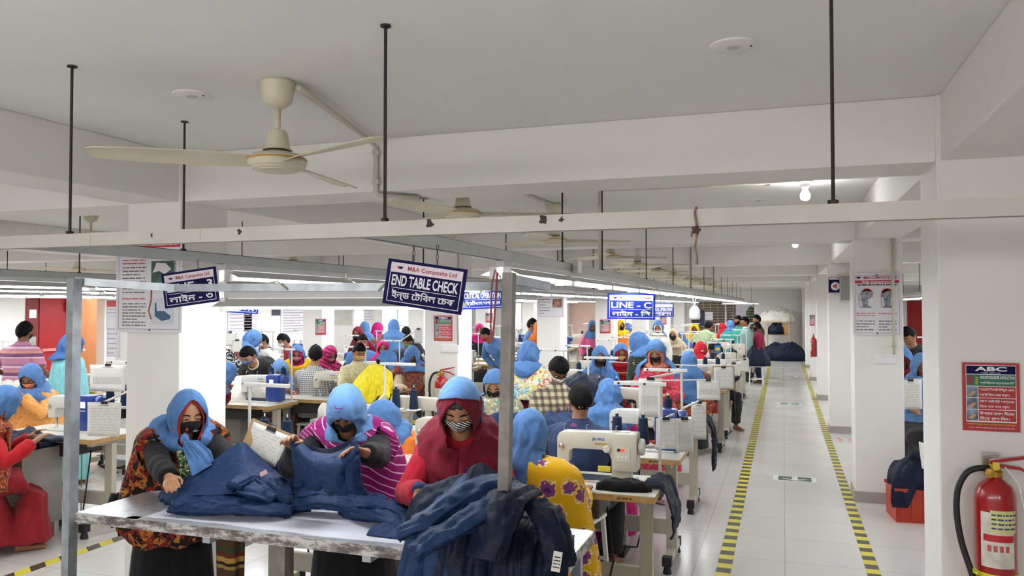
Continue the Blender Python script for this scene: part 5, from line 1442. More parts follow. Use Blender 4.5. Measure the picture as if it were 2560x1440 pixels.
# ------------------------------------------------------------------ cast: foreground
BLK = fabric('cloth_black', '#131215', .5, 8.)
MAROON = fabric('cloth_maroon', '#6d1226', .7, 7., (1, 1, .5)); CRIM = fabric('cloth_crimson', '#a3182c', .6, 7.)
REDC = fabric('cloth_red', '#b01a22', .6, 7.); DKRED = fabric('cloth_dark_red', '#861a22', .6, 7.)
YELL = fabric('cloth_yellow', '#e3cf28', .6, 8.); GOLD = fabric('cloth_gold', '#dfb016', .6, 8.)
MAG = fabric('cloth_magenta', '#b3186a', .6, 8.); PINK = fabric('cloth_pink', '#d3628f', .6, 8.)
ORNG = fabric('cloth_orange', '#d9742a', .6, 8.); ORNGP = printed('cloth_orange_print', '#dd9a55', ['#c97c35', '#e8b67a'], 18, .45)
AQUA = fabric('cloth_aqua', '#7fc0c4', .6, 8.); TEAL = fabric('cloth_teal', '#2f8f86', .6, 8.)
NAVYC = fabric('cloth_navy', '#27314d', .6, 8.); POLO = fabric('polo_navy', '#2c3a5c', .6, 6.)
GREYC = fabric('cloth_grey', '#6b6a68', .6, 8.); CHAR = fabric('cloth_charcoal', '#2b2b2c', .6, 8.); BEIGE = fabric('cloth_beige', '#cdb89c', .6, 8.); WHITC = fabric('cloth_white', '#d9d5cd', .5, 8.)
SAGE = fabric('cloth_sage', '#9fae86', .6, 8.); SKYB = fabric('cloth_sky', '#1f77b8', .6, 8.); GREYG = fabric('cloth_grey_green', '#7c9694', .5, 8.); OLIVE = fabric('cloth_olive', '#3a4432', .6, 8.); PURP = fabric('cloth_purple', '#6a2f86', .6, 8.); CREAM = fabric('cloth_cream', '#d8cdb4', .6, 8.)
PURSTR = striped('purple_white_stripes', [(0, '#8a1663'), (.74, '#d9a9c8'), (.9, '#8a1663')], 34., 'Z', (.5, .55, .2), dist=.035)
SHBLK = printed('shawl_black_scrolls', '#16110f', ['#96491b', '#a86a2a', '#7a1a18'], 7., .5, kind='blot')
YFLO = printed('yellow_floral', '#d9a60f', ['#7d3f7d', '#4f2163', '#e6d7c0'], 9., kind='flower', petal=.34)
SHBROWN = printed('shawl_brown_pattern', '#5b3a26', ['#a8672f', '#21304f', '#8c3a2a'], 11., .55)
SHGREEN = printed('shawl_green_pattern', '#26301f', ['#6e3a2c', '#a8a08c', '#141a12'], 8., .4)
SHYFLO = printed('shawl_pale_yellow_floral', '#dccf86', ['#59b3c4', '#c9566a', '#e6e2da'], 9., .5)
SHORG = printed('shawl_orange_red', '#a34422', ['#7a1d1a', '#c98146', '#2d2622'], 16., .5)
SHMINT = printed('shawl_mint_print', '#8f9583', ['#5f8f7c', '#d0cab8', '#b5a06a'], 10., .5)
REDFLO = printed('red_floral', '#b31d2b', ['#e0d4d0', '#8c1420'], 9., kind='flower', petal=.25)
PINKPR = printed('pink_red_print', '#c63a52', ['#e0855c', '#d36a86'], 12., .45)
CORAL = printed('coral_print', '#cf7a63', ['#d99a7f', '#b9614f'], 22., .5)
MAGSTR = striped('magenta_dark_stripes', [(0, '#c22a68'), (.72, '#55203f')], 22., 'Z', (.3, .3, 0), dist=.03)
MULTI = printed('multicolour_print', '#7a2f4f', ['#c2502e', '#d8a040', '#3f4c80'], 12., .6)
CHECKW = printed('white_grey_checks', '#cdccc8', ['#45464a'], 42., kind='check')
PLAID = printed('black_cream_plaid', '#b9ab8e', ['#15151a'], 17., kind='check')
PINKSTR = striped('pink_purple_stripes', [(0, '#b97d95'), (.3, '#d6b7c3'), (.36, '#7a4a72'), (.55, '#c98a80'), (.68, '#b97d95'), (.8, '#d6b7c3'), (.9, '#a06a90')], 4.4, 'Z')
BWPR = printed('black_white_print', '#1a1a1c', ['#d8d8d6'], 14., .5)
CREAMFL = printed('cream_floral_shirt', '#c9c09a', ['#9a9468', '#e0d9bd'], 26., .45)
MK_STR = striped('mask_zebra', [(0, '#e0ddd6'), (.5, '#1a1a1e')], 95., 'Z', (0, .5, 0), dist=.02)
MK_OR = fabric('mask_orange', '#d98a5c', .2); MK_PK = fabric('mask_pink', '#c4747f', .2); MK_WH = fabric('mask_white', '#dcdad5', .2); MK_GR = fabric('mask_green', '#4f9a52', .2); MK_BL = fabric('mask_blue', '#5f6a94', .2); MK_RD = fabric('mask_red', '#a1242c', .2); MK_YL = fabric('mask_cream', '#c9a05f', .2)
LANY = plain('lanyard_purple', '#6a2464', .6)
def camdir(px): return 180 + 18.97 - math.degrees(math.atan((px - 1280) / FPX))

# woman 1, at the left end of the check table
w1, P1 = person('woman in black patterned shawl and knotted blue scarf at the white table', 470, 973, 4.2, 232, sit=False, spread=False, s=.98, hp=.2, hy=-.08, skin=SK1, top=BLK, skirt=BLK, scarf_m=SC_BLUE,
    scarf_kw=dict(gap=.84, top=.105, chin=-.15, tail=.015, back=.1, front=.0, out=.035, wide=1.0, fold=.008), inner=fabric('inner_red', '#9c2a22', .4, 9.), inner_kw=dict(gap=.7, top=.09, chin=-.14), shawl_m=SHBLK, shawl_kw=dict(lf=.4, lb=.42, ls=.4, fold=.014, wide=1.05, tip=.1),
    mask=MK_BLACK, lids=.6, vox=.005, cvox=.009, whands=((428, 1206, 3.78), (600, 1165, 4.0)), fingers={1: ((.1, 1, -.12), (.5, 0, .9), .5, .5)}, legs=False)
# heart motif on the black mask, knotted scarf tail
H1 = lambda v: P1.hc + P1.hm @ (Vector(v) * P1.s)
MB().tube([H1((.0, .117, -.052)), H1((-.008, .116, -.052)), H1((-.012, .1155, -.045)), H1((-.016, .115, -.06)), H1((-.022, .113, -.052)), H1((-.03, .11, -.052))], .0012, 5).build('heartbeat_line', M_sw, P1.mask)
MB().loft([[H1((.03 + .008 * math.cos(a) * q, .1105 + y, -.043 + .008 * math.sin(a) * q)) for a in [k * math.pi / 4 for k in range(8)]] for q, y in ((1, 0), (.6, .002))]).build('heart', M_sred, P1.mask)
def ribbon(t, name, pts, ws, mat=None, side=Vector((1, 0, 0)), th=.012, wob=.004):
    pts = [Vector(p_) for p_ in pts]; rings = []
    for i, p_ in enumerate(pts):
        w_ = ws[i]; rg = []
        tn = (pts[min(i + 1, len(pts) - 1)] - pts[max(0, i - 1)]).normalized(); sd_ = (side - tn * side.dot(tn)).normalized(); n_ = sd_.cross(tn)
        for k in range(14):
            a = 2 * math.pi * k / 14; rg.append(p_ + sd_ * (w_ * math.cos(a)) + n_ * (th * math.sin(a) + wob * math.sin(5 * math.cos(a) * 2 + i)))
        rings.append(rg)
    return MB().loft(rings).build(name, mat, t, smooth=True)
fb = P1.fb; L1 = P1.loc
kn = L1(at(462, 1098, 3.93)); kv = (L1(at(1962, 1098, 3.93)) - kn).normalized()
MB().loft([ell(kn + Vector((0, 0, z)), kv, fb, r_, r_ * .8, 12) for z, r_ in ((.022, .01), (.014, .019), (0, .023), (-.014, .019), (-.022, .012))]).build('scarf_knot', SC_BLUE, w1, smooth=True)
ribbon(w1, 'scarf_tail', [kn + Vector((0, 0, -.01)), L1(at(474, 1120, 3.9)), L1(at(492, 1145, 3.86)), L1(at(506, 1176, 3.82))], [.012, .03, .044, .052], SC_BLUE, side=kv, th=.008, wob=.011)
ribbon(w1, 'scarf_tail', [kn + Vector((0, 0, -.01)), L1(at(487, 1112, 3.9)), L1(at(512, 1138, 3.86)), L1(at(524, 1160, 3.84))], [.01, .026, .034, .026], SC_BLUE, side=kv, th=.008, wob=.01)
ribbon(w1, 'dress_panel', [L1(at(452, 1128, 3.93)), L1(at(458, 1155, 3.9)), L1(at(470, 1190, 3.86))], [.022, .028, .034], side=kv, mat= printed('green_white_panel', '#1c2a18', ['#c9c6a8', '#4a7a32'], 40., .5))
def cpatch(par, name, ctrl, mat, nu=24, nv=24):
    G = []
    for j in range(nv + 1):
        G.append([])
        for i in range(nu + 1):
            r = [par_catmull([L1(at(*q)) for q in row], i / nu) for row in ctrl]; G[-1].append(par_catmull(r, j / nv) + Vector((0, .008 * math.sin(i * .9), 0)))
    o = MB().loft(G, cap=False, closed=False).build(name, mat, par, smooth=True)
    m_ = o.modifiers.new('thickness', 'SOLIDIFY'); m_.thickness = .006
def par_catmull(P_, t):
    n = len(P_) - 1; x = t * n; i = min(int(x), n - 1); return P_[i].lerp(P_[i + 1], x - i)
cpatch(w1, 'shawl_end', [[(538, 1300, 4.25), (575, 1300, 4.2), (612, 1300, 4.25)], [(540, 1380, 4.25), (576, 1380, 4.18), (612, 1380, 4.25)], [(542, 1460, 4.25), (578, 1465, 4.18), (610, 1460, 4.25)]], striped('shawl_border', [(0, '#4a3420'), (.35, '#8f7a3a'), (.45, '#2c2118'), (.55, '#a8803a'), (.7, '#5b2a1c'), (.85, '#33402a')], 5.5, 'Z', dist=.02))
sk_ = MB()
for k in range(3): sk_.tube([Vector((.23 + .03 * k, -.02, .78)), Vector((.25 + .035 * k, -.02, .7)), Vector((.24 + .035 * k, -.01, .6 - .05 * (k == 1)))], [.03, .026, .006], 8)
sk_.build('shawl_end', BLK, w1, smooth=True)

# woman 2, holding up a garment
w2, P2 = person('woman in purple striped shawl holding up a navy garment behind the white table', 866, 955, 3.93, 204, sit=False, spread=False, s=1.01, hp=.72, hy=.12, skin=SK2, top=BLK, skirt=BLK, scarf_m=SC_BLUE2,
    scarf_kw=dict(gap=.7, top=.052, chin=-.13, tail=-.01, back=.12, out=.025, fold=.008, side=.02, wide=.85), shawl_m=PURSTR, shawl_kw=dict(lf=.36, lb=.45, ls=.3, wide=1.06, fold=.014),
    mask=MK_BLACK, lids=.9, vox=.005, cvox=.009, whands=((742, 1118, 3.62), (912, 1132, 3.58)), fingers={1: ((.25, .6, .5), (.3, -.6, .75), .8, .9), -1: ((.75, .5, .25), (-.2, -.7, .7), .75, .9)}, legs=False)
H2 = lambda v: P2.hc + P2.hm @ (Vector(v) * P2.s)
ribbon(w2, 'scarf_tail', [P2.neck + P2.fb * .19 + Vector((-.01, 0, .02)), P2.neck + P2.fb * .215 + Vector((.0, 0, -.08)), P2.neck + P2.fb * .22 + Vector((.02, 0, -.2)), P2.neck + P2.fb * .215 + Vector((.04, 0, -.3))], [.05, .045, .04, .03], SC_BLUE2)
MB().tube([P2.wr[-1] + Vector((.032 * math.cos(a * .7854), .032 * math.sin(a * .7854) * .5 - .03, .032 * math.sin(a * .7854) * .85 - .01)) for a in range(9)], .003, 6).build('bangle', M_brass, w2, smooth=True)
MB().tube([H2((.026, .07, .117)), H2((.02, .082, .108)), H2((-.012, .084, .106)), H2((-.016, .076, .114))], .0028, 6).build('hair_clip', PURP, w2, smooth=True)

# woman 3, red dress and maroon scarf
w3, P3 = person('woman in maroon hood and striped mask working beside the navy garment heap', 1150, 944, 3.62, 197, sit=False, spread=False, s=1.02, hp=.5, hy=.05, skin=SK1, top=CRIM, skirt=MAROON, scarf_m=SC_BLUE2,
    scarf_kw=dict(closed=False, top=.108, gap=1.5, tail=-.08, back=.14, k=1.13, fold=.004, out=.06), inner=MAROON, inner_kw=dict(gap=.78, top=.088, chin=-.15, tail=.3, back=.2, front=.04, k=1.08, out=.02, fold=.01, wide=1.05, side=-.12),
    hair=M_hairg, mask=MK_STR, lids=.85, vox=.005, cvox=.009, whands=((1050, 1228, 3.36), (1195, 1262, 3.4)), fingers={1: ((-.15, .7, -.7), (.1, .7, .7), .9, .8)}, legs=False)
ln = [P3.neck + P3.fb * .17 + Vector((-.045, 0, -.02)), P3.chest + P3.fb * .215 + Vector((-.03, 0, .02)), P3.chest + P3.fb * .215 + Vector((.02, 0, -.12)), P3.waist + P3.fb * .2 + Vector((.04, 0, -.06))]
lo_ = MB().loft([[q + Vector((-.014, 0, 0)), q + Vector((.014, 0, .004)), q + Vector((.014, 0, .004)) + P3.fb * .003, q + Vector((-.014, 0, 0)) + P3.fb * .003] for q in ln]).build('lanyard', LANY, w3)
ribbon(w3, 'shirt_cuff', [P3.wr[1] + Vector((0, -.02, .012)), P3.wr[1] + Vector((0, .0, -.002))], [.038, .04], POLO, th=.036)

# right line, nearest operators
w4, P4 = person('woman in yellow floral dress seated with her back to us at the nearest right machine', 1322, 1019, 4.12, -12, spread=False, hp=.5, hy=-.15, top=YFLO, skirt=YFLO, scarf_m=SC_BLUE, scarf_kw=dict(back=.3, tail=-.03, out=.05, wide=.72, fold=.011, bexp=5.), shawl_m=YFLO, shawl_kw=dict(lf=.4, lb=.8, ls=.72, wide=1.45, fold=.02, tip=-.1), vox=.008, cvox=.01, foot=True)
m1, PM1 = person('man in navy polo shirt seated with his back to us at the second right machine', 1452, 953, 5.3, -8, sex='m', hp=.45, hy=-.5, top=POLO, trousers=CHAR, hair=M_hair, sleeve=.45, s=1.02, vox=.007, cvox=.009, collar=POLO, lanyard=None, skin=SK2, girth=1.12)
MB().loft([ell(PM1.neck + PM1.ub * z * PM1.s, Vector((1, 0, 0)), PM1.fb, r_, r_ * .95, 18) for z, r_ in ((-.014, .1), (.006, .092), (.007, .09), (-.013, .098))], cap=False).build('lanyard', LANY, m1, smooth=True)
person('woman in pink dress and long blue scarf seated behind the navy polo man', 1520, 944, 6.25, 8, hp=.45, top=MAG, skirt=MAG, scarf_m=SC_BLUE, scarf_kw=dict(back=.25, tail=.08, side=.05, out=.02, fold=.013), cvox=.011)
person('woman in coral hood and red print shawl facing us behind the hanging paper', 1640, 848, 8., camdir(1640) - 8, sit=False, s=.97, hp=.45, skin=SK1, top=PINKPR, skirt=PINKPR, scarf_m=SC_BLUE, scarf_kw=dict(gap=1.1, closed=False, top=.08, tail=.25, side=.1, k=1.14, out=.03), inner=CORAL, inner_kw=dict(gap=.72, top=.07, k=1.06, chin=-.14, tail=.02), mask=MK_BLACK, hands=((.14, .36, .95), (-.14, .36, .95)), cvox=.011)
person('woman in dark green patterned shawl, blue scarf seen from behind', 1598, 830, 9.2, 60, sit=False, hp=.7, top=OLIVE, skirt=CHAR, scarf_m=SC_BLUE, scarf_kw=dict(back=.06, tail=.06, k=1.15), shawl_m=SHGREEN, shawl_kw=dict(lb=.6, ls=.45), cvox=.013)
person('woman in bright blue top with butterfly mask in the middle line', 1500, 862, 8.6, camdir(1500) + 5, sit=False, s=.93, hp=.35, skin=SK1, top=SKYB, skirt=NAVYC, scarf_m=SC_BLUE, scarf_kw=dict(gap=.75, top=.085, tail=.18, side=.1, front=-.1), mask=MK_BLACK, lanyard=LANY, hands=((.12, .32, .9), (-.1, .3, .95)), cvox=.012)
person('woman in bright red dress with patterned mask and blue scarf', 1552, 857, 10., camdir(1552) + 10, sit=False, s=.93, hp=.4, skin=SK2, top=REDC, skirt=REDC, scarf_m=SC_BLUE, scarf_kw=dict(gap=1.0, closed=False, tail=.15), inner=REDC, mask=MK_YL, hands=((.1, .3, .95), (-.1, .3, .95)), cvox=.013)
person('man in black and cream plaid shirt with white mask, looking down', 1396, 884, 6.8, camdir(1396) + 20, sex='m', hp=.85, skin=SK3, top=PLAID, trousers=CHAR, hair=M_hair, mask=MK_WH, lanyard=LANY, hands=((.12, .36, .82), (-.12, .36, .82)), collar=PLAID, cvox=.011)
t_, P_ = person('woman standing in maroon dress with pale yellow floral shawl, back to us', 1322, 849, 7.4, 4, sit=False, s=.98, hp=.25, top=MAROON, skirt=MAROON, scarf_m=SC_BLUE, scarf_kw=dict(back=.2, tail=-.04, side=.02, out=.04, fold=.014, bexp=5.), shawl_m=SHYFLO, shawl_kw=dict(lb=.26, ls=.2, lf=.3, fold=.016), hands=((.2, .25, .85), (-.2, .25, .85)), cvox=.011)
ribbon(t_, 'shawl_end', [P_.neck + Vector((.2, -.06, -.1)), P_.neck + Vector((.24, -.05, -.3)), P_.neck + Vector((.25, -.04, -.55))], [.05, .06, .05], SHYFLO)
person('woman in beige embroidered hood and black mask beside the grey post', 1238, 922, 7., camdir(1238) - 12, hp=.6, skin=SK1, top=SHMINT, skirt=SHMINT, scarf_m=SC_BLUE, scarf_kw=dict(gap=1.3, closed=False, top=.09, k=1.12, tail=.1), inner=printed('hood_beige', '#8d7a64', ['#a5805c', '#6d5a48'], 18., .4), inner_kw=dict(gap=.7, top=.082), shawl_m=SHMINT, shawl_kw=dict(ls=.35), mask=MK_BLACK, hands=((.12, .3, .84), (-.12, .3, .84)), cvox=.012)
person('woman in orange dress behind the purple shawl woman, face turned left', 958, 996, 5.7, camdir(958) - 62, sit=True, hp=.55, skin=SK1, top=ORNG, skirt=ORNG, scarf_m=SC_BLUE, scarf_kw=dict(gap=.72, top=.07, tail=.12, back=.12), hands=((.12, .3, .82), (-.12, .3, .82)), cvox=.01)

# left side
person('woman in red dress and orange shawl seated at the left edge of the picture', 8, 963, 5.9, -35, hp=.55, hy=-.2, top=REDC, skirt=DKRED, scarf_m=SC_BLUE, scarf_kw=dict(tail=-.06, back=.02, gap=.8, k=1.12), inner=SHORG, shawl_m=SHORG, shawl_kw=dict(lf=.35, lb=.38, ls=.33), hands=((.2, .42, .82), (-.1, .42, .82)), cvox=.01)
person('woman with glasses and orange mask in orange print shawl', 78, 906, 7.4, camdir(78) - 28, hp=.6, skin=SK2, top=ORNGP, skirt=ORNGP, scarf_m=SC_BLUE, scarf_kw=dict(gap=.85, top=.08, tail=.14), shawl_m=ORNGP, shawl_kw=dict(lf=.3, ls=.35), mask=MK_OR, glasses=True, hands=((.08, .3, 1.0), (-.06, .3, 1.02)), cvox=.012)
person('man in pink striped polo standing with his back to us near the red door', 61, 802, 9.6, 12, sit=False, sex='m', hp=.2, top=PINKSTR, trousers=CHAR, hair=M_hair, sleeve=.42, mask=MK_BLACK, collar=PINKSTR, hands=((.26, .16, .98), (-.26, .16, .98)), skin=SK3, girth=1.1, cvox=.012)
person('woman in pale aqua dress and blue scarf, back to us, left of the white post', 180, 832, 8.2, -20, sit=False, s=.98, hp=.35, top=AQUA, skirt=AQUA, scarf_m=SC_BLUE3, scarf_kw=dict(back=.1, tail=-.05, k=1.1, side=.03), shawl_m=AQUA, shawl_kw=dict(lb=.45, ls=.4, lf=.4, wide=.95), cvox=.012)
person('man in charcoal polo bending over a machine, with blue patterned mask', 622, 861, 9.6, camdir(622) - 40, sit=False, sex='m', hp=.7, skin=SK1, top=CHAR, trousers=CHAR, hair=M_hair, sleeve=.45, mask=MK_BL, collar=BEIGE, hands=((.2, .38, .92), (-.15, .4, .9)), cvox=.012)
person('woman in maroon sleeves and brown patterned shawl half behind the left column', 566, 903, 8., -60, sit=False, s=.95, hp=.5, top=MAROON, skirt=MAROON, scarf_m=SC_BLUE, scarf_kw=dict(tail=.02, back=.02), shawl_m=SHBROWN, shawl_kw=dict(lb=.62, ls=.5, lf=.5), hands=((.1, .42, .95), (-.1, .45, .95)), cvox=.012)
person('woman in multicoloured dress bent over, blue scarf falling forward', 700, 896, 9.4, camdir(700) - 10, hp=.9, top=MULTI, skirt=MULTI, scarf_m=SC_BLUE2, scarf_kw=dict(gap=.5, tail=.2, side=.1, k=1.08), cvox=.013)
person('woman with magenta headband and blue scarf, yellow shawl', 743, 862, 10., camdir(743) - 5, sit=False, s=.9, hp=.35, top=GOLD, skirt=CHAR, scarf_m=SC_BLUE, scarf_kw=dict(closed=False, gap=1.1, k=1.15, tail=-.05), inner=MAG, shawl_m=GOLD, mask=MK_PK, cvox=.014)
person('man in white and grey checked shirt, back to us', 789, 860, 9.6, 15, sit=True, sex='m', hp=.35, hy=-.3, top=CHECKW, trousers=CHAR, hair=M_hair, skin=SK1, collar=CHECKW, lanyard=None, cvox=.012)
person('woman in magenta striped hood looking left-down beside the checked shirt man', 824, 861, 9.8, camdir(824) + 35, sit=False, s=.9, hp=.5, skin=SK2, top=MAGSTR, skirt=CHAR, scarf_m=MAGSTR, scarf_kw=dict(gap=.75, top=.08), shawl_m=MAGSTR, mask=MK_PK, hands=((.1, .3, .9), (-.1, .3, .9)), cvox=.013)
person('man in cream floral shirt with red lanyard and mask', 897, 855, 9., camdir(897) + 25, sit=False, sex='m', s=.92, hp=.4, skin=SK2, top=CREAMFL, trousers=CHAR, hair=M_hair, mask=MK_YL, lanyard=MK_RD, collar=CREAMFL, sleeve=.5, hands=((.2, .36, .88), (-.15, .38, .88)), cvox=.012)
person('woman in bright yellow shawl bending away, blue scarf', 968, 873, 8.6, -30, sit=False, s=.95, hp=.7, top=YELL, skirt=CHAR, scarf_m=SC_BLUE, scarf_kw=dict(tail=-.08, back=-.02), shawl_m=YELL, shawl_kw=dict(lb=.4, ls=.3, lf=.3, fold=.035), cvox=.013)
person('woman with blue scarf over her bowed head, brown dress, right of yellow shawl', 1030, 861, 10.2, camdir(1030) + 10, hp=.9, top=BEIGE, skirt=CHAR, scarf_m=SC_BLUE, scarf_kw=dict(gap=.4, tail=.1, side=.06), shawl_m=SHBROWN, cvox=.014)
person('man in dark navy shirt with green mask', 1019, 834, 11.8, camdir(1019) + 15, sit=False, sex='m', s=.93, hp=.45, skin=SK2, top=NAVYC, trousers=CHAR, hair=M_hair, mask=MK_GR, hands=((.15, .34, .9), (-.15, .34, .9)), cvox=.014)
person('woman in plain pink hood and mask behind the yellow shawl', 958, 847, 11.4, camdir(958) - 5, sit=False, s=.9, hp=.35, skin=SK2, top=MAG, skirt=CHAR, scarf_m=MAG, scarf_kw=dict(gap=.8), mask=MK_BL, cvox=.014)
person('man in plain blue shirt and pink mask behind the cream floral shirt', 906, 833, 11.6, camdir(906) + 10, sit=False, sex='m', s=.93, hp=.3, skin=SK2, top=SC_BLUE, trousers=CHAR, hair=M_hair, mask=MK_PK, cvox=.015)
FAR = dict(cvox=.017, vox=.012, legs=False)
person('woman in maroon hood standing far back, near the air conditioner', 895, 815, 14.2, camdir(895) - 30, sit=False, hp=.3, top=MAROON, skirt=SHBROWN, scarf_m=MAROON, scarf_kw=dict(gap=.7), mask=MK_BLACK, **FAR)
person('woman with blue scarf standing just right of the far maroon hood', 912, 803, 15.2, 40, sit=False, hp=.3, top=SHBROWN, skirt=SHBROWN, scarf_m=SC_BLUE, **FAR)
person('woman in magenta hood far back, back to us', 944, 805, 15.4, -30, sit=False, hp=.3, top=GREYC, skirt=CHAR, scarf_m=MAG, **FAR)
person('woman in brown print dress and blue scarf far back left of the tilted sign', 984, 797, 14., 30, sit=False, hp=.4, top=SHBROWN, skirt=SHBROWN, scarf_m=SC_BLUE, shawl_m=SHBROWN, **FAR)
person('man in black far back below the tilted sign', 1015, 814, 14.5, 20, sit=False, sex='m', hp=.5, top=CHAR, trousers=CHAR, hair=M_hair, **FAR)
person('woman in brown shawl with blue scarf bent over behind the charcoal polo', 632, 825, 11.4, -40, sit=False, hp=.7, top=SHBROWN, skirt=CHAR, scarf_m=SC_BLUE, scarf_kw=dict(k=1.15), shawl_m=SHBROWN, cvox=.015)
person('man in white shirt with red lanyard at the left wall side', 657, 833, 11.8, camdir(657) - 70, sit=False, sex='m', s=.93, hp=.4, skin=SK2, top=WHITC, trousers=CHAR, hair=M_hair, mask=MK_WH, lanyard=MK_RD, cvox=.015)
person('man in dark red shirt leaning left in front of the pale poster board', 710, 832, 12.2, camdir(710) - 80, sit=False, sex='m', s=.95, hp=.5, skin=SK2, top=DKRED, trousers=CHAR, hair=M_hair, mask=MK_WH, cvox=.015)
person('woman in black and white print behind the left column edge', 560, 868, 9.9, camdir(560) - 60, sit=False, hp=.6, top=BWPR, skirt=CHAR, scarf_m=BWPR, cvox=.015)
# right half, mid and far distance
person('woman in white inner hood and pink mask, long blue scarf, right of LINE - C sign', 1645, 801, 15.5, camdir(1645) - 5, sit=False, hp=.35, skin=SK2, top=WHITC, skirt=CHAR, scarf_m=SC_BLUE, scarf_kw=dict(gap=1.1, closed=False, k=1.15, tail=.2), inner=WHITC, mask=MK_PK, cvox=.015)
person('woman in beige dress with orange trim and dark mask', 1684, 820, 16., camdir(1684) - 15, sit=False, s=.94, hp=.3, skin=SK1, top=BEIGE, skirt=CHAR, scarf_m=BEIGE, scarf_kw=dict(gap=.8), mask=MK_BLACK, cvox=.015)
person('woman in purple sleeve and blue scarf right of the beige dress', 1703, 829, 16.6, camdir(1703) - 20, sit=False, s=.93, hp=.3, top=PURP, skirt=CHAR, scarf_m=SC_BLUE, cvox=.016)
person('woman in bright yellow hood and black mask standing far right', 1736, 808, 18., camdir(1736) - 5, sit=False, s=.98, hp=.25, skin=SK3, top=GOLD, skirt=CHAR, scarf_m=GOLD, scarf_kw=dict(gap=.75, tail=.25), shawl_m=GOLD, mask=MK_BLACK, hands=((.15, .25, .9), (-.15, .25, .9)), cvox=.015)
person('man in pale green shirt bending with his back to us', 1771, 801, 17.5, -25, sit=False, sex='m', hp=.5, top=SAGE, trousers=CHAR, hair=M_hair, skin=SK2, sleeve=.45, girth=1.15, cvox=.015)
person('woman in red floral hood, back to us, in the right line', 1752, 852, 12.5, -20, hp=.4, top=REDFLO, skirt=DKRED, scarf_m=REDFLO, scarf_kw=dict(back=.2), cvox=.014)
person('woman in navy blue scarf and dress seated beside the red floral hood', 1722, 876, 9.8, 10, hp=.6, top=NAVYC, skirt=CHAR, scarf_m=SC_BLUE, scarf_kw=dict(back=.3, tail=.12), shawl_m=SHORG, shawl_kw=dict(lb=.5), cvox=.014)
person('man in navy shirt with bowed head behind the white thread stands', 1785, 850, 12.2, camdir(1785) + 40, sex='m', hp=.8, top=NAVYC, trousers=CHAR, hair=M_hair, skin=SK3, cvox=.016)
person('woman in red dress turned away among the far right line', 1806, 806, 20.5, 30, sit=False, hp=.4, top=REDC, skirt=REDC, scarf_m=REDC, **FAR)
person('woman in turquoise dress and blue scarf left of the plain turquoise top', 1826, 800, 20., 10, sit=False, hp=.4, top=TEAL, skirt=TEAL, scarf_m=SC_BLUE, **FAR)
person('man in plain turquoise top looking left by the aisle', 1846, 788, 19.6, camdir(1846) - 60, sit=False, sex='m', hp=.05, top=TEAL, trousers=CHAR, hair=M_hair, beard=True, skin=SK2, lids=.3, **FAR)
person('man in grey green shirt seen from the side right of the turquoise top', 1862, 791, 18.8, camdir(1862) - 70, sit=False, sex='m', hp=.1, top=GREYG, trousers=CHAR, hair=M_hair, skin=SK2, collar=WHITC, **FAR)
person('man in dark green shirt at the head of the aisle', 1892, 786, 20.2, camdir(1892) - 75, sit=False, sex='m', hp=.05, top=OLIVE, trousers=CHAR, hair=M_hair, skin=SK2, **FAR)
person('man in maroon red shirt standing beside the navy garment heap on the stool', 1893, 804, 18.6, camdir(1893) - 95, sit=False, sex='m', hp=.1, top=fabric('shirt_raspberry', '#9a2346', .5, 8.), trousers=NAVYC, hair=M_hair, beard=True, skin=SK3, collar=fabric('shirt_raspberry', '#9a2346', .5, 8.), legs=True, cvox=.013)
person('woman with blue scarf far behind, left of the LINE - C sign', 1481, 800, 17., camdir(1481), sit=False, hp=.4, top=PINK, skirt=CHAR, scarf_m=SC_BLUE, **FAR)
person('man standing in profile with red mask left of the picture poster column', 1330, 795, 15.5, camdir(1330) + 80, sit=False, sex='m', hp=.1, top=SC_BLUE, trousers=CHAR, hair=M_hair, mask=MK_RD, skin=SK2, **FAR)
person('woman in orange dress and hood just left of the picture poster column', 1349, 800, 15., camdir(1349) + 20, sit=False, hp=.2, top=ORNG, skirt=ORNG, scarf_m=ORNG, mask=MK_BLACK, skin=SK3, **FAR)
person('man with bowed head and blue shawl between the sign and the grey post', 1216, 818, 13.4, 150, sit=False, sex='m', hp=.4, top=SC_BLUE, trousers=CHAR, hair=M_hair, skin=SK2, mask=MK_RD, **FAR)
person('woman in pink hood far back, left of the grey post', 1199, 808, 17., camdir(1199), sit=False, hp=.3, top=CHAR, skirt=CHAR, scarf_m=MAG, mask=MK_PK, **FAR)
person('woman in orange and yellow with green headscarf far back under the LINE - C sign', 1552, 798, 17.2, camdir(1552) + 20, sit=False, hp=.2, top=GOLD, skirt=CHAR, scarf_m=GOLD, shawl_m=ORNG, mask=MK_BLACK, **FAR)
person('person in blue grey clothes bending at the bright far opening', 1569, 806, 17.4, -40, sit=False, hp=.7, top=fabric('cloth_slate', '#5a6ea8', .5), skirt=CHAR, scarf_m=fabric('cloth_slate', '#5a6ea8', .5), **FAR)
# right gap
person('man in black shirt bending left in the gap beside the poster column', 2272, 813, 9.8, camdir(2272) - 40, sit=False, sex='m', hp=.6, top=CHAR, trousers=CHAR, hair=M_hair, skin=SK2, cvox=.014)
person('woman in maroon with blue scarf in the gap beside the poster column', 2256, 866, 8.6, camdir(2256) - 10, sit=True, hp=.5, top=DKRED, skirt=DKRED, scarf_m=SC_BLUE, scarf_kw=dict(closed=False, gap=1., tail=.2), inner=MAROON, cvox=.014)
person('woman in pale blue scarf half hidden by the near right column', 2303, 880, 8.4, camdir(2303) + 10, sit=True, hp=.5, top=SC_BLUE2, skirt=CHAR, scarf_m=SC_BLUE2, cvox=.014)
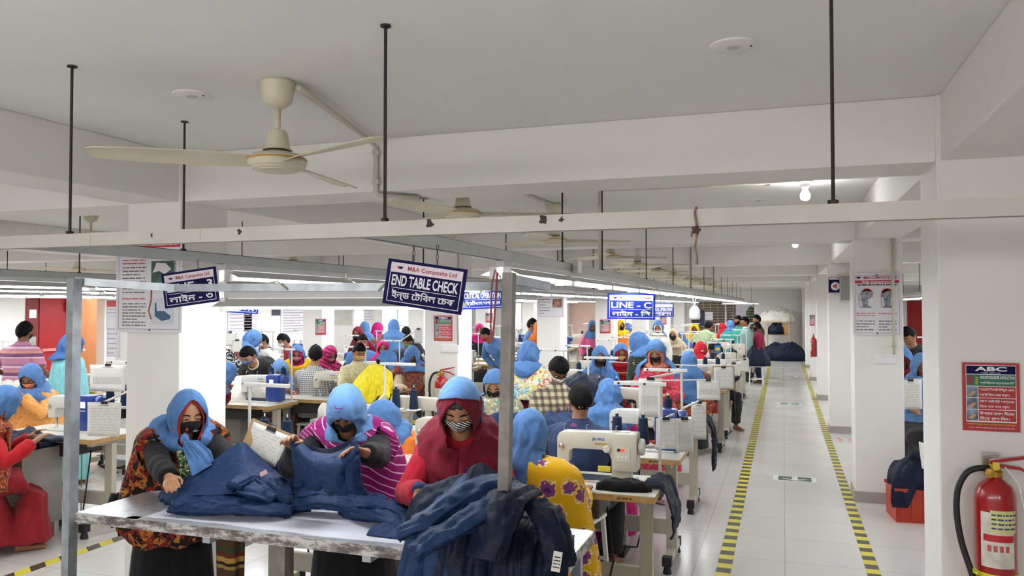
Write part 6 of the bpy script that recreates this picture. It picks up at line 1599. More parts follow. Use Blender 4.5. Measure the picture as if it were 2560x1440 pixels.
# ------------------------------------------------------------------ check table with frame and lamp
M_foil = plain('foil_tape', '#c9ccd0', .32, .55, var=.12, vs=35, bmp=.3, bs=70)
M_ctop = plain('check_top_white', '#d9dbe6', .35, var=.02)
def worn():
    m, nt, b = nm('worn_edge'); v = coords(nt, (1, 1, 3))
    n = N(nt, 'ShaderNodeTexNoise', Scale=9., Detail=8., Roughness=.75); nt.links.new(v, n.inputs['Vector'])
    nt.links.new(ramp(nt, n.outputs['Fac'], [(.42, lin('#5c5350')), (.5, lin('#8f8884')), (.56, lin('#c4c0bd'))]), b.inputs['Base Color']); b.inputs['Roughness'].default_value = .6
    return m
M_worn = worn()
M_post = plain('post_grey', '#857f79', .5, .25, var=.14, vs=18)
M_postw = plain('post_galvanised', '#aab0b4', .35, .5, var=.12, vs=16)
TZ = .85
TX0, TX1, TY0, TY1 = -3.16, -.78, 2.87, 3.36
ct = thing('check_table', 'long white check table with worn foil-taped edges in the foreground', 'table', (0, 0, 0))
MB().box((TX0, TY0, TZ - .028), (TX1, TY1, TZ - .002)).build('table_top', M_ctop, ct)
MB().box((TX0 + .02, TY0 + .03, TZ - .002), (TX1 - .02, TY1 - .02, TZ)).build('white_sheet', M_ctop, ct)
MB().box((TX0 - .004, TY0 - .004, TZ - .045), (TX1 + .004, TY0, TZ)).box((TX0 - .004, TY0, TZ - .045), (TX0, TY1, TZ)).box((TX1, TY0, TZ - .045), (TX1 + .004, TY1, TZ)).build('edge_trim', M_worn, ct)
def foil_patch(x0, x1, y0, y1, seed):
    rnd = random.Random(seed); n = 14
    top = [(x0 + (x1 - x0) * k / n, y0 + rnd.uniform(-.012, .012) * (0 if y0 <= TY0 else 1)) for k in range(n + 1)] + [(x1 - (x1 - x0) * k / n, y1 + rnd.uniform(-.015, .015)) for k in range(n + 1)]
    return MB().prism(top, TZ, TZ + .0012, 'z').build('foil_strip', M_foil, ct)
foil_patch(TX0, TX0 + .36, TY0, TY1 - .05, 1); foil_patch(TX0 + .3, TX1 - .4, TY0, TY0 + .05, 2); foil_patch(TX1 - .28, TX1, TY0, TY1, 3)
for x in (-2.42, -1.62): MB().bar((x, TY0 + .01, TZ - .06), (x, TY1 - .02, TZ - .06), .04, .03).build('cross_tube', M_postw, ct)
for x, y in ((-2.22, TY0 + .3), (-1.42, TY0 + .12), (TX1 - .05, TY1 - .1), (TX0 + .9, TY1 - .1)):
    MB().bar((x, y, 0), (x, y, TZ - .045), .04, .04).build('leg', M_post if x < -2 else M_postw, ct)
MB().bar((TX0 - .045, TY0 + .0, 0), (TX0 + .005, TY0 - .03, 1.955), .042, .05).build('corner_post', M_postw, ct)
MB().bar((-1.03, TY0 - .035, 0), (-.985, TY0 - .035, 1.95), .042, .046).build('front_post', M_post, ct)
for a, b_ in (((TX0 - .02, TY0 - .0, 1.942), (-2.80, 3.1, 1.912)), ((-2.82, 3.1, 1.912), (-.98, 3.1, 1.905)), ((-1.0, TY0 - .035, 1.93), (-.93, 3.16, 1.905))):
    MB().bar(a, b_, .03, .036).build('top_tube', M_postw, ct)
MB().tube([(-2.3, 3.09, 1.925), (-2.2, 3.08, 1.937), (-2.15, 3.08, 1.9)], .004, 6).tube([(-1.68, 3.08, 1.89), (-1.64, 3.08, 1.93), (-1.3, 3.09, 1.935), (-1.05, 3.1, 1.93)], .005, 6).build('tie_cord', M_pvc, ct, smooth=True)
M_redc = plain('cord_red', '#a3565c', .8)
MB().tube([(-1.01, TY0 - .06, 1.93), (-1.03, TY0 - .07, 1.96), (-1.045, TY0 - .065, 1.9), (-1.05, TY0 - .065, 1.75), (-1.045, TY0 - .065, 1.69)], .004, 6).tube([(-1.02, TY0 - .07, 1.95), (-1.035, TY0 - .07, 1.75), (-1.04, TY0 - .07, 1.7)], .004, 6).build('red_cord', M_redc, ct, smooth=True)
MB().tube([(TX0 + .24, TY0 + .2, 1.91), (TX0 + .25, TY0 + .19, 1.86), (TX0 + .235, TY0 + .19, 1.8), (TX0 + .25, TY0 + .19, 1.76)], .004, 6).build('red_tie', plain('cord_pink', '#b2605a', .8), ct, smooth=True)
# lamp over the table: one twin fixture across
lf = dup(FX, (-2.0, 3.4, 1.905), -math.pi / 2, 'large bright tube light hanging low over the white check table', 'x'); del lf['group']
lf.location = (-2.52, 3.13, 1.893); lf.rotation_euler = (0, 0, -math.pi / 2)

# ------------------------------------------------------------------ cloth helpers
M_nav = fabric('garment_navy', '#1b3157', .35, 14., (1, 1, 1), rough=.6, var=.12, sheen=0.)
M_navd = fabric('garment_navy_dark', '#111a30', .35, 14., (1, 1, 1), rough=.6, var=.12, sheen=0.)
M_whg = fabric('garment_white', '#d8d3c8', .8, 10., (1, 1, 1)); M_blk = fabric('garment_black', '#0f0f12', .8, 12., (1, 1, 1))
def ridges(p_, sc_, seed):
    w_ = Vector((noise.noise(p_ * sc_ * .6 + Vector((seed, 0, 0))), noise.noise(p_ * sc_ * .6 + Vector((0, seed, 4))), noise.noise(p_ * sc_ * .6 + Vector((3, 0, seed))))) * .55
    q = noise.noise(p_ * sc_ + w_ * 1.6 + Vector((seed * 1.7, 0, 0)))
    q2 = noise.noise(p_ * sc_ * 2.1 + w_ * 2 + Vector((0, seed, 0)))
    return (1 - abs(q) * 2.6) * .7 + (1 - abs(q2) * 2.6) * .3
def crest(x): return (1 - abs(math.sin(math.pi * x))) ** 1.6
def sweep(u, v, f, seed, slant=.6):
    w_ = noise.noise(Vector((u * 2.2 + seed, v * 1.3, seed))) * .55 + noise.noise(Vector((u * 5 + seed, v * 2.2, 3.))) * .18
    m1 = .35 + .9 * abs(noise.noise(Vector((u * 3 + seed, v * 1.5, 9.)))) * 2; m2 = abs(noise.noise(Vector((u * 4, v * 2 + seed, 4.)))) * 2
    return crest(f * u + slant * v + w_ * 1.6 + seed) * m1 * .75 + crest(f * 2.3 * u - slant * .7 * v + w_ * 2.6 + seed * 2) * m2 * .42 - .3
def heap(name, label, cat, c_, rx, ry, h_, rz=0., seed=1., mat=None, nr=40, na=96, amp=.03, sc_=7., stretch=(1., 1.), flat=.8, edge=.25, parent=None, group=None, skew=(0, 0), lip=.012, fq=2.8, dg=.0):
    """crumpled cloth heap resting on z = c_.z"""
    mb = MB(); rings = []
    cz = c_[2]
    for j in range(nr + 1):
        r = j / nr; rg = []
        for i in range(na):
            a = 2 * math.pi * i / na; ca, sa = math.cos(a), math.sin(a)
            R = 1 + edge * noise.noise(Vector((ca * 1.4 + seed, sa * 1.4, seed))) + edge * .5 * noise.noise(Vector((ca * 4 + seed, sa * 4, 2)))
            x, y = ca * r * R * rx, sa * r * R * ry
            prof = max(0, 1 - r ** 2.2) ** flat
            p_ = Vector((x * stretch[0], y * stretch[1], prof * h_))
            z = h_ * prof * (1 + .35 * noise.noise(Vector((x / rx * 1.7 + seed, y / ry * 1.7, 1)))) + amp * (.45 * ridges(p_, sc_, seed) + .55 * sweep(y / ry * .5 + .12 * math.sin(x / rx * 2 + seed), x / rx * .5, fq, seed, .9) + dg * (sweep(x * 1.6 + y * 1.3, y * 2., 2.6, seed + 1., .8) + .7 * sweep(x * 1.1 - y * 1.9, x * 2., 3.1, seed + 4., .5))) * (.35 + .65 * min(1, (1 - r) * 4)) + lip
            if j == nr: z = 0.
            k = 1 + .04 * ridges(p_, sc_ * .8, seed + 5)
            rg.append((x * k + skew[0] * prof, y * k + skew[1] * prof, max(0.0, z)))
        rings.append(rg)
    mb.loft(rings[1:], cap=False); n0 = len(mb.v)
    mb.v.append((skew[0], skew[1], rings[0][0][2])); mb.f += [(i, (i + 1) % na, n0) for i in range(na)]
    b = (nr - 1) * na; mb.f.append(tuple(range(b + na - 1, b - 1, -1)))
    o = mb.build(name, mat or M_nav, parent, smooth=True)
    o.location = (c_[0], c_[1], cz); o.rotation_euler = (0, 0, rz)
    if parent is None: tag(o, label, cat, group)
    return o
def catmull(P, t):
    n = len(P) - 1; x = min(max(t, 0), 1) * n; i = min(int(x), n - 1); f = x - i
    p0, p1, p2, p3 = P[max(i - 1, 0)], P[i], P[i + 1], P[min(i + 2, n)]
    return p1 * 1.0 + (p2 - p0) * (.5 * f) + (p0 * 2 - p1 * 5 + p2 * 4 - p3) * (.5 * f * f) + (p1 * 3 - p0 - p2 * 3 + p3) * (.5 * f ** 3) if True else p1
def patch(name, label, cat, ctrl, mat, nu=48, nv=48, amp=.012, sc_=9., seed=1., thick=.008, vfold=0., vfreq=9., parent=None, group=None, pin=True, zmin=None):
    """cloth through a grid of control points (rows of Vectors), with folds"""
    rows = [[Vector(p_) for p_ in r] for r in ctrl]
    org = rows[0][0].copy(); G = []
    for j in range(nv + 1):
        v = j / nv; rg = []
        for i in range(nu + 1):
            u = i / nu
            rg.append(catmull([catmull(r, u) for r in rows], v))
        G.append(rg)
    out = []
    for j in range(nv + 1):
        rg = []
        for i in range(nu + 1):
            du = G[j][min(i + 1, nu)] - G[j][max(i - 1, 0)]; dv = G[min(j + 1, nv)][i] - G[max(j - 1, 0)][i]
            n_ = du.cross(dv); n_ = n_.normalized() if n_.length > 1e-9 else Vector((0, 0, 1))
            u, v = i / nu, j / nv
            q = amp * ridges(G[j][i], sc_, seed) + vfold * (.5 + .5 * v) * sweep(u, v, vfreq, seed) * 2.2
            p_ = G[j][i] + n_ * q
            if zmin is not None: p_.z = max(p_.z, zmin + .004)
            rg.append(p_ - org)
        out.append(rg)
    o = MB().loft(out, cap=False, closed=False).build(name, mat, parent, smooth=True)
    m_ = o.modifiers.new('thickness', 'SOLIDIFY'); m_.thickness = thick; m_.offset = 0
    o.location = org
    if parent is None: tag(o, label, cat, group)
    return o

# garments on the check table ------------------------------------------------
T_ = lambda px, py: atz(px, py, TZ + .003)
def theap(px, py, rx, ry, h_, label, seed, mat=None, **kw):
    q = T_(px, py); return heap('navy_garment', label, 'garment', (q.x, q.y, TZ + .0015), rx, ry, h_, 0, seed, mat, group=None, **dict(dict(fq=3.4, dg=.75, nr=60, na=150), **kw))
theap(575, 1262, .42, .13, .085, 'crumpled navy garment spread before the woman in black shawl', 2.3, amp=.042, sc_=9., stretch=(.6, 1.2), flat=.5)
theap(650, 1238, .3, .1, .13, 'thickly bunched navy garment behind the first one on the table', 5.1, amp=.046, sc_=10., flat=.6)
theap(845, 1262, .3, .1, .065, 'flat folded navy garment in front of the purple shawl woman', 7.7, amp=.034, sc_=9., stretch=(.4, 1.6), flat=.4)
theap(980, 1292, .24, .11, .065, 'navy garment lying between the two right women at the table', 9.2, amp=.036, sc_=10., stretch=(.7, 1.2), flat=.45)
o = patch('navy_garment', 'large navy cloth pulled up into a peak by the woman in black shawl', 'garment',
      [[at(438, 1212, 3.82), at(520, 1160, 3.86), at(598, 1108, 3.9), at(628, 1122, 3.92), at(668, 1160, 3.92), at(705, 1192, 3.9)],
       [at(440, 1222, 3.8), at(520, 1188, 3.8), at(596, 1150, 3.82), at(636, 1158, 3.84), at(676, 1182, 3.84), at(712, 1202, 3.82)],
       [at(448, 1232, 3.78), at(525, 1215, 3.74), at(596, 1195, 3.74), at(646, 1195, 3.74), at(690, 1204, 3.74), at(720, 1215, 3.74)],
       [at(455, 1243, 3.72), at(530, 1238, 3.68), at(600, 1232, 3.66), at(655, 1230, 3.66), at(700, 1232, 3.66), at(730, 1235, 3.68)]], M_nav, amp=.004, sc_=7., seed=3.)
q = at(652, 1183, 3.68)
MB().box((-.006, -.002, -.016), (.034, .001, .004)).xform(Matrix.Rotation(-.5, 4, 'Y')).build('care_label', plain('label_pink', '#e0b6b8', .6), o).location = q - Vector(o.location)
patch('navy_garment', 'navy garment held up in both hands by the woman in purple shawl', 'garment',
      [[at(722, 1095, 3.58), at(752, 1110, 3.56), at(795, 1132, 3.54), at(838, 1134, 3.53), at(868, 1115, 3.52), at(884, 1100, 3.52)],
       [at(728, 1120, 3.55), at(758, 1140, 3.5), at(800, 1168, 3.47), at(842, 1168, 3.47), at(874, 1148, 3.49), at(902, 1128, 3.52)],
       [at(735, 1150, 3.56), at(765, 1168, 3.5), at(806, 1192, 3.48), at(846, 1195, 3.48), at(878, 1182, 3.5), at(900, 1165, 3.54)],
       [at(738, 1185, 3.6), at(765, 1196, 3.54), at(806, 1214, 3.5), at(848, 1218, 3.5), at(882, 1212, 3.52), at(902, 1202, 3.56)],
       [at(730, 1218, 3.64), at(762, 1222, 3.6), at(808, 1232, 3.56), at(852, 1236, 3.55), at(890, 1236, 3.56), at(925, 1236, 3.6)]], M_nav, amp=.009, sc_=9., seed=6.5, vfold=.013, vfreq=3.2)
patch('navy_garment', 'navy band of a garment stretched between the hands of the purple shawl woman', 'garment',
      [[at(722, 1094, 3.62), at(770, 1112, 3.62), at(820, 1122, 3.62), at(862, 1106, 3.6), at(886, 1092, 3.58)],
       [at(724, 1112, 3.61), at(775, 1132, 3.61), at(826, 1142, 3.6), at(866, 1126, 3.59), at(888, 1108, 3.57)]], M_navd, nu=30, nv=10, amp=.004, sc_=9., seed=1.4)
# the heap hanging over the table end: several draped garments on a mound
px0 = T_(1215, 1330); cx, cy = -1.16, 3.08
heap('navy_garment', 'big navy garment heap on the right end of the white table', 'garment', (cx - .06, cy + .02, TZ + .0015), .31, .2, .25, .1, 11.3, M_navd, nr=60, na=140, amp=.045, sc_=8., stretch=(.9, .9), flat=.55, skew=(0, -.02))
def over(label, x0, x1, top, y0, drop, seed, mat, sway=0., lift=0., amp=.008, vf=.022, vfr=4.2, lean=.05, tilt=0.):
    """garment lying on the mound, over the front edge and down in front of the table"""
    n = 7; rows = []
    prof = [(cy + .1, top * .8), (cy + .02, top), (cy - .09, top * .85), (TY0 - .02, top * .52), (TY0 - .085 - lift, top * .1 - .04), (TY0 - .1 - lift, -.2 * drop - .03), (TY0 - .1 - lift, -.6 * drop), (TY0 - .09 - lift, -drop)]
    for k, (y, z) in enumerate(prof):
        f = k / (len(prof) - 1); r = []
        for i in range(n):
            u = i / (n - 1) * 2 - 1
            w_ = (x1 - x0) / 2 * (.55 + .45 * min(1, f * 1.8)); xm = (x0 + x1) / 2 + sway * f
            r.append(Vector((xm + u * w_, y + .05 * abs(u) ** 2 * (1 - f) - lean * (1 - u * u) * f * .6, TZ + z - .09 * u * u * (1 - f) * (top / .25) + (.05 * math.sin(u * 5 + seed) if k == len(prof) - 1 else 0) + tilt * (u + 1) * (1 - f))))
        rows.append(r)
    return patch('navy_garment', label, 'garment', rows, mat, 64, 84, amp=amp, sc_=7., seed=seed, vfold=vf, vfreq=vfr, thick=.008)
over('navy garment of the front heap hanging at its left side', -1.47, -1.08, .2, 0, .66, 3.3, M_nav, sway=.04)
over('navy garment in the middle of the front heap, falling past the table edge', -1.3, -.95, .28, 0, .75, 8.4, M_navd, lift=.03, sway=-.02)
tg_ = over('dark navy garment at the right of the front heap, with a white tag', -1.06, -.77, .22, 0, .7, 5.8, M_navd, lift=.0, sway=.03, tilt=-.07)
over('short navy sleeve fold on top of the front heap', -1.42, -1.0, .28, 0, .16, 2.9, M_nav, lift=.01)
o = patch('navy_garment', 'navy sleeve stretched over the table edge left of the front heap', 'garment',
      [[T_(915, 1338) + Vector((0, 0, .01)), T_(930, 1330) + Vector((0, 0, .025)), T_(960, 1322) + Vector((0, 0, .03))], [T_(965, 1345) + Vector((0, 0, .01)), T_(985, 1325) + Vector((0, 0, .05)), T_(1010, 1305) + Vector((0, 0, .05))], [T_(1040, 1352) + Vector((0, 0, .01)), T_(1060, 1325) + Vector((0, 0, .07)), T_(1075, 1300) + Vector((0, 0, .1))], [T_(1110, 1362) + Vector((0, 0, .02)), T_(1120, 1330) + Vector((0, 0, .12)), T_(1125, 1300) + Vector((0, 0, .16))]], M_nav, amp=.018, sc_=9., seed=4.4, zmin=TZ)
def sleeve(par, name, pts, ws, seed, mat=M_nav):
    P3 = [Vector(at(*p_)) if p_[2] > 1 else atz(p_[0], p_[1], TZ + p_[2]) for p_ in pts]; n = 44; rings = []
    C3 = [catmull(P3, k / n) for k in range(n + 1)]; o0 = Vector(par.location)
    for k in range(n + 1):
        t = (C3[min(n, k + 1)] - C3[max(0, k - 1)]).normalized(); sd_ = t.cross(Vector((0, 0, 1))).normalized(); up_ = sd_.cross(t)
        f = k / n * (len(ws) - 1); i = min(int(f), len(ws) - 2); w_ = ws[i] + (ws[i + 1] - ws[i]) * (f - i); rg = []
        for a in range(28):
            an = 2 * math.pi * a / 28; q = C3[k] + sd_ * math.cos(an) * w_ + up_ * math.sin(an) * w_ * .38
            q += (sd_ * math.cos(an) + up_ * math.sin(an)) * (.016 * ridges(Vector((C3[k].x * .7, an * .25, C3[k].z)) , 9., seed) + .010 * crest(an * .9 + k * .03 + .5 * noise.noise(Vector((k * .15, an, seed)))))
            q.z -= .25 * w_ * max(0., math.sin(an)) * 0
            rg.append(q - o0)
        rings.append(rg)
    return MB().loft(rings).build(name, mat, par, smooth=True)
sleeve(tg_, 'sleeve', [(1340, 1262, 3.0), (1368, 1300, 2.93), (1392, 1350, 2.87), (1402, 1420, 2.84)], [.05, .055, .05, .045], 3., M_navd)
hm_ = bpy.data.objects['navy_garment']
top_ = [o for o in bpy.data.objects if o.get('label', '').startswith('short navy sleeve')][0]
sleeve(top_, 'sleeve', [(1268, 1204, 3.16), (1195, 1222, 3.06), (1120, 1262, 2.98), (1050, 1308, 2.93), (1000, 1338, 2.93)], [.05, .06, .058, .05, .035], 5.)
sleeve(top_, 'sleeve', [(1300, 1225, 3.08), (1225, 1262, 2.95), (1150, 1312, 2.86), (1075, 1352, 2.83), (1035, 1385, 2.82)], [.05, .06, .06, .055, .05], 8.)
sleeve(top_, 'shirt_tail', [(1320, 1228, 3.1), (1270, 1250, 2.96), (1235, 1310, 2.85), (1210, 1400, 2.8)], [.05, .07, .075, .07], 9., M_navd)
def by_label(l): return [o for o in bpy.data.objects if o.get('label', '').startswith(l)][0]
g1, g2, g3, g4 = by_label('crumpled navy garment spread'), by_label('thickly bunched'), by_label('flat folded navy'), by_label('navy garment lying between')
sleeve(g1, 'sleeve', [(432, 1264, .045), (480, 1250, .06), (550, 1252, .06), (640, 1262, .05), (735, 1272, .03)], [.03, .04, .042, .04, .025], 1.2)
sleeve(g1, 'shirt_front', [(430, 1272, .025), (520, 1270, .04), (610, 1268, .05), (680, 1274, .04), (728, 1282, .02)], [.025, .04, .05, .045, .02], 4.1)
sleeve(g2, 'sleeve', [(585, 1215, .14), (628, 1196, .15), (668, 1202, .14), (700, 1225, .11), (722, 1258, .05)], [.03, .045, .05, .045, .035], 2.2)
sleeve(g2, 'shirt_front', [(520, 1238, .07), (580, 1222, .1), (640, 1228, .11), (690, 1248, .08)], [.03, .05, .055, .03], 6.6)
sleeve(g3, 'sleeve', [(735, 1240, .06), (800, 1232, .07), (870, 1242, .06), (928, 1258, .04)], [.03, .036, .036, .025], 3.2)
sleeve(g3, 'shirt_front', [(725, 1262, .04), (800, 1256, .06), (870, 1264, .05), (930, 1276, .02)], [.03, .04, .04, .02], 7.2)
sleeve(g4, 'sleeve', [(900, 1262, .06), (950, 1262, .07), (1000, 1278, .06), (1040, 1300, .03)], [.03, .038, .036, .025], 5.2)
sleeve(g4, 'shirt_front', [(888, 1282, .03), (940, 1286, .05), (985, 1300, .04), (1020, 1318, .02)], [.025, .038, .036, .02], 8.2)
q = at(1392, 1404, 2.80)
tt = MB().box((-.016, -.0015, -.036), (.016, .0015, .036)).build('paper_tag', M_paper, tg_); tt.location = q - Vector(tg_.location); tt.rotation_euler = (0, .15, .2)
mb = MB(); rnd = random.Random(2)
for k in range(4): bars(mb, -.012, .012, -.022 + k * .012, .004, -.0018, rnd)
mb.build('tag_print', M_ink, tt)

# ------------------------------------------------------------------ work stations
bpy.context.view_layer.update()
people = [o for o in bpy.data.objects if o.parent is None and o.name.split('.')[0] == 'person']
pxy = [(o.location.x, o.location.y, o.rotation_euler[2]) for o in people]
TAB = sewing_table(); TAB2 = None
MCA = machine(False); MCB = machine(True); STD = stand(); CON = cone(); CONW = cone(True); CHR = chair(); STL = stool()
_first = {}; STANDS = []
def place(proto, loc, rz, label, group=None):
    if proto.name not in _first:
        _first[proto.name] = 1; proto.location = loc; proto.rotation_euler = (0, 0, rz); proto['label'] = label
        if group: proto['group'] = group
        return proto
    return dup(proto, loc, rz, label, group)
rnd = random.Random(21)
LN = {'B': 'in the line beside the aisle', 'A': 'in the second line from the aisle', 'C': 'in the line left of the left aisle', 'D': 'in the second line left of the left aisle', 'E': 'in the line near the red door', 'R': 'behind the right poster column'}
def station(row, x, y, rot=0, blue=False, label=None, cones=2, std=True, white=False, mx=None, near=False):
    """table centre (x, y); rot 0: operator on the -Y side"""
    a = 0 if rot == 0 else math.pi; sg = 1 if rot == 0 else -1
    lab = label or LN[row]; gr = (lambda k: None) if label else (lambda k: f'{k} {LN[row]}')
    place(TAB, (x, y - sg * .27, 0), a, f'cream topped sewing table {lab}', gr('sewing tables'))
    m_off = .22 if mx is None else mx
    place(MCB if blue else MCA, (x + sg * m_off, y + sg * .06, .7802), a, f'{"white sewing machine with blue motor" if blue else "cream sewing machine"} {lab}', gr('blue motor machines' if blue else 'cream machines'))
    if std:
        sx, sy = x + sg * .49, y + sg * .2; STANDS.append((sx, sy))
        place(STD, (sx, sy, .7802), a, f'white thread stand {lab}', gr('thread stands'))
        for k, dx in enumerate((-.26, -.1)[:cones]):
            place(CONW if white else CON, (sx + sg * dx, sy - sg * .01, .7802 + .2085), 0, f'{"white" if white else "navy"} thread cone on the stand {lab}', f'thread cones {lab}')
def free(x, y, hx=.62, hy=.36):
    return all(not (abs(px_ - x) < hx + .12 and abs(py_ - y) < hy + .12) for px_, py_, _ in pxy)
station('B', -1.2, 4.62, 0, False, 'nearest the aisle front, by the yellow dress', mx=.13)
station('B', -1.2, 5.72, 0, True, 'before the navy polo man')
station('B', -1.22, 7.35, 180, False, 'before the woman in coral hood')
station('A', -2.56, 4.2, 180, False, 'just behind the check table women', mx=-.1)
station('A', -2.32, 4.86, 0, False, 'between the orange dress and maroon hood', mx=.18, std=False)
station('A', -2.62, 6.02, 180, False, 'before the beige hooded woman')
station('C', -5.64, 5.05, 0, True, 'at left, before the orange shawl woman', mx=-.03)
station('C', -5.62, 7.25, 0, True, 'right of the left column, by the maroon sleeves', mx=.2)
station('C', -5.08, 7.92, 0, False, 'before the checked shirt man', mx=.15)
station('C', -5.45, 10.9, 0, False, 'left of the extinguisher column', mx=.12)
done = [(-1.2, 4.62), (-1.2, 5.72), (-1.22, 7.35), (-2.56, 4.2), (-2.32, 4.86), (-2.62, 6.02), (-5.64, 5.05), (-5.62, 7.25), (-5.08, 7.92), (-5.45, 10.9)]
for row, x, ya, yb in (('B', -1.2, 8.4, 24), ('A', -2.72, 8.0, 23), ('C', -5.5, 9.6, 22), ('D', -7.0, 4.2, 22), ('E', -9.6, 6.0, 20), ('R', 2.4, 6.6, 16)):
    y = ya; k = 0
    while y < yb:
        if free(x, y) and all(abs(x - a) > 1.1 or abs(y - b_) > .56 for a, b_ in done) and not any(abs(y - (r_ + .21)) < .5 and any(xa - .56 < x < xb + .56 for xa, xb in COLX) for r_ in ROWS):
            station(row, x, y, 0 if rnd.random() < .75 else 180, rnd.random() < .35, None, 2 if y < 14 else rnd.choice((1, 2)), white=row in 'DE')
            done.append((x, y)); y += 1.07
        else: y += .12
# chairs under the seated operators
for o in people:
    body = [c for c in o.children if c.name.startswith('trousers') or c.name.startswith('skirt')]
    if o.name == 'person.003': pass
SEATS = [('yellow floral dress', 'white metal chair under the woman in yellow floral dress', 'c'), ('navy polo shirt', 'white stool under the man in navy polo shirt', 's'), ('orange dress behind', 'white stool under the woman in orange dress', 's'), ('red dress and orange shawl', 'white metal chair under the woman in red dress at the left edge', 'c'), ('pink dress and long', 'white stool under the woman in pink dress', 's'), ('beige embroidered', 'white stool under the beige hooded woman', 's'), ('glasses and orange', 'white stool under the woman with glasses', 's'), ('grey checked shirt', 'white stool under the checked shirt man', 's'), ('plaid shirt', 'white stool under the plaid shirt man', 's'), ('multicoloured', 'white stool under the woman in multicoloured dress', 's')]
for key, lab, kd in SEATS:
    for o in people:
        if key in o['label']:
            p_ = Vector(o.location); R3 = Matrix.Rotation(o.rotation_euler[2], 3, 'Z'); p_ += R3 @ Vector((0, -.02, 0))
            place(CHR if kd == 'c' else STL, (p_.x, p_.y, 0), o.rotation_euler[2], lab)
place(STL, atz(395, 1310, 0) + Vector((0, 0, 0)), .4, 'white stool left of the nearest left column')

# papers hung on stands ------------------------------------------------------
def paper_at(px0, px1, py0, py1, d, label, rz=0., group=None, arm=True, **kw):
    c_ = at((px0 + px1) / 2, py0, d); w_ = (px1 - px0) * d / FPX; h_ = (py1 - py0) * d / FPX
    t = sheet(w_, h_, seed=int(px0), **kw); t['label'] = label; t.location = c_; t.rotation_euler = (0, 0, rz if rz else YAW * .7)
    if arm:
        best = min(STANDS, key=lambda q: (q[0] - c_.x) ** 2 + (q[1] - c_.y) ** 2)
        bv = Vector((best[0], best[1], min(c_.z + .01, 1.34))); Mi = (Matrix.Translation(c_) @ Matrix.Rotation(t.rotation_euler[2], 4, 'Z')).inverted()
        if (bv - c_).length < 2.2:
            MB().bar((0, .012, .004), Mi @ bv, .012, .012).build('clip_arm', M_mach2, t)
    return t
paper_at(1597, 1656, 946, 1042, 5.35, 'cream chart sheet clipped to the stand of the second right station', grid=12, lines=5)
paper_at(1640, 1690, 1046, 1122, 5.45, 'curled white sheet hanging by the blue motor at the second right station', lines=4)
paper_at(1690, 1733, 1046, 1128, 5.6, 'white sheet with a small table beside the second right station', grid=10, lines=4)
paper_at(1728, 1765, 1005, 1098, 6.3, 'narrow white sheet hanging over the aisle end of a right table', lines=6)
paper_at(1742, 1800, 950, 1000, 7.6, 'wide cream chart sheet on the third right stand', grid=14, lines=4)
paper_at(1785, 1833, 918, 972, 8.6, 'white form clipped over a brown board in the right line', board=True, lines=9)
paper_at(1818, 1850, 908, 940, 10.2, 'small white sheet farther along the right line', lines=5)
paper_at(1850, 1872, 898, 930, 11.6, 'small white sheet leaning at the far right line', lines=5)
paper_at(630, 728, 1072, 1156, 4.0, 'sheet on a brown clipboard behind the white table', board=True, lines=7, rz=.5, arm=False).rotation_euler = (0, .38, .3)
paper_at(222, 318, 912, 978, 6.6, 'wide cream chart hanging behind the left white post', grid=22, lines=4)
paper_at(216, 306, 1006, 1090, 5.7, 'white form clipped on the left machine table', lines=9)
paper_at(905, 975, 1010, 1035, 5.9, 'pale sheet lying behind the woman in orange', lines=3)
paper_at(2250, 2303, 950, 1022, 7.4, 'white form hanging in the gap beside the poster column', lines=9)
paper_at(1036, 1056, 822, 858, 10.6, 'small white sheet hanging near the extinguisher column', lines=4)
paper_at(560, 590, 830, 865, 10.2, 'small cream sheet hanging right of the left column', lines=3)
paper_at(580, 606, 850, 880, 10., 'second small cream sheet right of the left column', lines=3)

# garments among the stations
GR = 'navy garments lying among the stations'
def gheap(px, py, d, rx, ry, h_, label, seed, mat=M_navd, z=None, **kw):
    q = at(px, py, d); zz = q.z if z is None else z
    return heap('garment_heap', label, 'garment', (q.x, q.y, zz), rx, ry, h_, rnd.uniform(0, 1), seed, mat, nr=26, na=64, **kw)
def crate_bin(x, y, top, label, w_=.5):
    t = thing('work_bin', label, 'bin', (x, y, 0))
    MB().box((-w_ / 2, -w_ / 2 * .8, .1), (w_ / 2, w_ / 2 * .8, top)).build('box', plain('bin_grey', '#8f8c86', .6), t)
    for sx in (-1, 1):
        for sy in (-1, 1): MB().bar((sx * w_ * .42, sy * w_ * .33, 0), (sx * w_ * .42, sy * w_ * .33, .1), .04, .04).build('leg', M_frame, t)
    return t
q = at(1452, 938, 7.4); crate_bin(q.x, q.y, .8, 'low bin under the navy heap in the middle of the picture', .7)
heap('garment_heap', 'large navy garment heap beside the plaid shirt man', 'garment', (q.x, q.y, .801), .42, .36, .38, .4, 14., M_navd, nr=40, na=90, amp=.05, sc_=6., flat=.6)
q = at(1268, 1062, 5.6); crate_bin(q.x, q.y, .72, 'low bin under the navy heap behind the grey post', .5)
heap('garment_heap', 'navy garment heap behind the grey post, left of the yellow dress', 'garment', (q.x, q.y, .721), .3, .26, .3, .4, 16., M_nav, nr=36, na=80, amp=.045, sc_=7., flat=.6)
q = at(1385, 1010, 6.2); crate_bin(q.x, q.y, .74, 'low bin under the navy heap before the plaid shirt man', .5)
heap('garment_heap', 'navy garment heap before the plaid shirt man', 'garment', (q.x, q.y, .741), .36, .3, .2, .4, 18., M_nav, nr=36, na=80, amp=.045, sc_=7., flat=.6)
q = at(962, 985, 7.6); crate_bin(q.x, q.y, .6, 'white bin under dark garments left of the extinguisher column', .5)
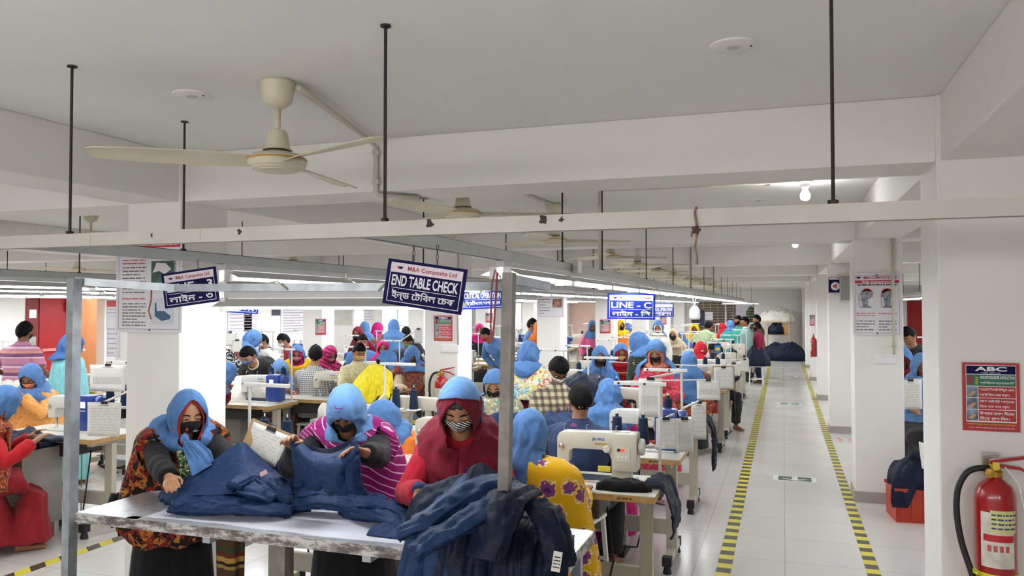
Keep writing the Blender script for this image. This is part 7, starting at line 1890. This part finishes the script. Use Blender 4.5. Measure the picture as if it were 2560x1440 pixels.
heap('garment_heap', 'dark garments piled left of the extinguisher column', 'garment', (q.x + .12, q.y, .601), .28, .26, .26, .4, 20., M_navd, nr=30, na=70, amp=.05, sc_=6., flat=.6)
wb = crate_bin(q.x - .45, q.y - .1, .74, 'pale bin under the folded white garments left of the extinguisher column', .42); heap('garment_heap', 'folded white garments beside the dark pile left of the extinguisher column', 'garment', (q.x - .45, q.y - .1, .741), .2, .16, .14, .4, 22., M_whg, nr=30, na=70, amp=.025, sc_=6., flat=.3, edge=.08)
for px, py, d, lab, s_ in ((585, 930, 9., 'white cloth heap behind the left column', 1), (560, 910, 10.6, 'white cloth heap by the charcoal polo man', 2), (870, 880, 12., 'white cloth heap among the far left stations', 3), (20, 935, 8.6, 'white cloth heap behind the woman with glasses', 4), (120, 905, 8.8, 'white cloth heap by the striped polo man', 5)):
    q = at(px, py, d); crate_bin(q.x, q.y, .76, 'bin under the ' + lab); heap('garment_heap', lab, 'garment', (q.x, q.y, .761), .45, .35, .22, .3, 30. + s_, M_whg, nr=26, na=60, amp=.05, sc_=6., flat=.6)
# heap on a stool by the aisle
q = atz(1890, 962, 0); place(STL, (q.x, q.y, 0), .1, 'small stool under the navy heap beside the aisle')
heap('garment_heap', 'navy garment heap on a stool beside the aisle', 'garment', (q.x, q.y, .4455), .3, .28, .4, 0, 40., M_navd, nr=40, na=90, amp=.06, sc_=6., flat=.5)
# cloths hanging from table ends in the right line
def hang(px, py, d, w_, h_, label, seed, mat=M_navd, z=.79):
    q = at(px, py, d); x = -.64; y = min((b_ for a, b_ in done if abs(a + 1.2) < .1), key=lambda b_: abs(b_ - q.y)) + .05
    rows = [[Vector((x - .12, y + (i / 4 - .5) * w_, .784 + .018)) for i in range(5)], [Vector((x - .02, y + (i / 4 - .5) * w_, .79 + .02)) for i in range(5)], [Vector((x + .03, y + (i / 4 - .5) * w_ * 1.1, .72)) for i in range(5)], [Vector((x + .05, y + (i / 4 - .5) * w_ * 1.25, .78 - h_ * .6)) for i in range(5)], [Vector((x + .045, y + (i / 4 - .5) * w_ * 1.3, .78 - h_)) for i in range(5)]]
    patch('hanging_garment', label, 'garment', rows, mat, 28, 36, amp=.012, sc_=9., seed=seed, vfold=.012, vfreq=2.5)
hang(1655, 1230, 4.75, .3, .26, 'navy garment hanging off the aisle end of the nearest right table', 1.)
hang(1745, 1090, 6.6, .26, .42, 'navy garments hanging off the third table end by the aisle', 2.)
hang(1770, 1060, 7.2, .22, .3, 'dark garment hanging off the fourth table end by the aisle', 3., M_blk)
hang(1850, 985, 9.6, .2, .42, 'black cloth hanging at a far table end by the aisle', 4., M_blk)
q = atz(1560, 1225, .7805); heap('black_cloth', 'crumpled black cloth on the nearest right machine table', 'garment', (q.x, q.y, .7805), .15, .06, .05, .05, 44., M_blk, nr=24, na=60, amp=.012, sc_=14., flat=.4)
q = atz(118, 1100, .7805); heap('navy_cloth', 'flat navy cloth on the left machine table', 'garment', (q.x, q.y, .7805), .2, .08, .025, 0, 45., M_navd, nr=20, na=50, amp=.012, sc_=14., flat=.4)
q = atz(660, 1003, .7805); heap('navy_cloth', 'flat navy cloth on the machine table right of the left column', 'garment', (q.x, q.y, .7805), .22, .08, .02, 0, 46., M_navd, nr=20, na=50, amp=.01, sc_=14., flat=.4)
q = at(55, 1075, 6.3); crate_bin(q.x, q.y, .7, 'bin under the navy cloth before the woman with glasses', .45); heap('garment_heap', 'navy cloth in front of the woman with glasses', 'garment', (q.x, q.y, .701), .24, .22, .1, 0, 47., M_navd, nr=26, na=60, amp=.05, sc_=8., flat=.6)

# red crate with garments at the right
q = Vector((1.04, 7.43, 0))
t = thing('plastic_crate', 'red plastic crate on the floor behind the near right column', 'crate', (q.x + .1, q.y + .18, 0), .1)
M_crate = plain('crate_red', '#b5371f', .4, var=.05)
cr = MB()
for sx in (-1, 1):
    cr.box((sx * .26 - .008, -.18, 0), (sx * .26 + .008, .18, .28)).box((-.26, sx * .18 - .008, 0), (.26, sx * .18 + .008, .28))
cr.box((-.26, -.18, 0), (.26, .18, .012)); cr.build('shell', M_crate, t)
for sx in (-1, 1):
    for k in range(6): MB().box((-.24 + k * .09, sx * .19 - .006, .02), (-.225 + k * .09, sx * .19 + .006, .27)).build('rib', M_crate, t)
    MB().box((-.28, sx * .19 - .012, .255), (.28, sx * .19 + .012, .285)).build('rim', M_crate, t, bevel=.004)
heap('garment_heap', 'dark navy garments overflowing the red crate', 'garment', (q.x + .1, q.y + .15, .286), .31, .2, .24, .2, 50., M_navd, nr=36, na=80, amp=.045, sc_=8., flat=.45)
patch('hanging_garment', 'navy garment slipping off the left of the red crate', 'garment', [[Vector((q.x - .1 + .1 * k, q.y + .0 + .02 * k, .42)) for k in range(3)], [Vector((q.x - .17 + .1 * k, q.y - .03, .34)) for k in range(3)], [Vector((q.x - .19 + .08 * k, q.y - .05, .2)) for k in range(3)], [Vector((q.x - .18 + .06 * k, q.y - .05, .13)) for k in range(3)]], M_navd, 20, 24, amp=.015, seed=51.)
pp = paper_at(2222, 2304, 1118, 1200, 6.6, 'white record sheet lying tilted on the garments in the red crate', lines=5, clip=False, arm=False)
pp.rotation_euler = (-.7, .32, .3); pp.location = Vector((q.x + .17, q.y + .12, .63))
emblem(pp, .0, -.03, .05, -.004)

# shelf with fabric at the far end --------------------------------------------
sx0 = atz(1925, 893, 0); X0_, Y_ = -2.1, 28.4
xs0, xs1 = aty(1918, 800, 28.6).x, aty(1972, 800, 28.6).x
t = thing('storage_shelf', 'pale wooden shelf with fabric and boxes at the end of the aisle', 'shelf', (0, 0, 0))
M_shelf = plain('shelf_wood', '#c9a468', .6, var=.08)
for x in (xs0, xs1): MB().box((x - .02, 28.5, 0), (x + .02, 29.1, 1.3)).build('side_panel', M_shelf, t)
for z in (.4, .85, 1.28): MB().box((xs0, 28.5, z), (xs1, 29.1, z + .03)).build('shelf_board', M_shelf, t)
heap('fabric_bundle', 'cream fabric piled on top of the far shelf', 'fabric', ((xs0 + xs1) / 2, 28.8, 1.3105), .6, .3, .4, 0, 60., M_whg, nr=50, na=110, amp=.16, sc_=8., flat=.5, fq=5.)
heap('fabric_bundle', 'navy garments heaped in front of the far shelf', 'fabric', ((xs0 + xs1) / 2 + .15, 28.15, .0015), .7, .28, .55, 0, 62., M_navd, nr=50, na=110, amp=.1, sc_=6., flat=.35, fq=6.)
heap('fabric_bundle', 'navy garments stuffed on the middle of the far shelf', 'fabric', (xs0 + .3, 28.62, .8815), .28, .25, .36, 0, 63., M_navd, nr=26, na=60, amp=.05, sc_=6., flat=.3)
bx = MB().box((xs1 - .32, 28.5, .881), (xs1 - .06, 28.9, 1.2)).build('carton', plain('carton', '#b58748', .7), None); tag(bx, 'brown carton on the right of the far shelf', 'box')
# tube light across the far end
fl_ = dup(FX, (-1.95, 27.6, 2.0), -math.pi / 2, 'tube light hanging across the far end of the aisle'); del fl_['group']
for x_, n_ in ((-1.7, 'left'), (-1.0, 'right')):
    o = rod(x_, 27.6, 2.0, CEIL, .006, f'{n_} thin rod holding the tube light at the far end'); del o['group']
# small things
q = at(1737, 782, 11.5); t = thing('water_jug', 'white plastic jug hanging on cords over the right line', 'jug', q)
MB().lathe([(.0005, -.1), (.07, -.095), (.08, -.05), (.075, .04), (.05, .08), (.03, .1), (.0005, .1)], 20).build('jug', M_white, t, smooth=True)
MB().tube([(0, 0, .1), (-.06, 0, 2.05 - q.z)], .006, 6).tube([(0, 0, .1), (.03, 0, 2.05 - q.z)], .006, 6).build('cord', M_white, t)
q = at(865, 790, 16.); t = thing('hanging_cooler', 'tall white cabinet air conditioner against the far left wall', 'air conditioner', (q.x, q.y, 0))
MB().box((-.3, -.2, .02), (.3, .2, 1.85)).build('cabinet', M_white, t, bevel=.02); MB().box((-.25, -.21, 1.45), (.25, -.2, 1.75)).build('grille', M_panel, t)
_s = min((q_ for q_ in STANDS if abs(q_[0] + .71) < .1), key=lambda q_: abs(q_[1] - 9.4)); q = Vector((_s[0] - .1, _s[1] - .02, 1.27)); t = thing('notice_card', 'small blue card with a yellow oval hanging on a right thread stand', 'sign', q, YAW)
MB().box((-.002, .0, .05), (.002, .003, .085)).build('hook', M_dark, t)
MB().box((-.04, -.002, -.055), (.04, .002, .055)).build('card', plain('card_blue', '#1c6bb5', .4), t)
MB().lathe([(.033, 0), (.033, .001), (.0005, .001)], 24).xform(Matrix.Translation((0, -.0022, 0)) @ Matrix.Rotation(math.pi / 2, 4, 'X') @ Matrix.Scale(.7, 4, (0, 1, 0))).build('yellow_oval', M_yel, t)

# labels speak of people only by clothing and pose
import re
for o in bpy.data.objects:
    if o.get('label'):
        l_ = o['label']
        for a_, b_ in (('women', 'people'), ('woman', 'person'), ('man', 'person'), ('men', 'people')): l_ = re.sub(r'\b' + a_ + r'\b', b_, l_)
        o['label'] = l_
